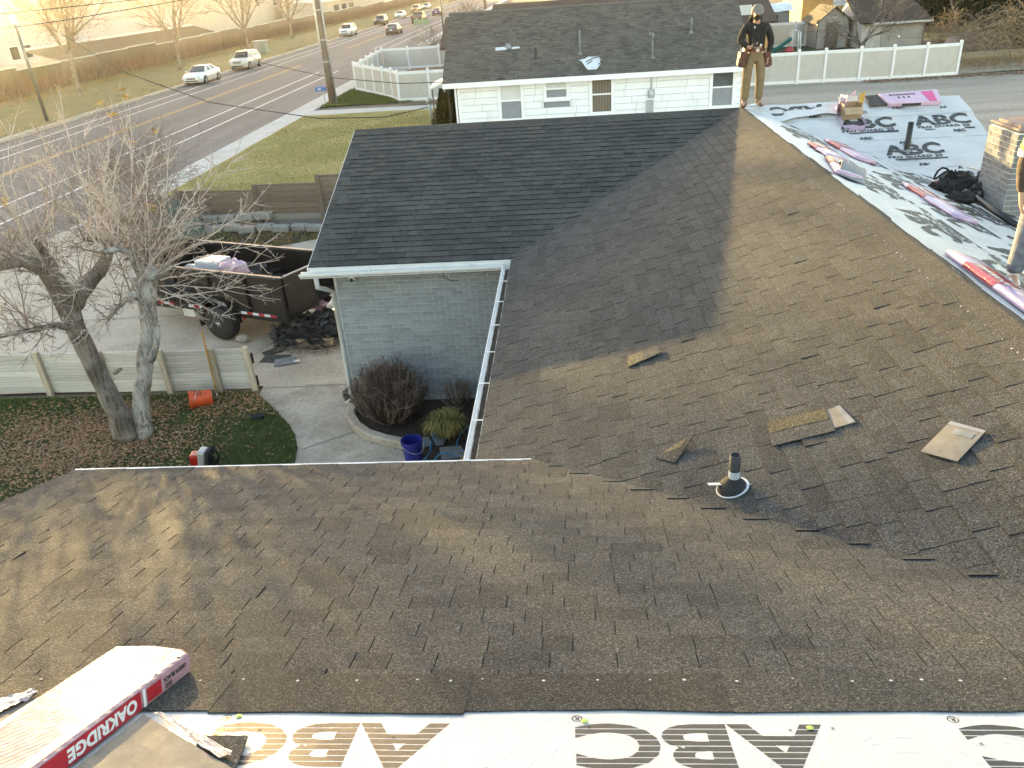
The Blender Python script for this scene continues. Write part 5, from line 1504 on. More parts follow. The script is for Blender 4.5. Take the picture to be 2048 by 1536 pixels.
q = MB(); q.box((-5.99 * 0, 0, 0), (.1, .1, .1)); 
ch = MB()
def lump(c, r_, seed, k=.35, n=14, m=9, sq=1.0, freq=1.6):
    """crumpled closed blob"""
    def fn(u, v):
        a = u * 6.2832; b = (v - .5) * PI
        d = Vector((math.cos(a) * math.cos(b), math.sin(a) * math.cos(b), math.sin(b)))
        s_ = 1 + k * noise.fractal(d * freq + Vector((seed, seed * 2, 0)), 1, 2, 3)
        return Vector((c[0] + d.x * r_[0] * s_, c[1] + d.y * r_[1] * s_, c[2] + d.z * r_[2] * s_))
    q = MB(); q.grid(fn, n, m); return q
def lump_thing(name, c, r_, seed, mat, label, cat, k=.35, parent=None, smooth=False, n=18, m=10):
    o = lump(c, r_, seed, k, n, m).build(name, mat, parent, smooth=smooth)
    if parent is None and label: tag(o, label, cat)
    return o
lump_thing('stone_chock', (-6.78, 14.62, .07), (.14, .09, .08), 3, 'concrete', 'pale stone wedged behind the trailer tyre', 'stone', .2)
# load inside: white box, pink wrap
o = MB(); o.box((-7.55, 15.75, 1.28), (.62, .45, .34), Matrix.Rotation(R(-18), 3, 'Z')); o = o.build('carton', 'white_film'); bevel(o, .03, 2); tag(o, 'white wrapped carton lying on top of the trailer load', 'box')
lump_thing('plastic_wrap', (-7.02, 15.45, 1.22), (.30, .26, .26), 5, 'pink_film', 'crumpled pink plastic wrap beside the white carton in the trailer', 'plastic wrap', .5)
lump_thing('plastic_wrap', (-7.80, 15.80, 1.20), (.42, .24, .16), 9, 'white_film', 'pale crumpled plastic sheeting under the white carton in the trailer', 'plastic wrap', .5)
lump_thing('yellow_scrap', (-7.06, 15.20, 1.26), (.09, .06, .07), 12, 'yellow_leaf', 'small yellow scrap caught in the pink wrap in the trailer', 'scrap', .5)
q = lump((-7.3, 15.6, .92), (1.3, .62, .34), 21, .4, 30, 14, freq=3); o = q.build('rubble', 'black_cloth'); tag(o, 'dark heap of torn roofing filling the trailer bed', 'rubble')

# ------------------------------------------------------------------ debris pile behind the trailer
q = lump((-5.32, 14.68, .05), (.74, .55, .42), 31, .5, 34, 16, freq=3); o = q.build('debris_heap', 'black_cloth'); tag(o, 'low dark heap of stripped roofing beside the garage corner', 'debris')
rs = random.Random(44)
q = MB()
for k in range(190):
    a = rs.uniform(0, 6.28); d = rs.random() ** .6; x = -5.32 + .80 * d * math.cos(a); y = 14.6 + .5 * d * math.sin(a); z = .10 + .42 * (1 - d) + rs.uniform(0, .05)
    s1, s2 = rs.uniform(.10, .34), rs.uniform(.06, .2)
    rot = Matrix.Rotation(rs.uniform(0, 6.28), 3, 'Z') @ Matrix.Rotation(rs.gauss(0, .5), 3, 'X') @ Matrix.Rotation(rs.gauss(0, .4), 3, 'Y')
    q.cur = rs.choice((0, 0, 0, 0, 2, 2, 2, 1)); q.tint = rs.random()
    q.box((x, y, z), (s1, s2, .008), rot)
q.build('torn_shingles', ['shingle', 'old_shingle', 'black_film', 'deck_wood', 'shingle_back'], o, kind='stuff')
q = MB()
for k in range(260):
    a = rs.uniform(0, 6.28); d = rs.random() ** .5; x = -5.2 + .85 * d * math.cos(a); y = 14.3 + .5 * d * math.sin(a)
    p = Vector((x, y, .03 + .15 * (1 - d))); dr = Vector((rs.gauss(0, 1), rs.gauss(0, 1), rs.gauss(0, .3))).normalized() * rs.uniform(.06, .2); q.tube([p - dr, p + dr], .006, 3)
q.build('splinters', 'twig_brown', o, kind='stuff')
for (c, s_, an, lb, mt) in (((-5.80, 13.72, .012), (.55, .30, .012), -8, 'flat dark shingle scrap on the walk nearest the fence end', 'shingle'), ((-5.55, 13.56, .02), (.42, .28, .012), 15, 'flat dark shingle scrap on the walk beside the debris heap', 'lead_grey'), ((-5.95, 14.05, .02), (.40, .22, .012), 40, 'dark torn shingle under the trailer rear', 'shingle')):
    q = MB(); q.box((0, 0, 0), s_); o = q.build('shingle_scrap', mt); o.location = c; o.rotation_euler = (R(3), R(-2), R(an)); tag(o, lb, 'shingle scrap')
q = MB(); q.box((0, 0, 0), (.75, .14, .03)); o = q.build('wood_board', 'deck_wood'); o.location = (-5.12, 14.15, .14); o.rotation_euler = (R(60), R(2), R(4)); tag(o, 'brown board lying along the front of the debris heap', 'board')
lump_thing('plastic_bag', (-5.72, 14.50, .22), (.14, .16, .12), 51, 'black_film', 'shiny black plastic bag on the left of the debris heap', 'bag', .5)
lump_thing('plastic_bag', (-5.10, 14.78, .40), (.16, .12, .10), 52, 'black_film', 'shiny black plastic bag on top of the debris heap', 'bag', .5)
lump_thing('plastic_wrap', (-5.22, 15.55, .38), (.30, .13, .12), 53, 'pink_film', 'pink plastic wrap draped behind the trailer doors', 'plastic wrap', .5)
lump_thing('plastic_wrap', (-4.72, 15.05, .22), (.20, .12, .09), 54, 'lilac_film', 'small lilac plastic wrap beside the garage wall', 'plastic wrap', .5)
lump_thing('black_bag', (-5.15, 15.35, .22), (.17, .15, .16), 55, 'black_film', 'round black bag under the pink wrap behind the trailer', 'bag', .3)
lump_thing('paper_scrap', (-5.32, 13.55, .02), (.07, .05, .02), 56, 'cardboard_light', 'tiny cream paper scrap on the concrete', 'scrap', .4)
lump_thing('black_bag', (-3.86, 11.90, .12), (.12, .14, .15), 57, 'black_film', 'small black bag at the foot of the garage corner', 'bag', .3)
q = MB(); q.tube([(-5.95, 14.25, .0), (-5.93, 14.25, .5)], .05, 8); o = q.build('jack_stand', 'dark_metal'); tag(o, 'dark metal stand below the rear of the trailer', 'stand')

# ================================================================== SMALL THINGS ON THE GROUND
def bucket(name, label, loc, rot, mat, r0=.13, r1=.15, h_=.37):
    b = thing(name, label, 'bucket', loc); b.rotation_euler = rot
    q = MB(); q.lathe((0, 0, 0), [(.001, .0), (r0, .0), (r1, h_), (r1 + .012, h_), (r1 + .012, h_ - .03), (r1 + .001, h_ - .03), (r1 - .0, h_ - .06), (r1 + .010, h_ - .06), (r1 + .009, h_ - .075), (r1 - .002, h_ - .075)], 26, cap=False)
    q.lathe((0, 0, 0), [(r1 - .006, h_), (r0 - .006, .006), (.001, .006)], 26, cap=False)
    q.build('shell', mat, b, smooth=False, world=False)
    q = MB(); q.tube([(r1 + .015, 0, h_ - .05)] + [(math.cos(a) * (r1 + .015), -math.sin(a) * .20, h_ - .05 - .10 * math.sin(a)) for a in (.4, .8, 1.2, 1.57, 1.95, 2.35, 2.75)] + [(-r1 - .015, 0, h_ - .05)], .004, 5); q.build('handle', 'steel', b, world=False)
    return b
simple('bucket_orange', (.62, .085, .02), .4, .08); simple('bucket_blue', (.02, .025, .22), .4, .1)
bk = bucket('bucket', 'orange plastic bucket lying on its side among fallen leaves', (-6.34, 11.94, .145), (R(-84), R(0), R(118)), 'bucket_orange')
q = MB(); put_text(q, text('BUCKET', .05, .002), lambda x, y: Vector((.1445 * math.cos(-.6 + x * 6.5), .1445 * math.sin(-.6 + x * 6.5), .20 + y))) if False else None
put_text(q, text('THE', .035, .0015), lambda x, y: Vector((.1455 * math.cos(2.1 + x * 6.8), .1455 * math.sin(2.1 + x * 6.8), .25 + y)))
q = MB(); 
for k, (z0, a0, a1, hh) in enumerate(((.22, 3.9, 4.9, .035), (.17, 4.0, 4.7, .02))):
    n_ = 9
    for j in range(n_):
        if j % 3 == 2: continue
        ta, tb = a0 + (a1 - a0) * j / n_, a0 + (a1 - a0) * (j + .8) / n_
        q.add([Vector((.1465 * math.cos(t), .1465 * math.sin(t), z)) for t, z in ((ta, z0), (tb, z0), (tb, z0 + hh), (ta, z0 + hh))], [(0, 1, 2, 3)])
q.build('print', 'black_plastic', bk, world=False)
bucket('bucket', 'blue plastic bucket standing by the roof edge', (-2.43, 9.95, 0), (0, 0, R(40)), 'bucket_blue')
q = MB(); q.tube([(0, 0, 0), (0, 0, 1.22)], .016, 10); o = q.build('broom_handle', 'handle_wood'); o.location = (-6.36, 12.18, .02); o.rotation_euler = (R(-8), R(-3), 0); tag(o, 'orange wooden broom handle leaning on the board fence', 'handle')
q = MB(); q.tube([(0, 0, -.001), (0, 0, .06)], .019, 10); q.build('ferrule', 'boot_white', o, world=False)
bb_ = thing('leaf_blower', 'red and grey backpack leaf blower standing on the lawn', 'leaf blower', (-5.62, 9.80, 0))
q = MB(); q.box((-5.72, 9.83, .24), (.22, .24, .30)); o = q.build('engine', 'tail_red', bb_); bevel(o, .04, 3)
q = MB(); q.box((-5.60, 9.83, .27), (.16, .26, .42), Matrix.Rotation(R(12), 3, 'Y')); o = q.build('housing', 'galv', bb_); bevel(o, .05, 3)
q = MB(); q.box((-5.48, 9.83, .26), (.09, .28, .46), Matrix.Rotation(R(14), 3, 'Y')); o = q.build('back_pad', 'black_cloth', bb_); bevel(o, .03, 3)
for y in (9.74, 9.92):
    q = MB(); q.tube([(-5.46, y, .46), (-5.36, y, .40), (-5.33, y, .24), (-5.44, y, .08)], .022, 6); q.build('strap', 'black_cloth', bb_, smooth=True)
q = MB(); q.tube([(-5.62, 9.70, .12), (-5.5, 9.60, .10), (-5.30, 9.64, .10), (-5.15, 9.73, .08)], .045, 10); q.build('blower_tube', 'black_plastic', bb_, smooth=True)
bb_.scale = (.78, .78, .78)
lump_thing('glove', (-5.35, 11.35, .05), (.13, .08, .05), 61, 'black_cloth', 'dark work glove dropped on the lawn edge', 'glove', .3)
# flower bed at the garage wall
kb = [(-3.76, 11.62), (-3.70, 11.25), (-3.52, 10.92), (-3.28, 10.66), (-2.95, 10.47), (-2.62, 10.34)]
q = MB(); w = .075
for i in range(len(kb)):
    pass
rings = []
for i, (x, y) in enumerate(kb):
    d = Vector((kb[min(i + 1, 5)][0] - kb[max(i - 1, 0)][0], kb[min(i + 1, 5)][1] - kb[max(i - 1, 0)][1], 0)).normalized(); n = Vector((-d.y, d.x, 0))
    c = Vector((x, y, 0)); rings.append([c - n * w + Vector((0, 0, -.02)), c - n * w + Vector((0, 0, .10)), c - n * (w - .02) + Vector((0, 0, .125)), c + n * (w - .02) + Vector((0, 0, .125)), c + n * w + Vector((0, 0, .10)), c + n * w + Vector((0, 0, -.02))])
loft(q, rings); o = q.build('bed_kerb', 'walk_concrete'); o['kind'] = 'structure'
sheet('flower_bed', [(-3.74, 11.82), (-3.66, 11.3), (-3.45, 10.9), (-3.2, 10.66), (-2.9, 10.48), (-2.6, 10.35), (-2.2, 9.9), (-1.2, 9.0), (-.5, 9.0), (-.5, 11.82)], .03, 'mulch')
for pts, lb in (([(-2.62, 10.42), (-2.30, 10.55), (-2.18, 10.30), (-2.50, 10.14)], 'dark flagstone nearest the curved kerb end'), ([(-2.28, 10.66), (-1.98, 10.62), (-2.02, 10.30), (-2.14, 10.28)], 'dark flagstone left of the ornamental grass'), ([(-2.08, 10.22), (-1.75, 10.25), (-1.62, 9.95), (-2.0, 9.88)], 'dark flagstone under the blue hose'), ([(-2.14, 9.86), (-1.7, 9.80), (-1.7, 9.55), (-2.1, 9.6)], 'pale flagstone beside the blue bucket')):
    q = MB(); q.prism([Vv(x, y, .031) for x, y in pts], .035); o = q.build('flagstone', 'flagstone' if 'pale' not in lb else 'walk_concrete'); bevel(o, .01, 1); tag(o, lb, 'flagstone')
simple('hose_blue', (.03, .17, .34), .35, .1)
q = MB(); pts = []
for k in range(150):
    t = k / 149; a = t * 15.5
    pts.append(Vector((-1.72 + .26 * math.cos(a) * (.6 + .5 * math.sin(t * 5)) + .25 * math.sin(t * 6) - .35 * t, 10.12 + .30 * math.sin(a) * (.7 + .4 * math.cos(t * 4)) + .35 * math.sin(t * 7 + 1), .085 + .04 * math.sin(a * 1.3) + (.10 if k % 37 < 9 else 0) * math.sin((k % 37) / 9 * PI))))
q.tube(pts, .011, 6); o = q.build('garden_hose', 'hose_blue', smooth=True); tag(o, 'bright blue garden hose looped over the flower bed stones', 'hose')
q = MB(); q.tube([(-2.42, 10.62, .03), (-2.42, 10.62, .30)], .012, 6); q.box((-2.42, 10.62, .31), (.05, .05, .05)); o = q.build('stake', 'black_paint'); tag(o, 'short dark stake at the edge of the flower bed', 'stake')
q = MB(); q.box((-3.90, 12.1, .62), (.05, .06, 1.24), Matrix.Rotation(R(3), 3, 'X')); o = q.build('plank', 'brown_wood'); tag(o, 'dark plank standing upright against the garage corner', 'plank')

# ================================================================== TREES AND PLANTS
def jit(p, s, rnd): return p + Vector((rnd.gauss(0, s), rnd.gauss(0, s), rnd.gauss(0, s)))
def curve(p, d, ln, n, rnd, wob=.12, up=0.0):
    pts = [p.copy()]; d = d.normalized()
    for i in range(n):
        d = (d + Vector((rnd.gauss(0, wob), rnd.gauss(0, wob), rnd.gauss(0, wob) + up))).normalized()
        p = p + d * (ln / n); pts.append(p.copy())
    return pts
def grow(mb, p, d, ln, r_, lvl, rnd, cfg):
    n = cfg['seg'][min(lvl, len(cfg['seg']) - 1)]
    pts = curve(p, d, ln, n, rnd, cfg['wob'], cfg['up'])
    mb.tube(pts, [max(cfg['rmin'], r_ * (1 - .62 * i / n)) for i in range(n + 1)], 6 if lvl < 1 else (4 if lvl < 2 else 3), cap=False)
    if lvl >= cfg['lv']: return
    k = cfg['kids'][lvl]
    for j in range(k):
        t = cfg['t0'] + (1 - cfg['t0']) * (j + rnd.random()) / k
        i = min(n - 1, int(t * n)); q = pts[i].lerp(pts[i + 1], t * n - i)
        ax = (pts[i + 1] - pts[i]).normalized(); side = ax.cross(Vector((rnd.gauss(0, 1), rnd.gauss(0, 1), rnd.gauss(0, 1)))).normalized()
        a = rnd.uniform(*cfg['ang']); dd = ax * math.cos(a) + side * math.sin(a)
        grow(mb, q, dd, ln * rnd.uniform(*cfg['shrink']), r_ * (1 - .5 * t) * .55, lvl + 1, rnd, cfg)
def street_tree(label, base, H, seed, group='bare street trees on the far verge', kids=(7, 6, 5), rmin=.009, nl=160, ls=.07, sp=1.9):
    rnd = random.Random(seed); t = thing('bare_tree', label, 'tree', base, 0, group)
    b = Vector(base); th = H * .28
    q = MB(); tr_ = curve(b - Vector((0, 0, .1)), Vector((rnd.gauss(0, .04), rnd.gauss(0, .04), 1)), th + .1, 6, rnd, .03)
    q.tube(tr_, [.30, .22, .20, .18, .17, .17, .16], 10); q.build('trunk', 'street_bark', t, smooth=True)
    cfg = dict(seg=(7, 5, 4, 3), wob=.09, up=.05, rmin=rmin, lv=3, kids=kids, t0=.18, ang=(.45, .95), shrink=(.38, .62))
    q = MB(); top = tr_[-1]
    for k in range(6):
        a = k * 1.05 + rnd.uniform(-.3, .3); tl = rnd.uniform(.35, .75)
        grow(q, top - Vector((0, 0, rnd.uniform(0, th * .25))), Vector((math.cos(a) * tl, math.sin(a) * tl, 1)), H * rnd.uniform(.5, .72), .11, 0, rnd, cfg)
    q.build('branches', 'street_bark', t)
    q = MB()
    for k in range(nl):
        p = top + Vector((rnd.gauss(0, sp), rnd.gauss(0, sp), rnd.uniform(.3, H * .55))); s_ = ls; a = rnd.uniform(0, 6.28)
        q.add([p, p + Vector((s_ * math.cos(a), s_ * math.sin(a), -.03)), p + Vector((s_ * math.cos(a + .9), s_ * math.sin(a + .9), -.09))], [(0, 1, 2)])
    q.build('dry_leaves', 'dry_leaf', t, kind='stuff')
street_tree('bare street tree nearest the lamp post', (-37.1, 62.3, .1), 11.5, 3, kids=(9, 7, 6), rmin=.012, nl=1500, ls=.12, sp=1.1)  # crown thickened and dry leaves added to shade the near roof and sheet
street_tree('bare street tree behind the first white sedan', (-37.2, 80.5, .1), 10.5, 8, kids=(8, 7, 6), rmin=.011)
street_tree('bare street tree behind the silver crossover', (-37.6, 101.0, .1), 10.0, 12)
street_tree('bare street tree left of the utility pole', (-38.4, 121.0, .1), 9.5, 19)
# bare tree and shrubs around the sheds
def small_bare(name, label, base, H, seed, mat, n=5, spread=.8, lv=3, r0=.09, kids=(5, 5, 4), cat='tree', rmin=.008):
    rnd = random.Random(seed); t = thing(name, label, cat, base); b = Vector(base)
    cfg = dict(seg=(6, 4, 3, 3), wob=.16, up=.02, rmin=rmin, lv=lv, kids=kids, t0=.2, ang=(.5, 1.1), shrink=(.4, .65))
    q = MB(); q.tube([b, b + Vector((.02, 0, H * .12)), b + Vector((0, .02, H * .22))], [r0 * 1.5, r0 * 1.2, r0], 8); q.build('trunk', mat, t, smooth=True)
    q = MB()
    for k in range(n):
        a = k * 6.283 / n + rnd.uniform(-.4, .4); grow(q, b + Vector((0, 0, H * .2)), Vector((math.cos(a) * spread, math.sin(a) * spread, 1)), H * rnd.uniform(.55, .8), r0 * .7, 0, rnd, cfg)
    q.build('branches', mat, t)
    return t
small_bare('bare_tree', 'dark gnarled bare tree standing before the grey shed', (19.3, 57.5, 0), 3.9, 5, 'dark_bark', 6, 1.0, 3, .10)
small_bare('bare_tree', 'pale bare tree between the garage and the evergreens', (30.5, 70, 0), 6.5, 9, 'street_bark', 5, .5)
small_bare('bare_shrub', 'leafless shrub beside the street left of the white house', (-12.0, 78, 0), 2.8, 15, 'twig_brown', 7, .7, 2, .05, (6, 5), 'shrub', .012)
small_bare('bare_shrub', 'leafless shrub far up the street beside the distant pole', (-13.0, 120, 0), 3.0, 16, 'twig_brown', 7, .7, 2, .06, (6, 5), 'shrub', .02)

# ---------------------------------------------------------------- the big double trunked tree in front of the driveway
bt = thing('bare_tree', 'gnarled double trunked fruit tree with grey bark on the small lawn', 'tree', (-7.25, 10.85, 0))
rnd = random.Random(77)
def tpx(pxx, pyy, dd=0.0):
    d = CM @ Vector((pxx - 1024, 768 - pyy, -1589.7)); n = Vector((-7.25, 10.85, 0)).normalized()
    return cam_p + d * ((13.05 + dd) / d.dot(n))
def gnarled(mb, pts, rad, n=14, amp=.16, fr=3.0, seed=0):
    """bent trunk with lumpy outline"""
    P = []; Rr = []
    for i in range(len(pts) - 1):
        for k in range(6): t = k / 6; P.append(pts[i].lerp(pts[i + 1], t)); Rr.append(rad[i] + (rad[i + 1] - rad[i]) * t)
    P.append(pts[-1]); Rr.append(rad[-1])
    vs = []; fs = []
    for i, p in enumerate(P):
        d = (P[min(i + 1, len(P) - 1)] - P[max(i - 1, 0)]).normalized(); a = d.cross(Vector((.3, 1, .1))).normalized(); b = d.cross(a)
        for k in range(n):
            t = 6.2832 * k / n
            o = a * math.cos(t) + b * math.sin(t)
            f = 1 + amp * noise.fractal(o * 1.1 + p * fr + Vector((seed, 0, 0)), 1, 2, 3) + .10 * math.sin(3 * t + p.z * 1.5)
            vs.append(p + o * Rr[i] * f)
    for i in range(len(P) - 1):
        for k in range(n): fs.append((i * n + k, i * n + (k + 1) % n, (i + 1) * n + (k + 1) % n, (i + 1) * n + k))
    fs.append(tuple(reversed(range(n)))); fs.append(tuple(range((len(P) - 1) * n, len(P) * n)))
    mb.add(vs, fs)
LT = [tpx(255, 872), tpx(238, 830), tpx(205, 770), tpx(175, 710), tpx(148, 650), tpx(132, 600, .05)]
RT = [tpx(286, 882), tpx(283, 830), tpx(284, 770), tpx(290, 710), tpx(297, 655), tpx(294, 605), tpx(298, 560), tpx(300, 535)]
q = MB(); gnarled(q, LT, [.21, .17, .150, .140, .145, .16], seed=1); q.build('trunk', 'dark_bark', bt, smooth=True)['label'] = 'darker leaning left trunk'
q = MB(); gnarled(q, RT, [.185, .14, .125, .125, .12, .13, .13, .11], amp=.24, seed=4); gnarled(q, [tpx(300, 720, -.08), tpx(312, 690, -.1), tpx(314, 650, -.08)], [.06, .07, .05], 10, .3, 4, 6); q.build('trunk', 'dead_bark', bt, smooth=True)['label'] = 'silvery dead right trunk'
limbs = [
    ([tpx(132, 600, .05), tpx(110, 560, .1), tpx(85, 535, .1), tpx(45, 520, .0), tpx(0, 530, -.1), tpx(-60, 520, -.2)], [.17, .14, .12, .09, .08, .05]),
    ([tpx(140, 610, .05), tpx(168, 575, .2), tpx(195, 545, .35), tpx(215, 515, .5), tpx(222, 480, .6)], [.15, .12, .10, .08, .05]),
    ([tpx(110, 560, .1), tpx(100, 525, .3), tpx(90, 505, .5), tpx(70, 480, .6)], [.10, .08, .06, .04]),
    ([tpx(296, 580), tpx(280, 545, -.1), tpx(262, 505, -.15), tpx(235, 497, -.2), tpx(205, 505, -.25)], [.10, .07, .06, .05, .035]),
    ([tpx(215, 515, .5), tpx(212, 480, .5), tpx(165, 478, .5)], [.05, .04, .03]),
    ([tpx(298, 560), tpx(325, 540, .15), tpx(345, 520, .25)], [.08, .06, .04]),
    ([tpx(298, 545), tpx(300, 515, .2), tpx(310, 490, .3)], [.09, .07, .04]),
    ([tpx(150, 655), tpx(110, 650, -.3), tpx(60, 660, -.5), tpx(0, 672, -.7), tpx(-50, 680, -.8)], [.06, .045, .035, .03, .02]),
    ([tpx(290, 600), tpx(262, 590, -.1), tpx(240, 610, -.2), tpx(215, 640, -.25)], [.05, .04, .03, .02]),
]
q = MB(); q2 = MB()
for i, (pts, rad) in enumerate(limbs):
    gnarled(q if i in (0, 1, 2, 4, 7) else q2, pts, rad, 10, .22, 4, i)
q.build('limbs', 'dark_bark', bt, smooth=True); q2.build('limbs', 'dead_bark', bt, smooth=True)
# knots and stubs
q = MB()
for (a, b, r_) in (((294, 620), (282, 640), .035), ((300, 640), (316, 648), .03), ((285, 850), (300, 842), .05), ((230, 745), (243, 738), .04), ((300, 545), (302, 560), .09)):
    gnarled(q, [tpx(*a, -.12), tpx(*b, -.22)], [r_, r_ * .6], 8, .3, 5, r_)
q.build('stubs', 'dead_bark', bt, smooth=True, kind='stuff')
# long whippy shoots with side twigs
shoots = [MB(), MB()]
def shoot(p, d, ln, r_, m, up=.02, lv=2):
    pts = curve(p, d, ln, 9, rnd, .05, up)
    m.tube(pts, [max(.0032, r_ * (1 - .72 * i / 9)) for i in range(10)], 4, cap=False)
    if lv:
        for j in range(rnd.randint(4, 9) if lv > 1 else rnd.randint(1, 4)):
            i = rnd.randint(1, 8); ax = (pts[i + 1] - pts[i]).normalized(); sd = ax.cross(Vector((rnd.gauss(0, 1), rnd.gauss(0, 1), rnd.gauss(0, 1)))).normalized()
            a = rnd.uniform(.5, 1.1); dd = ax * math.cos(a) + sd * math.sin(a)
            shoot(pts[i], dd, ln * rnd.uniform(.10, .36), r_ * .5, m, up * .6, lv - 1)
starts = []
for pts, rad in limbs: 
    for i in range(len(pts) - 1):
        for k in range(3): starts.append((pts[i].lerp(pts[i + 1], rnd.random())))
# hand placed main shoots: pixel start -> pixel end
for (a, b, dd, r_) in (((215, 515), (205, 330), .6, .016), ((225, 500), (115, 400), .2, .014), ((212, 480), (115, 175), .7, .014), ((285, 500), (150, 330), .1, .014), ((250, 500), (60, 300), -.2, .013),
                       ((300, 500), (430, 340), .1, .016), ((300, 520), (480, 310), .4, .015), ((310, 490), (340, 280), .6, .012), ((300, 480), (292, 300), .5, .012), ((330, 540), (545, 490), -.1, .013),
                       ((320, 560), (560, 520), .2, .015), ((330, 530), (520, 400), .3, .014), ((310, 520), (410, 400), .6, .013), ((320, 580), (470, 640), -.2, .011), ((300, 590), (420, 640), -.3, .010), ((60, 530), (-20, 470), -.3, .013), ((150, 590), (60, 590), -.5, .011), ((130, 600), (40, 640), -.6, .010), ((310, 600), (535, 570), -.2, .012), ((340, 520), (470, 440), .5, .012), ((300, 570), (560, 600), .1, .010), ((90, 530), (20, 250), .4, .014), ((70, 520), (-10, 330), .2, .013),
                       ((110, 550), (80, 260), .9, .013), ((160, 560), (165, 250), .8, .013), ((190, 540), (230, 250), .9, .013), ((200, 520), (260, 220), 1.1, .012), ((40, 525), (-30, 400), .2, .012), ((60, 660), (10, 560), -.5, .011),
                       ((255, 500), (253, 170), .9, .012), ((240, 500), (320, 250), 1.0, .012), ((300, 530), (395, 430), .0, .013), ((20, 665), (-10, 600), -.6, .010), ((215, 640), (150, 690), -.3, .009), ((170, 660), (110, 720), -.5, .009), ((240, 610), (130, 560), -.5, .010)):
    p0 = tpx(*a, dd * .4); p1 = tpx(*b, dd); ln = (p1 - p0).length
    d0 = ((p1 - p0).normalized() + Vector((rnd.gauss(0, .18), rnd.gauss(0, .18), rnd.gauss(0, .1)))).normalized()
    pts = [p0]; n_ = 12
    mid = p0.lerp(p1, .5) + Vector((rnd.gauss(0, .1), rnd.gauss(0, .1), rnd.uniform(.0, .16))) * ln * .5
    for i in range(1, n_ + 1):
        t = i / n_; pts.append(((1 - t) ** 2) * p0 + 2 * t * (1 - t) * mid + t * t * p1 + Vector((rnd.gauss(0, .012), rnd.gauss(0, .012), rnd.gauss(0, .012))))
    m = shoots[0]
    m.tube(pts, [max(.004, r_ * (1 - .7 * i / n_)) for i in range(n_ + 1)], 5, cap=False)
    for j in range(14):
        i = rnd.randint(1, n_ - 1); ax = (pts[i + 1] - pts[i]).normalized(); sd = ax.cross(Vector((rnd.gauss(0, 1), rnd.gauss(0, 1), rnd.gauss(0, 1)))).normalized(); al = rnd.uniform(.4, 1.0)
        shoot(pts[i], ax * math.cos(al) + sd * math.sin(al), ln * rnd.uniform(.10, .34), r_ * .5, m, .01, 1)
for k in range(150):
    p = rnd.choice(starts); m = shoots[1] if rnd.random() < .6 else shoots[0]
    out = (p - Vector((-7.2, 11.0, p.z))); out.z = 0
    d = Vector((rnd.gauss(0, .55), rnd.gauss(0, .55), rnd.uniform(.2, 1.2))) + out * .35
    shoot(p, d, rnd.uniform(.5, 1.7), rnd.uniform(.007, .012), m, .03)
for k in range(70):
    p = rnd.choice(starts); shoot(p, Vector((rnd.gauss(0, 1), rnd.gauss(0, 1), rnd.uniform(-.7, .3))), rnd.uniform(.3, .9), .006, shoots[1], -.03)
shoots[0].build('shoots', 'twig_pale', bt); shoots[1].build('shoots', 'twig_brown', bt)
q = MB()
for (a, dd) in (((243, 257), .9), ((243, 180), .9), ((308, 265), 1.0), ((200, 208), .8), ((225, 230), .9), ((300, 415), .5), ((305, 410), .5), ((252, 196), .9), ((268, 285), 1.), ((10, 395), .2)):
    for k in range(4):
        p = tpx(*a, dd) + Vector((rnd.gauss(0, .03), rnd.gauss(0, .03), rnd.gauss(0, .04))); s_ = rnd.uniform(.05, .09); a1 = rnd.uniform(0, 6.28)
        u = Vector((math.cos(a1), math.sin(a1), rnd.uniform(-.6, .6))) * s_; v = Vector((-math.sin(a1), math.cos(a1), rnd.uniform(-.6, .6))) * s_ * .45
        q.add([p - u, p - v, p + u, p + v], [(0, 1, 2, 3)])
q.build('yellow_leaves', 'yellow_leaf', bt, kind='stuff')
# bare hedge like shrub between tree and street
small_bare('bare_shrub', 'thin brown bare shrub rising behind the fruit tree by the street', (-12.6, 22.6, 0), 3.0, 23, 'twig_brown', 9, .35, 3, .04, (6, 5, 3), 'shrub', .006)
small_bare('bare_shrub', 'thin brown bare shrub left of the green bag heap', (-11.2, 19.2, 0), 2.4, 24, 'twig_brown', 9, .5, 3, .035, (6, 5, 3), 'shrub', .006)
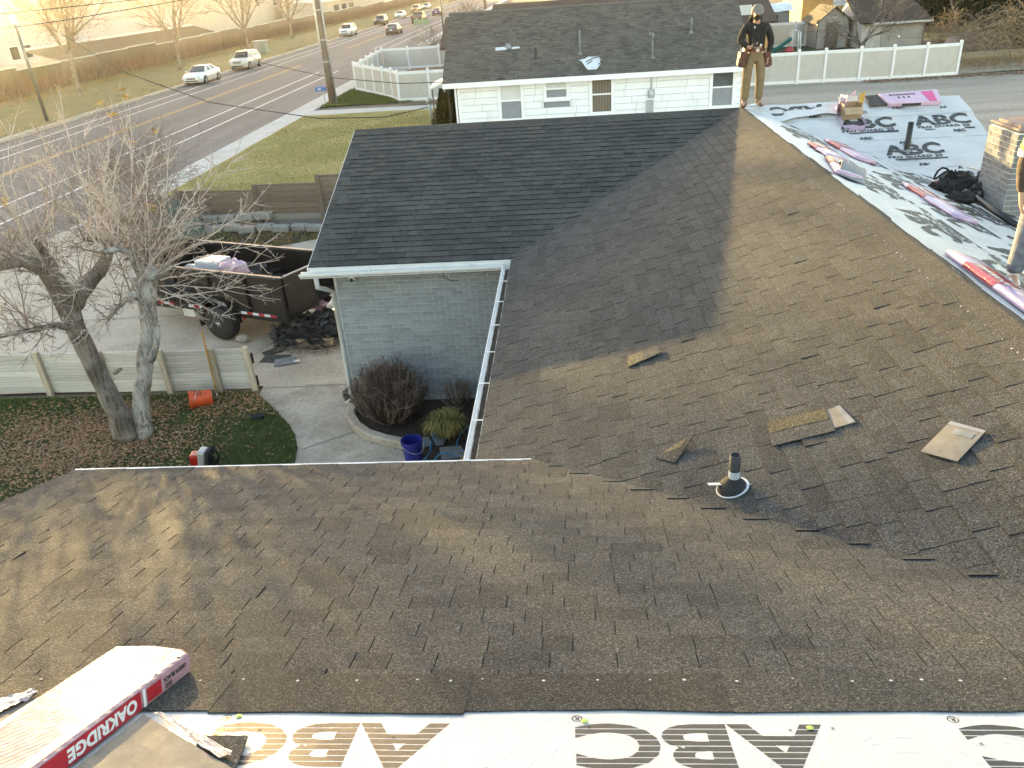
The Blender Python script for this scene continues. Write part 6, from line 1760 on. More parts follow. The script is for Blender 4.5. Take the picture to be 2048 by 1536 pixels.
# ---------------------------------------------------------------- shrubs at the garage wall
def twig_bush(name, label, c, rx, ry, H, n, mats, seed, th=.006, spread=1.0, cat='shrub'):
    rnd = random.Random(seed); t = thing(name, label, cat, c); q = MB(); qs = MB()
    for k in range(n):
        a = rnd.uniform(0, 6.283); rr = math.sqrt(rnd.random()); bx, by = c[0] + .25 * rx * rnd.gauss(0, .5), c[1] + .25 * ry * rnd.gauss(0, .5)
        zt = H * (1 - .45 * rr ** 2.2) * rnd.uniform(.72, 1.05)
        tip = Vector((c[0] + rx * rr * math.cos(a), c[1] + ry * rr * math.sin(a), c[2] + zt)); p0 = Vector((bx, by, c[2]))
        mid = p0.lerp(tip, .5) + Vector((math.cos(a) * rx * .22 * rr, math.sin(a) * ry * .22 * rr, -.05 * H))
        pts = [p0, p0.lerp(mid, .6) + Vector((rnd.gauss(0, .01), rnd.gauss(0, .01), 0)), mid, mid.lerp(tip, .55) + Vector((rnd.gauss(0, .02), rnd.gauss(0, .02), 0)), tip]
        q.cur = rnd.randrange(len(mats)); q.tube(pts, [th * 1.5, th * 1.2, th, th * .7, th * .4], 3, cap=False)
        for j in range(7):
            b = pts[rnd.randint(2, 3)].lerp(pts[4], rnd.random()); d = Vector((rnd.gauss(0, .7), rnd.gauss(0, .7), rnd.uniform(.1, 1))).normalized() * rnd.uniform(.05, .16) * H
            q.tube([b, b + d * .5 + Vector((rnd.gauss(0, .008), rnd.gauss(0, .008), 0)), b + d], [th * .5, th * .4, th * .3], 3, cap=False)
    q.build('twigs', mats, t)
    q = MB(); q.tube([Vector(c), Vector(c) + Vector((0, 0, .18))], [.06, .045], 7); q.build('stem', 'dark_bark', t)
twig_bush('twig_shrub', 'rounded brown bare twig shrub against the grey brick wall', (-2.98, 11.12, .03), .66, .52, 1.10, 520, ['twig_red', 'twig_brown', 'twig_red'], 3, .006)
twig_bush('twig_shrub', 'small sparse bare shrub right of the rounded shrub', (-1.93, 11.5, .03), .32, .26, .62, 60, ['twig_brown', 'twig_red'], 4, .005)
def grass_clump(name, label, c, rr, H, n, seed):
    rnd = random.Random(seed); q = MB()
    for k in range(n):
        a = rnd.uniform(0, 6.283); rad = rr * rnd.uniform(.2, 1); h_ = H * rnd.uniform(.6, 1); w = .006
        p0 = Vector((c[0] + rnd.gauss(0, .05), c[1] + rnd.gauss(0, .05), c[2])); d = Vector((math.cos(a), math.sin(a), 0)); s_ = Vector((-d.y, d.x, 0)) * w
        pts = [p0, p0 + d * rad * .35 + Vector((0, 0, h_ * .75)), p0 + d * rad * .8 + Vector((0, 0, h_)), p0 + d * rad * 1.15 + Vector((0, 0, h_ * .6))]
        q.cur = rnd.randrange(2)
        q.add([pts[0] - s_, pts[0] + s_, pts[1] + s_, pts[1] - s_, pts[2] + s_ * .7, pts[2] - s_ * .7, pts[3]], [(0, 1, 2, 3), (3, 2, 4, 5), (5, 4, 6)])
    o = q.build(name, ['ornamental', 'dry_grass']); tag(o, label, 'grass clump')
grass_clump('grass_clump', 'large green yellow ornamental grass clump beside the flagstones', (-2.02, 10.62, .03), .36, .36, 1100, 3)
grass_clump('grass_clump', 'small ornamental grass clump under the white gutter', (-1.45, 9.75, .03), .24, .24, 420, 4)
# evergreens
def foliage(name, label, c, fn, n, s_, mat, seed, trunk=None, droop=.3, cat='tree'):
    rnd = random.Random(seed); t = thing(name, label, cat, c); q = MB()
    for k in range(n):
        p, o = fn(rnd); p = p + Vector(c)
        d = (o + Vector((rnd.gauss(0, .5), rnd.gauss(0, .5), rnd.gauss(0, .4) - droop))).normalized(); sd = d.cross(Vector((rnd.gauss(0, 1), rnd.gauss(0, 1), rnd.gauss(0, 1)))).normalized(); ss = s_ * rnd.uniform(.5, 1.4)
        q.add([p - sd * ss * .28, p + sd * ss * .28, p + d * ss], [(0, 1, 2)])
    q.build('crown', mat, t)
    q = MB(); h_ = trunk or 1; q.tube([Vector(c), Vector(c) + Vector((0, 0, h_))], [.12, .05], 7); q.build('trunk', 'dark_bark', t)
def cone(H, R0, pw=1.0):
    def f(rnd):
        v = rnd.random() ** 1.3; r_ = R0 * (1 - v ** pw) * (1 + .22 * math.sin(rnd.random() * 50)) * rnd.uniform(.75, 1.05); a = rnd.uniform(0, 6.283)
        r_ *= 1 + .25 * noise.noise(Vector((math.cos(a) * 2, math.sin(a) * 2, v * 6)))
        return Vector((r_ * math.cos(a), r_ * math.sin(a), .05 + v * H)), Vector((math.cos(a), math.sin(a), .8))
    return f
foliage('cone_shrub', 'taller dark green cone shrub at the white house corner', (-5.45, 40.3, 0), cone(2.45, .62), 7000, .13, 'arborvitae', 3, 1.5, -.4, 'shrub')
foliage('cone_shrub', 'shorter green cone shrub left of the taller cone shrub', (-5.72, 38.6, 0), cone(1.75, .55), 6000, .12, 'arborvitae', 4, 1.0, -.4, 'shrub')
def blob(rx, ry, rz, zc):
    def f(rnd):
        d = Vector((rnd.gauss(0, 1), rnd.gauss(0, 1), rnd.gauss(0, 1))).normalized()
        k = (1 + .35 * noise.fractal(d * 2.2 + Vector((rx, 0, 0)), 1, 2, 3)) * rnd.uniform(.72, 1.05)
        return Vector((d.x * rx * k, d.y * ry * k, zc + d.z * rz * k)), d
    return f
foliage('evergreen_tree', 'large drooping dark evergreen above the block wall at the right', (26.0, 52.5, 0), blob(2.3, 2.2, 3.4, 4.6), 26000, .42, 'evergreen', 5, 4.0, .9)
foliage('evergreen_tree', 'dark evergreen standing behind the white garage roof', (30.0, 76, 0), blob(3.6, 3, 2.8, 3.0), 12000, .45, 'evergreen', 6, 3.0, .5)
foliage('evergreen_tree', 'dark evergreen far behind the dry brush', (38.0, 84, 0), blob(4.5, 3, 3.2, 3.4), 9000, .5, 'evergreen', 7, 3.0, .5)
# dry brush heap over the block wall
rnd = random.Random(91); q = MB()
for k in range(5200):
    a = rnd.random(); c = Vector((22.5 + 5.2 * rnd.random(), 51 + rnd.uniform(-3.2, 5), 0)); top = 2.9 * math.sin(PI * min(1, max(.05, (c.x - 21.5) / 6.5))) + .3
    p = c + Vector((0, 0, rnd.uniform(.1, top))); d = Vector((rnd.gauss(0, .7), rnd.gauss(0, .6), rnd.uniform(-.9, .5))).normalized() * rnd.uniform(.3, .9)
    q.cur = rnd.randrange(3); q.tube([p, p + d * .5 + Vector((0, 0, .12)), p + d], [.016, .013, .006], 3, cap=False)
o = q.build('dry_brush', ['twig_tan', 'twig_brown', 'twig_tan']); o['kind'] = 'stuff'; tag(o, 'tangle of tan dry vines heaped behind the block wall', 'brush')
q = MB(); q2 = lump((24.2, 52.0, .3), (2.6, 2.0, 1.3), 71, .3, 30, 14); o = q2.build('brush_core', 'twig_brown'); o['kind'] = 'stuff'; tag(o, 'dense brown heart of the dry vine tangle', 'brush')
rnd = random.Random(17); q = MB()
for k in range(900):
    x = 21.3 + rnd.random() * 7; p = Vector((x, 47.25 + (x - 21) * .06, .85)); d = Vector((rnd.gauss(0, .25), -.12, -rnd.uniform(.1, .7)))
    q.tube([p + Vector((0, .4, .2)), p, p + d], [.012, .010, .004], 3, cap=False)
o = q.build('hanging_vines', 'twig_tan'); o['kind'] = 'stuff'; tag(o, 'dry vine strands hanging over the block wall', 'vines')
# dry flower stalks in the corner yard
rnd = random.Random(55); q = MB()
for k in range(900):
    p = Vector((-6.0 + rnd.gauss(0, 1.5), 57.5 + rnd.gauss(0, 1.0), 0)); 
    if p.x < -9.6: continue
    q.tube([p, p + Vector((rnd.gauss(0, .15), rnd.gauss(0, .15), rnd.uniform(.5, 1.1)))], .016, 3, cap=False)
o = q.build('dry_stalks', 'twig_brown'); o['kind'] = 'stuff'; tag(o, 'brown dry perennial stalks inside the corner vinyl fence', 'stalks')
# tufts along edges
blades('edge_tufts', (-5.9, -2.3, 10.0, 12.6, lambda x, y: (abs(y - 12.42) < .05 and x < -5.6) or (abs(y - 10.25) < .06 and -2.95 < x < -2.55)), 260, .03, .08, ['grass_blade', 'dry_grass'], .8, .006, None, .0, 'grass tufts along the concrete edges', seed=8)
blades('drive_tuft', (-11.6, -10.9, 15.7, 15.95, lambda x, y: True), 240, .04, .10, ['grass_blade', 'dry_grass'], .8, .008, None, -.01, 'small grass tuft growing from a driveway crack', seed=9)

# ================================================================== THINGS ON THE ROOF
def basis(sl, ang=0.0, flip=False):
    U = sl.U.copy(); V = sl.V.copy(); N = sl.N.copy()
    if U.cross(V).dot(N) < 0: V = -V
    c, s_ = math.cos(ang), math.sin(ang)
    return Matrix((U * c + V * s_, V * c - U * s_, N)).transposed()
def place(o, loc, m3):
    mt = m3.to_4x4(); mt.translation = loc; o.matrix_world = mt; return o
def slab(name, label, sl, corners, th, mats, lift=.014, cat='shingle', warp=0.0, tilt=(0, 0, 0, 0)):
    """thin sheet lying on a slope through four corner pixels"""
    P = [on(*c, sl) + sl.N * (lift + t) for c, t in zip(corners, tilt)]
    q = MB()
    f = lambda u, v: (P[0].lerp(P[1], u)).lerp(P[3].lerp(P[2], u), v) + sl.N * (warp * math.sin(PI * u) * math.sin(PI * v))
    q.grid(f, 10, 6); c = sum(P, Vector()) / 4
    o = bpy.data.objects.new(name, q.mesh(name, mats[0], False, c)); COL.objects.link(o); o.location = c
    sm = o.modifiers.new('t', 'SOLIDIFY'); sm.thickness = th; sm.offset = 0
    tag(o, label, cat); return o, f
o, f = slab('loose_shingle', 'long loose shingle with tan upper band lying on the street slope', main_s, [(1535, 850), (1652, 822), (1672, 866), (1545, 897)], .006, ['shingle'], .020, warp=.006)
def band(o, f, u0, u1, v0, v1, mat, name, h=.0055, sl=main_s):
    q = MB(); q.grid(lambda a, b: f(u0 + (u1 - u0) * a, v0 + (v1 - v0) * b) + sl.N * h, 6, 4); q.build(name, mat, o)
band(o, f, .005, .995, .0, .5, 'shingle_tan', 'tan_band')
o, f = slab('loose_shingle', 'small grey backed shingle piece tucked under the long loose shingle', main_s, [(1650, 826), (1681, 815), (1713, 848), (1665, 862)], .006, ['shingle_back'], .016); band(o, f, .70, .95, .0, 1.0, 'lead_grey', 'seal_strip')
o, f = slab('loose_shingle', 'pale backed shingle piece lying alone at the right of the roof', main_s, [(1902, 849), (1973, 868), (1916, 929), (1842, 909)], .007, ['shingle_back'], .022, warp=.006); band(o, f, .0, 1, .0, .10, 'screen_mesh', 'edge_strip'); band(o, f, .3, .85, .17, .34, 'lead_grey', 'stain')
o, f = slab('loose_shingle', 'cut shingle corner standing tilted near the valley', main_s, [(1338, 902), (1396, 880), (1352, 929), (1312, 920)], .007, ['shingle'], .016, tilt=(0, .05, 0, 0)); band(o, f, .05, .75, .0, .5, 'shingle_tan', 'tan_band')
o, f = slab('loose_shingle', 'narrow loose shingle on the shaded edge of the street slope', main_s, [(1256, 716), (1316, 699), (1324, 712), (1258, 738)], .007, ['shingle'], .018, tilt=(0, .02, .02, 0)); band(o, f, .0, .5, .05, .95, 'shingle_tan', 'tan_band')
o, f = slab('loose_shingle', 'flat shingle scrap beside the valley below the tilted corner', near_s, [(1293, 948), (1330, 946), (1333, 953), (1296, 955)], .006, ['shingle'], .020)

# vent pipes
vp = thing('vent_pipe', 'dark vent pipe with rubber boot near the roof valley', 'vent pipe', on(1466, 978, main_s))
b = on(1466, 975, main_s)
bs = basis(main_s); 
q = MB(); q.lathe((0, 0, 0), [(.112, -.001), (.112, .004), (.001, .005)], 24); o = q.build('flange', 'boot_white', vp, world=False); o.matrix_local = bs.to_4x4(); o.location = main_s.N * .012
q = MB(); q.lathe((0, 0, .02), [(.105, -.03), (.100, .0), (.082, .03), (.055, .055), (.043, .070), (.038, .075)], 26, cap=False); q.build('boot', 'black_rubber', vp, smooth=True, world=False)
q = MB(); q.lathe((0, 0, .0), [(.036, .05), (.036, .27), (.030, .27), (.030, .1)], 18, cap=False); q.build('pipe', 'pvc_black', vp, smooth=True, world=False)
q = MB(); q.lathe((0, 0, .0), [(.0365, .095), (.0368, .125), (.0365, .15)], 18, cap=False); q.build('paint_drips', 'boot_white', vp, smooth=True, world=False)
for s_ in (-1, 1): q = MB(); q.box((s_ * .12, 0, 0), (.09, .05, .004)); o = q.build('flange_tab', 'boot_white', vp, world=False); o.matrix_local = basis(near_s).to_4x4(); o.location = near_s.N * .02 + Vector((0, .0, .02))
b2 = on(1813, 302, rwing_s)
vp2 = thing('vent_pipe', 'straight black vent pipe rising from the printed underlayment', 'vent pipe', b2)
q = MB(); q.lathe((0, 0, 0), [(.045, -.05), (.045, .46), (.038, .46), (.038, .2)], 16, cap=False); q.build('pipe', 'pvc_black', vp2, smooth=True, world=False)
q = MB(); q.lathe((0, 0, -.02), [(.09, 0), (.07, .03), (.046, .05)], 16, cap=False); q.build('collar', 'lead_grey', vp2, world=False)

# shingle bundles
def wrap_mat():
    m = NT('bundle_wrap'); v = m.pos()
    w = m.n('ShaderNodeTexWave', wave_type='BANDS', bands_direction='X'); w.inputs['Scale'].default_value = 13; w.inputs['Distortion'].default_value = 3.5; w.inputs['Detail'].default_value = 3; w.inputs['Detail Scale'].default_value = 1.2
    mp = m.n('ShaderNodeMapping'); mp.inputs['Rotation'].default_value = (0, 0, R(38)); m.l(v, mp.inputs[0]); m.l(mp.outputs[0], w.inputs[0])
    n = m.noise(v, 9, 4)
    m.col(m.ramp(n, [(.3, (.38, .22, .255)), (.7, (.47, .29, .325))])).rough(.20); m.p.inputs['Specular IOR Level'].default_value = .6
    m.bump(m.math('ADD', w.outputs[1], m.math('MULTIPLY', n, 2.2)), .45, .007)
wrap_mat()
fb = thing('shingle_bundle', 'pink wrapped shingle bundle with red printed side in the near left corner', 'shingle bundle', near_s.p(-1.75 - XLN, NV + .1))
nN = near_s.N
R0 = near_s.p(*near_s.uv(Vector((-1.640, 2.325, ZN + S * (YN - 2.325)))), 0.012)
dR = (near_s.U * -.185 + near_s.V * .983).normalized(); wR = nN.cross(dR).normalized()
if wR.x > 0: wR = -wR                            # wR points left, across the bundle
sN = -wR; BT, BW, BLN = .088, .365, 1.0
poly = [R0, R0 - dR * .03 + wR * .05, R0 - dR * .035 + wR * .20, R0 + wR * BW, R0 + wR * BW + dR * BLN, R0 + dR * BLN]
q = MB(); cen = sum(poly, Vector()) / len(poly); rings = []
for zz, k in ((0, .985), (.02, 1.0), (.06, 1.0), (BT - .008, .985), (BT, .955)):
    rings.append([cen + (p - cen) * k + nN * (zz + .003 * fbm(p.x * 9, p.y * 9)) for p in poly])
loft(q, rings); body = q.build('wrapper', 'bundle_wrap', fb, smooth=False); bevel(body, .012, 3)
def SP(x, y, o_=.0022): return R0 + dR * x + sN * o_ + nN * y
def TP(x, w): return R0 + dR * x + wR * w + nN * (BT + .0018)
q = MB(); q.grid(lambda u, v: SP(.30 + .70 * u, .006 + .074 * v, .0018), 12, 3); q.build('red_panel', 'red_print', fb)
q = MB(); q.grid(lambda u, v: SP(.185 + .080 * u, .014 + .056 * v, .0018), 3, 3); q.build('red_panel', 'red_print', fb)
q = MB(); q.grid(lambda u, v: SP(.275 + .014 * u, .006 + .074 * v, .002), 2, 3); q.build('white_band', 'white_print', fb)
q = MB(); q.add([TP(.32, .014), TP(.36, .05), TP(.52, .06), TP(1.0, .06), TP(1.0, .014)], [(0, 1, 2, 3, 4)]); q.build('red_panel', 'red_print', fb)
q = MB(); q.add([TP(.55, BW - .05), TP(1.0, BW - .06), TP(1.0, BW - .016), TP(.42, BW - .016)], [(0, 1, 2, 3)]); q.build('red_panel', 'red_print', fb)
q = MB(); put_text(q, text('OAKRIDGE', .066, .0030, 0, 1.02), lambda x, y: SP(.325 + x * 1.0, .066 - y, .0032)); q.build('lettering', 'white_print', fb)
q = MB(); put_text(q, text('ONYX BLACK', .024, .0009), lambda x, y: SP(.035 + x * .9, .060 - y, .0025))
for k in range(14): rect(q, lambda x, y, k=k: SP(.125 + x, y, .0025), k * .003, k * .003 + (.0012 if k % 3 else .002), .014, .036)
q.build('lettering', 'print_black', fb)
q = MB(); rect(q, TP, .155, .18, .05, .085); q.build('mark', 'red_print', fb)
for (u, v) in ((.05, .02), (.19, .018)):
    q = MB(); q.lathe((0, 0, 0), [(.008, 0), (.006, .003)], 8); o = q.build('vent_hole', 'black_plastic', None); o.parent = fb; o.matrix_local = basis(near_s).to_4x4(); o.location = TP(u, v) - fb.location
# opened shingles and peeled film around it
def nsheet(name, mat, label, cs, h0, th, cat='shingle', wob=.004, smooth=False):
    P = [near_s.uv(on(*c, near_s)) for c in cs]; P = [Vector(p) for p in P]; q = MB()
    q.grid(lambda u, v: near_s.p(*(P[0].lerp(P[1], u)).lerp(P[3].lerp(P[2], u), v), h0 + wob * fbm(u * 6, v * 6)), 14, 8)
    o = q.build(name, mat, smooth=smooth)
    if th: sm = o.modifiers.new('t', 'SOLIDIFY'); sm.thickness = th; sm.offset = 0
    tag(o, label, cat)
nsheet('loose_shingle', 'shingle', 'dark granule shingle under the tan backed one by the near bundle', [(400, 1485), (497, 1486), (470, 1560), (380, 1560)], .024, .010)
nsheet('loose_shingle', 'shingle_back', 'tan backed shingle lying right of the near wrapped bundle', [(290, 1448), (470, 1560), (380, 1640), (150, 1560)], .036, .006)
nsheet('film_strip', 'clear_film', 'shiny film strip peeled along the tan shingle by the near bundle', [(308, 1448), (322, 1446), (470, 1530), (440, 1540)], .046, 0, 'film', .010, True)
nsheet('loose_shingle', 'shingle_back', 'tan backed shingle poking out left of the near wrapped bundle', [(-60, 1425), (115, 1398), (40, 1500), (-60, 1500)], .018, .008)
nsheet('film_strip', 'clear_film', 'shiny film strip on the shingle left of the near bundle', [(-40, 1425), (70, 1393), (80, 1402), (-20, 1450)], .034, 0, 'film', .012, True)

def bundle(label, sl, A, B, width, th, mat, seed, red=(.35, .6), redname='red_film', lift=.02):
    """wrapped bundle from pixel A to pixel B along one long edge, width towards the down side"""
    a = on(*A, sl); b = on(*B, sl); d = (b - a); ln = d.length; d.normalize(); n = sl.N; w = n.cross(d).normalized()
    t = thing('shingle_bundle', label, 'shingle bundle', a)
    q = MB(); rnd = random.Random(seed); rings = []
    for i in range(13):
        u = i / 12; k = 1 - .15 * (abs(u - .5) * 2) ** 8; c = a + d * (ln * u)
        ring = []
        for (x, z) in ((0, 0), (0, .55), (.06, .95), (.5, 1.06), (.94, .95), (1, .55), (1, 0)):
            ring.append(c + w * (width * (.5 + (x - .5) * (.9 + .1 * k))) + n * (lift + th * z * k + .006 * fbm(u * 9 + seed, x * 4, z)))
        rings.append(ring)
    loft(q, rings); o = q.build('wrapper', mat, t, smooth=True)
    if red:
        for (r0, r1) in (red if hasattr(red[0], '__len__') else (red,)):
            q = MB(); rr = []
            for i in range(5):
                u = r0 + (r1 - r0) * i / 4; k = 1 - .15 * (abs(u - .5) * 2) ** 8; c = a + d * (ln * u)
                rr.append([c + w * (width * (.5 + (x - .5) * (.9 + .1 * k))) + n * (lift + .004 + th * z * k + .006 * fbm(u * 9 + seed, x * 4, z)) - w * (.004 if x < .5 else 0) for (x, z) in ((0, .05), (0, .55), (.06, .96), (.5, 1.07), (.78, 1.0))])
            loft(q, rr, False); lab = q.build('label', redname, t, smooth=True)
            q = MB(); c0 = a + d * (ln * (r0 + .04)); s_ = ln * (r1 - r0) * .17
            put_text(q, text('OAKRIDGE', s_, s_ * .03), lambda x, y: c0 + d * x * 1.15 + w * (width * .12 + (s_ - y)) + n * (lift + th * 1.09 + .008)); q.build('lettering', 'white_print', t)
    return t
bundle('pink and lilac bundle nearest the right edge with long red label', right_s, (1886, 512), (2075, 652), .30, .055, 'lilac_film', 3, (.22, .55))
bundle('lilac bundle with red label lying mid slope on the underlayment', right_s, (1800, 372), (1905, 440), .30, .055, 'lilac_film', 4, (.12, .45))
bundle('pale bundle on the underlayment farther from the ridge', right_s, (1645, 283), (1712, 322), .32, .055, 'pink_film', 5, (.15, .5))
bundle('pale bundle on the underlayment nearest the far ridge', right_s, (1612, 290), (1652, 317), .32, .055, 'lilac_film', 6, (.05, .45))
bundle('torn pink bundle just behind the dark bent sheet', right_s, (1648, 318), (1668, 350), .36, .055, 'pink_film', 7, (.05, .45))
# starter bundle on the far right wing, label up
sb = thing('starter_bundle', 'flat pink starter shingle pack lying near the right wing ridge', 'shingle bundle', on(1815, 205, rwing_s))
P4 = [on(1754, 197, rwing_s), on(1872, 188, rwing_s), on(1880, 212, rwing_s), on(1776, 217, rwing_s)]
q = MB(); q.prism([p + rwing_s.N * .02 for p in reversed(P4)], .075, rwing_s.N); o = q.build('wrapper', 'pink_film', sb); bevel(o, .012, 2)
fb_ = lambda u, v: (P4[0].lerp(P4[1], u)).lerp(P4[3].lerp(P4[2], u), v) + rwing_s.N * .098
q = MB(); q.add([fb_(.70, .12), fb_(.90, .12), fb_(.92, .98), fb_(.78, .98), fb_(.74, .55)], [(0, 1, 2, 3, 4)]); q.build('label', 'pink_print', sb)
q = MB()
put_text(q, text('STARTER STRIP PLUS', .10, .004), lambda x, y: fb_(.20 + x * .42, .32 - y * 1.8)); 
for k in range(3): q.add([fb_(.27 + k * .09 + .02 * math.cos(t), .50 + .09 * math.sin(t)) for t in (0, .8, 1.57, 2.4, 3.14, 3.9, 4.7, 5.5)], [tuple(range(8))])
q.add([fb_(.14, .18), fb_(.18, .16), fb_(.185, .32), fb_(.145, .34)], [(0, 1, 2, 3)])
q.build('lettering', 'print_black', sb)
q = MB(); w0 = P4[3] + rwing_s.N * .03; d0 = (P4[2] - P4[3]); q.add([w0 + d0 * .25 + rwing_s.V * .002, w0 + d0 * .62 + rwing_s.V * .002, w0 + d0 * .62 + rwing_s.N * .05 + rwing_s.V * .002, w0 + d0 * .25 + rwing_s.N * .05 + rwing_s.V * .002], [(0, 1, 2, 3)]); q.build('lettering', 'print_black', sb)
slab('loose_shingle', 'dark starter shingle sticking out of the pink pack', rwing_s, [(1728, 198), (1760, 195), (1782, 214), (1740, 217)], .03, ['shingle'], .045)
# opened carton with torn wrap
bx = thing('carton', 'open brown cardboard carton standing in torn wrap on the far roof', 'box', on(1705, 240, rwing_s))
c0 = on(1702, 238, rwing_s); up_ = Vector((0, 0, 1))
q = MB(); X0, X1, Y0, Y1, Zb, Zt = c0.x - .16, c0.x + .15, c0.y - .05, c0.y + .22, c0.z - .03, c0.z + .26
w = .006
q.bb(X0, X1, Y0, Y0 + w, Zb, Zt - .06); q.bb(X0, X1, Y1 - w, Y1, Zb, Zt); q.bb(X0, X0 + w, Y0 + w, Y1 - w, Zb, Zt); q.bb(X1 - w, X1, Y0 + w, Y1 - w, Zb, Zt); q.bb(X0 + w, X1 - w, Y0 + w, Y1 - w, Zb, Zb + w); q.build('carton_body', 'cardboard', bx)
q = MB(); q.add([(X0, Y1, Zt + .001), (X1, Y1, Zt + .001), (X1 + .02, Y1 + .10, Zt + .08), (X0 - .01, Y1 + .10, Zt + .08)], [(0, 1, 2, 3)]); o = q.build('flap', 'cardboard_light', bx); sm = o.modifiers.new('t', 'SOLIDIFY'); sm.thickness = .005
q = MB(); q.add([(X0, Y0, Zt - .06), (X1, Y0, Zt - .06), (X1, Y0 - .11, Zt - .16), (X0, Y0 - .11, Zt - .16)], [(0, 1, 2, 3)]); o = q.build('flap', 'cardboard', bx); sm = o.modifiers.new('t', 'SOLIDIFY'); sm.thickness = .005
q = MB(); q.bb(X0 + .03, X1 - .12, Y0 + .03, Y1 - .06, Zb + .02, Zt - .13); q.build('contents', 'black_rubber', bx)
def torn(label, pts, mat, seed, sl=rwing_s, hs=.2):
    rnd = random.Random(seed); q = MB(); b = [on(*p, sl) for p in pts]
    vs = []; fs = []; n_ = len(b)
    for i, p in enumerate(b): vs += [p + sl.N * .012, p + Vector((rnd.gauss(0, .03), rnd.gauss(0, .03), hs * rnd.uniform(.5, 1.2))), ]
    for i in range(n_ - 1): fs.append((2 * i, 2 * i + 2, 2 * i + 3, 2 * i + 1))
    q.add(vs, fs); o = q.build('torn_wrap', mat); sm = o.modifiers.new('t', 'SOLIDIFY'); sm.thickness = .004; tag(o, label, 'plastic wrap')
torn('torn pink wrap flaring up left of the carton', [(1672, 240), (1672, 232), (1675, 226), (1680, 222), (1684, 226), (1688, 232)], 'pink_film', 3, hs=.32)
torn('torn pink wrap peaked behind the carton', [(1690, 222), (1696, 218), (1702, 216), (1708, 218), (1712, 220)], 'pink_film', 4, hs=.30)
torn('torn yellow wrap standing right of the carton', [(1716, 232), (1719, 228), (1722, 228)], 'yellow_leaf', 5, hs=.34)
torn('torn lilac wrap along the front of the carton', [(1678, 240), (1681, 252), (1690, 260), (1704, 262), (1718, 262), (1730, 260), (1728, 250), (1722, 240)], 'lilac_film', 6, hs=.10)
slab('loose_shingle', 'dark shingle lying in front of the opened carton', rwing_s, [(1692, 248), (1722, 246), (1730, 260), (1694, 261)], .02, ['shingle'], .03)
# bent dark sheet on the ridge
Q4 = [on(1672, 336, right_s), on(1722, 346, right_s), on(1728, 376, right_s), on(1676, 354, right_s)]
q = MB(); q.grid(lambda u, v: (Q4[0].lerp(Q4[1], u)).lerp(Q4[3].lerp(Q4[2], u), v) + right_s.N * (.03 + .11 * math.sin(PI * min(1, v * 1.15 + .05)) * (1 - .35 * u)), 12, 12); o = q.build('bent_sheet', 'lead_grey', smooth=True); sm = o.modifiers.new('t', 'SOLIDIFY'); sm.thickness = .012; tag(o, 'dark grey curled shingle sheet resting beside the long ridge', 'shingle')
# tool belt heap
th = thing('tool_bag', 'heap of black tool belts and bags in front of the chimney', 'tool bag', on(1905, 395, right_s))
rnd = random.Random(13)
for i, (pp, r_, mat, nm) in enumerate((((1885, 385), (.16, .17, .13), 'black_cloth', 'bag'), ((1905, 378), (.20, .14, .17), 'black_cloth', 'bag'), ((1935, 392), (.22, .20, .18), 'black_cloth', 'bag'), ((1950, 400), (.16, .14, .15), 'black_film', 'pouch'), ((1878, 372), (.12, .08, .05), 'red_film', 'glove'), ((1920, 405), (.22, .12, .09), 'black_cloth', 'pouch'))):
    c = on(*pp, right_s) + Vector((0, 0, r_[2] * .55)); lump(c, r_, i * 7 + 3, .5, 20, 12, freq=2.4).build(nm, mat, th)
q = MB()
for k in range(3):
    c = on(1885 + k * 24, 378 + k * 4, right_s) + Vector((0, 0, .22)); a = rnd.uniform(0, 3)
    q.tube([c + Vector((.14 * math.cos(t + a), .10 * math.sin(t + a), .07 * math.sin(2 * t))) for t in [j * 6.283 / 14 for j in range(15)]], .016, 5)
q.build('straps', 'black_cloth', th, kind='stuff')
def bar(name, A, B, r_, mat, label, h0=.05, h1=.05, cat='tool'):
    q = MB(); a = on(*A, right_s) + Vector((0, 0, h0)); b = on(*B, right_s) + Vector((0, 0, h1)); q.tube([a, b], r_, 10); o = q.build(name, mat, smooth=True); tag(o, label, cat); return o
bar('black_tube', (1945, 412), (2033, 460), .045, 'black_plastic', 'thick black tube lying below the tool bags', .12, .05, 'tube')
bar('pry_bar', (1925, 378), (1985, 390), .018, 'boot_white', 'white handled pry bar stuck in the tool bags', .34, .34)
bar('shovel', (1986, 390), (2036, 400), .016, 'black_plastic', 'black handled roofing shovel pointing right from the tool bags', .34, .34)
bar('flat_bar', (1858, 408), (1945, 428), .012, 'black_paint', 'thin black bar lying on the underlayment below the bags', .03, .03)
lump_thing('tool', on(1945, 372, right_s) + Vector((0, 0, .30)), (.05, .07, .05), 88, 'red_film', 'small red tool head on top of the tool bags', 'tool', .2)
lump_thing('plastic_scrap', on(1500, 214, right_s) + Vector((.06, .02, .02)), (.10, .07, .03), 90, 'white_film', 'white scrap of film on the ridge by the roofer', 'scrap', .4)

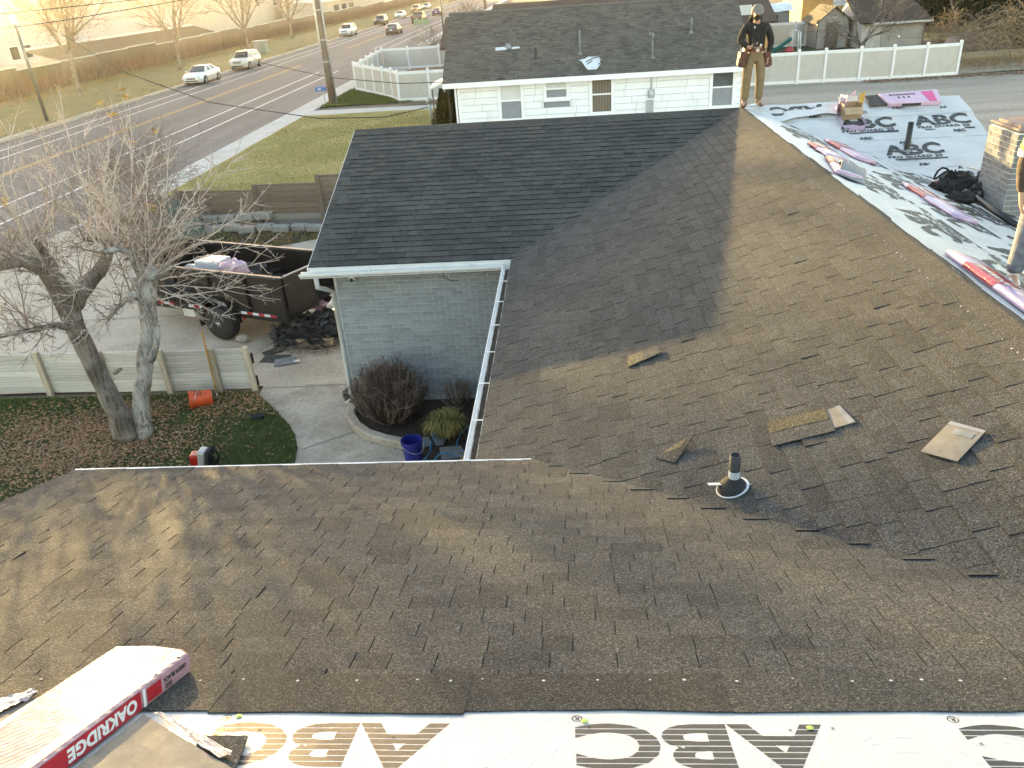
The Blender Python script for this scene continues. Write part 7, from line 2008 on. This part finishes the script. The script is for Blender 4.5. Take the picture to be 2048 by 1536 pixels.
# ================================================================== PEOPLE
simple('skin', (.46, .27, .19), .55, .08, 8); simple('hoodie', (.020, .020, .018), .92, .2, 25, bump=.4); simple('khaki', (.20, .148, .082), .9, .15, 10, bump=.3); simple('boot', (.06, .045, .035), .7, .3, 12)
simple('leather', (.085, .030, .022), .6, .3, 14, bump=.3); simple('cap_grey', (.20, .19, .175), .9, .1, 20); simple('beard', (.035, .022, .015), .95, .2, 30); simple('hivis', (.62, .72, .05), .6, .08, 10); simple('reflective', (.60, .62, .64), .3, .05); simple('camo', (.075, .055, .040), .9, .6, 22, bump=.2); simple('jeans', (.15, .16, .19), .9, .3, 20, bump=.3)
def skin_mesh(name, chain, mat, parent, levels=2):
    """chain: list of (point, radius(x,y), parent index)"""
    me = bpy.data.meshes.new(name)
    me.from_pydata([c[0] for c in chain], [(c[2], i) for i, c in enumerate(chain) if c[2] is not None], [])
    o = bpy.data.objects.new(name, me); COL.objects.link(o); o.parent = parent
    m = o.modifiers.new('skin', 'SKIN'); m.use_smooth_shade = True; m.branch_smoothing = .6
    if not me.skin_vertices: me.attributes.new if False else None
    bpy.context.view_layer.objects.active = o
    if not me.skin_vertices:
        bm = bmesh.new(); bm.from_mesh(me); bm.verts.layers.skin.verify(); bm.to_mesh(me); bm.free()
    for i, c in enumerate(chain):
        r_ = c[1] if hasattr(c[1], '__len__') else (c[1], c[1])
        me.skin_vertices[0].data[i].radius = r_; me.skin_vertices[0].data[i].use_root = (i == 0)
    s_ = o.modifiers.new('sub', 'SUBSURF'); s_.levels = levels; s_.render_levels = levels
    me.materials.append(M(mat))
    return o
def person(label, loc, rz, J, cloth, extras=None, cat='person'):
    t = thing('person', label, cat, loc, rz)
    j = {k: Vector(v) for k, v in J.items()}
    def hand(sd):
        w = j['wrist_' + sd]; d = (w - j['elbow_' + sd]).normalized(); 
        f = Vector(J.get('finger_' + sd, d)).normalized(); pl = Vector(J.get('palm_' + sd, (0, -1, 0))).normalized(); sx = f.cross(pl).normalized()
        ch = []
        palm = w + f * .055
        ch.append((palm, (.026, .036), 'w_' + sd))
        for k, (off, ln) in enumerate(((-.030, .068), (-.010, .078), (.010, .072), (.028, .058))):
            b = w + f * .085 + sx * off; ch.append((b, .0105, 'palm')); m_ = b + f * ln * .55 + pl * .012; ch.append((m_, .0095, -1)); ch.append((m_ + f * ln * .30 + pl * .030, .0085, -1))
        b = w + f * .035 + sx * -.040; ch.append((b + pl * .01, .012, 'palm')); ch.append((b + f * .035 + sx * -.012 + pl * .02, .0105, -1)); ch.append((b + f * .058 + pl * .03, .009, -1))
        return ch
    C = []
    def add(p, r_, par): C.append((Vector(p), r_, par)); return len(C) - 1
    pel = add(j['pelvis'], (.135, .105), None); ch_ = add(j['chest'], (.155, .115), pel); nb = add(j['neck'], (.065, .065), ch_)
    h1 = add(j['head'] + Vector((0, 0, -.07)), (.062, .075), nb); h2 = add(j['head'] + Vector((0, -.005, .02)), (.078, .095), h1); h3 = add(j['head'] + Vector((0, .0, .10)), (.062, .078), h2)
    fd = Vector(J['face']).normalized()
    n1 = add(j['head'] + fd * .095 + Vector((0, 0, .0)), .016, h2); add(j['head'] + fd * .118 + Vector((0, 0, -.018)), .012, n1)
    for sd in 'lr':
        s1 = add(j['shoulder_' + sd], .060, ch_); e = add(j['elbow_' + sd], .043, s1); w = add(j['wrist_' + sd], .028, e); palm_i = None; last = None
        for (p, r_, par) in hand(sd):
            if par == 'w_' + sd: palm_i = add(p, r_, w); last = palm_i
            elif par == 'palm': last = add(p, r_, palm_i)
            else: last = add(p, r_, last)
        hp = add(j['hip_' + sd], .088, pel); kn = add(j['knee_' + sd], .058, hp); an = add(j['ankle_' + sd], .040, kn); add(j['toe_' + sd], .035, an)
    skin_mesh('body', C, 'skin', t)
    # clothing as looser skins
    C = []
    pw = cloth['pad']
    pel = add(j['pelvis'] + Vector((0, 0, .06)), (.165, .130), None); b2_ = add(j['pelvis'].lerp(j['chest'], .5) + Vector((0, -.01, .02)), (.180, .145), pel); ch_ = add(j['chest'] + Vector((0, 0, .02)), (.195, .145), b2_); nk = add(j['neck'] + Vector((0, .01, -.02)), (.10, .10), ch_)
    for sd in 'lr':
        s1 = add(j['shoulder_' + sd], .088, ch_); m1 = add(j['shoulder_' + sd].lerp(j['elbow_' + sd], .55), .076, s1); e = add(j['elbow_' + sd], .068, m1); add(j['elbow_' + sd].lerp(j['wrist_' + sd], .55), .056, e); add(j['wrist_' + sd].lerp(j['elbow_' + sd], .06), .044, len(C) - 1)
    skin_mesh(cloth['top_name'], C, cloth['top'], t)
    C = []
    pel = add(j['pelvis'] + Vector((0, 0, .06)), (.160, .130), None); p2 = add(j['pelvis'] + Vector((0, .005, -.05)), (.165, .135), pel)
    for sd in 'lr':
        hp = add(j['hip_' + sd] + Vector((0, 0, -.10)), .105, p2); t2 = add(j['hip_' + sd].lerp(j['knee_' + sd], .55), .098, hp); kn = add(j['knee_' + sd], .084, t2); c2 = add(j['knee_' + sd].lerp(j['ankle_' + sd], .5), .080, kn); add(j['ankle_' + sd] + Vector((0, 0, .03)), .074, c2)
    skin_mesh('trousers', C, cloth['bottom'], t)
    for sd in 'lr':
        C = []; a = add(j['ankle_' + sd] + Vector((0, 0, .05)), .056, None); a2 = add(j['ankle_' + sd] + Vector((0, 0, -.03)), .052, a); add(j['toe_' + sd].lerp(j['ankle_' + sd], .35) + Vector((0, 0, -.005)), (.050, .042), a2); add(j['toe_' + sd] + Vector((0, 0, -.004)), (.046, .036), len(C) - 1)
        skin_mesh('boot', C, cloth['boot'], t)
    return t, j
J1 = dict(pelvis=(0, 0, .93), chest=(0, .01, 1.24), neck=(0, 0, 1.43), head=(-.03, -.07, 1.56), face=(-.25, -.85, -.45),
    shoulder_l=(.185, .02, 1.37), elbow_l=(.285, .03, 1.10), wrist_l=(.235, -.03, .86), finger_l=(-.05, -.02, -1), palm_l=(-1, 0, 0),
    shoulder_r=(-.185, .01, 1.37), elbow_r=(-.285, -.02, 1.12), wrist_r=(-.175, -.20, 1.03), finger_r=(.75, -.45, .25), palm_r=(0, -.3, 1),
    hip_l=(.095, 0, .90), knee_l=(.125, -.02, .50), ankle_l=(.125, .0, .09), toe_l=(.16, -.15, .045),
    hip_r=(-.095, 0, .90), knee_r=(-.125, -.03, .50), ankle_r=(-.135, -.01, .09), toe_r=(-.20, -.15, .045))
m1, j = person('man in black hoodie and tan trousers looking at a phone on the far ridge', (3.36, 15.40, ZR + .012), R(6), J1, dict(pad=.02, top='hoodie', top_name='hoodie', bottom='khaki', boot='boot'))
q = MB()   # cap: crown and brim
hc = j['head'] + Vector((0, .005, .045)); 
q.grid(lambda u, v: hc + Vector((.102 * math.cos(u * 6.283) * math.cos(v * 1.5), -.012 + .118 * math.sin(u * 6.283) * math.cos(v * 1.5), .105 * math.sin(v * 1.5))), 20, 8); cap_o = q.build('cap', 'cap_grey', m1, smooth=True, world=False); cap_o.rotation_euler = (0, 0, 0)
q = MB(); q.grid(lambda u, v: hc + Vector((.085 * math.cos(PI + u * PI) * (1 - .05 * v) - .02 * v, -.10 - .105 * v * math.sin(u * PI) - .012, -.002 - .045 * v)), 12, 4); o = q.build('brim', 'cap_grey', cap_o, smooth=True, world=False); sm = o.modifiers.new('t', 'SOLIDIFY'); sm.thickness = .006
lump(j['head'] + Vector((-.015, -.065, -.065)), (.062, .050, .045), 5, .2, 14, 9).build('beard', 'beard', m1, smooth=True, world=False)
for s_ in (-1, 1): lump(j['head'] + Vector((s_ * .088, .0, .01)), (.014, .022, .034), 6 + s_, .1, 10, 8).build('ear', 'skin', m1, smooth=True, world=False)
for s_ in (-1, 1): lump(j['head'] + Vector((s_ * .033 - .02, -.092, .028)), (.010, .006, .006), 3, 0, 8, 6).build('eye', 'black_plastic', m1, smooth=True, world=False)
lump(j['neck'] + Vector((0, .085, .03)), (.115, .075, .075), 15, .25, 18, 10).build('hood', 'hoodie', m1, smooth=True, world=False)
q = MB(); q.grid(lambda u, v: Vector((.178 * math.cos(u * 6.283), .002 + .142 * math.sin(u * 6.283), .945 + .055 * v)), 24, 2); o = q.build('tool_belt', 'leather', m1, world=False); sm = o.modifiers.new('t', 'SOLIDIFY'); sm.thickness = .014; sm.offset = 1
q = MB(); q.box((0, -.152, .972), (.06, .012, .05)); o = q.build('buckle', 'steel', m1, world=False); bevel(o, .004, 1)
for (x, y, z, a) in ((-.235, -.03, .83, 8), (.225, .03, .80, -8)):
    q = MB(); q.box((x, y, z), (.12, .19, .26), Matrix.Rotation(R(a), 3, 'Y'), 1.12); pch = q.build('tool_pouch', 'leather', m1, world=False); bevel(pch, .03, 3)
    q = MB(); q.box((x + (-.055 if x < 0 else .055), y - .02, z - .04), (.05, .13, .14), Matrix.Rotation(R(a), 3, 'Y'), 1.1); o = q.build('pouch_pocket', 'leather', pch, world=False); bevel(o, .02, 2)
    q = MB(); q.tube([(x, y - .05, z + .10), (x + .01, y - .06, z + .19)], .012, 6); q.tube([(x, y + .03, z + .1), (x - .01, y + .05, z + .17)], .010, 6); q.build('tool', 'steel', pch, world=False)
q = MB(); wr = j['wrist_r']; q.box(wr + Vector((.085, -.085, .055)), (.075, .14, .010), Matrix.Rotation(R(35), 3, 'X') @ Matrix.Rotation(R(-25), 3, 'Z')); o = q.build('phone', 'black_plastic', None, world=False); bevel(o, .006, 2); o.parent = None
mt = Matrix.Rotation(R(6), 4, 'Z'); o.matrix_world = Matrix.Translation(m1.location) @ mt; tag(o, 'black phone held in the right hand of the man on the ridge', 'phone')
q = MB(); q.lathe((-.085, -.128, 1.345), [(.020, .004), (.024, 0), (.02, -.004)], 12, 'Y'); q.build('badge', 'white_print', m1, world=False)
q = MB(); q.box((.045, -.158, 1.055), (.035, .008, .035)); q.build('patch', 'white_print', m1, world=False)
for s_ in (-1, 1): q = MB(); q.tube([(s_ * .10, -.125, 1.40), (s_ * .10, -.165, 1.2), (s_ * .09, -.165, 1.0)], .016, 6); q.build('suspender', 'black_cloth', m1, world=False, smooth=True)
J2 = dict(pelvis=(0, 0, .93), chest=(0, .01, 1.24), neck=(0, 0, 1.43), head=(.02, .03, 1.58), face=(.8, .5, -.2),
    shoulder_l=(.185, .02, 1.37), elbow_l=(.27, -.05, 1.10), wrist_l=(.25, .12, .90), finger_l=(0, .3, -1), palm_l=(-1, 0, 0),
    shoulder_r=(-.19, .01, 1.37), elbow_r=(-.245, .01, 1.08), wrist_r=(-.235, -.04, .83), finger_r=(.08, -.12, -1), palm_r=(.9, -.3, 0),
    hip_l=(.10, 0, .90), knee_l=(.16, -.02, .50), ankle_l=(.22, .0, .07), toe_l=(.28, -.13, .0),
    hip_r=(-.095, 0, .90), knee_r=(-.13, -.03, .50), ankle_r=(-.15, -.01, .12), toe_r=(-.17, -.17, .085))
fz = on(2038, 568, right_s)
m2, j = person('worker in hi-vis vest and jeans cut off by the right picture edge', (3.99, 6.80, ZR - (3.99 - XR) * S - .02), R(-10), J2, dict(pad=.02, top='camo', top_name='jacket', bottom='jeans', boot='boot_white'))
q = MB(); q.grid(lambda u, v: Vector(((.222 - .02 * abs(v - .5)) * math.cos(u * 6.283), .005 + .178 * math.sin(u * 6.283), .96 + .40 * v)), 28, 6); o = q.build('safety_vest', 'hivis', m2, world=False, smooth=True); sm = o.modifiers.new('t', 'SOLIDIFY'); sm.thickness = .008
for (z0, z1) in ((1.02, 1.07), (1.20, 1.25)): q = MB(); q.grid(lambda u, v: Vector((.232 * math.cos(u * 6.283), .005 + .187 * math.sin(u * 6.283), z0 + (z1 - z0) * v)), 28, 1); q.build('reflective_band', 'reflective', o, world=False, smooth=True)
for sd in 'r':
    a, b = j['shoulder_r'], j['elbow_r']
    for (t0, t1, mat, nm) in ((.05, .50, 'hivis', 'sleeve'), (.62, .80, 'reflective', 'sleeve_band'), (.50, .61, 'hivis', 'sleeve_trim')):
        q = MB(); q.tube([a.lerp(b, t0), a.lerp(b, (t0 + t1) / 2), a.lerp(b, t1)], [.095, .090, .086], 14, cap=False); o = q.build(nm, mat, m2, world=False, smooth=True)
q = MB(); hc = j['head'] + Vector((0, 0, .05)); q.grid(lambda u, v: hc + Vector((.105 * math.cos(u * 6.283) * math.cos(v * 1.5), .12 * math.sin(u * 6.283) * math.cos(v * 1.5), .11 * math.sin(v * 1.5))), 18, 8); q.build('cap', 'cap_grey', m2, smooth=True, world=False)

# ================================================================== HAZE VOLUME ADDED FOR THE LENS FLARE GLOW
mb = MB(); mb.bb(-150, 90, -60, 480, -1.0, 13.0)
hz = mb.build('haze', None if False else simple('flare_haze', (.8, .8, .8)))
hz['kind'] = 'stuff'
nt = MATS['flare_haze'].node_tree; nt.nodes.clear()
ho = nt.nodes.new('ShaderNodeOutputMaterial'); hv = nt.nodes.new('ShaderNodeVolumePrincipled')
hv.inputs['Color'].default_value = (.95, .93, .90, 1); hv.inputs['Density'].default_value = 0.00022; hv.inputs['Anisotropy'].default_value = 0.88
nt.links.new(hv.outputs[0], ho.inputs['Volume'])
tag(hz, 'thin haze volume added for the lens flare glow over the street', 'haze')
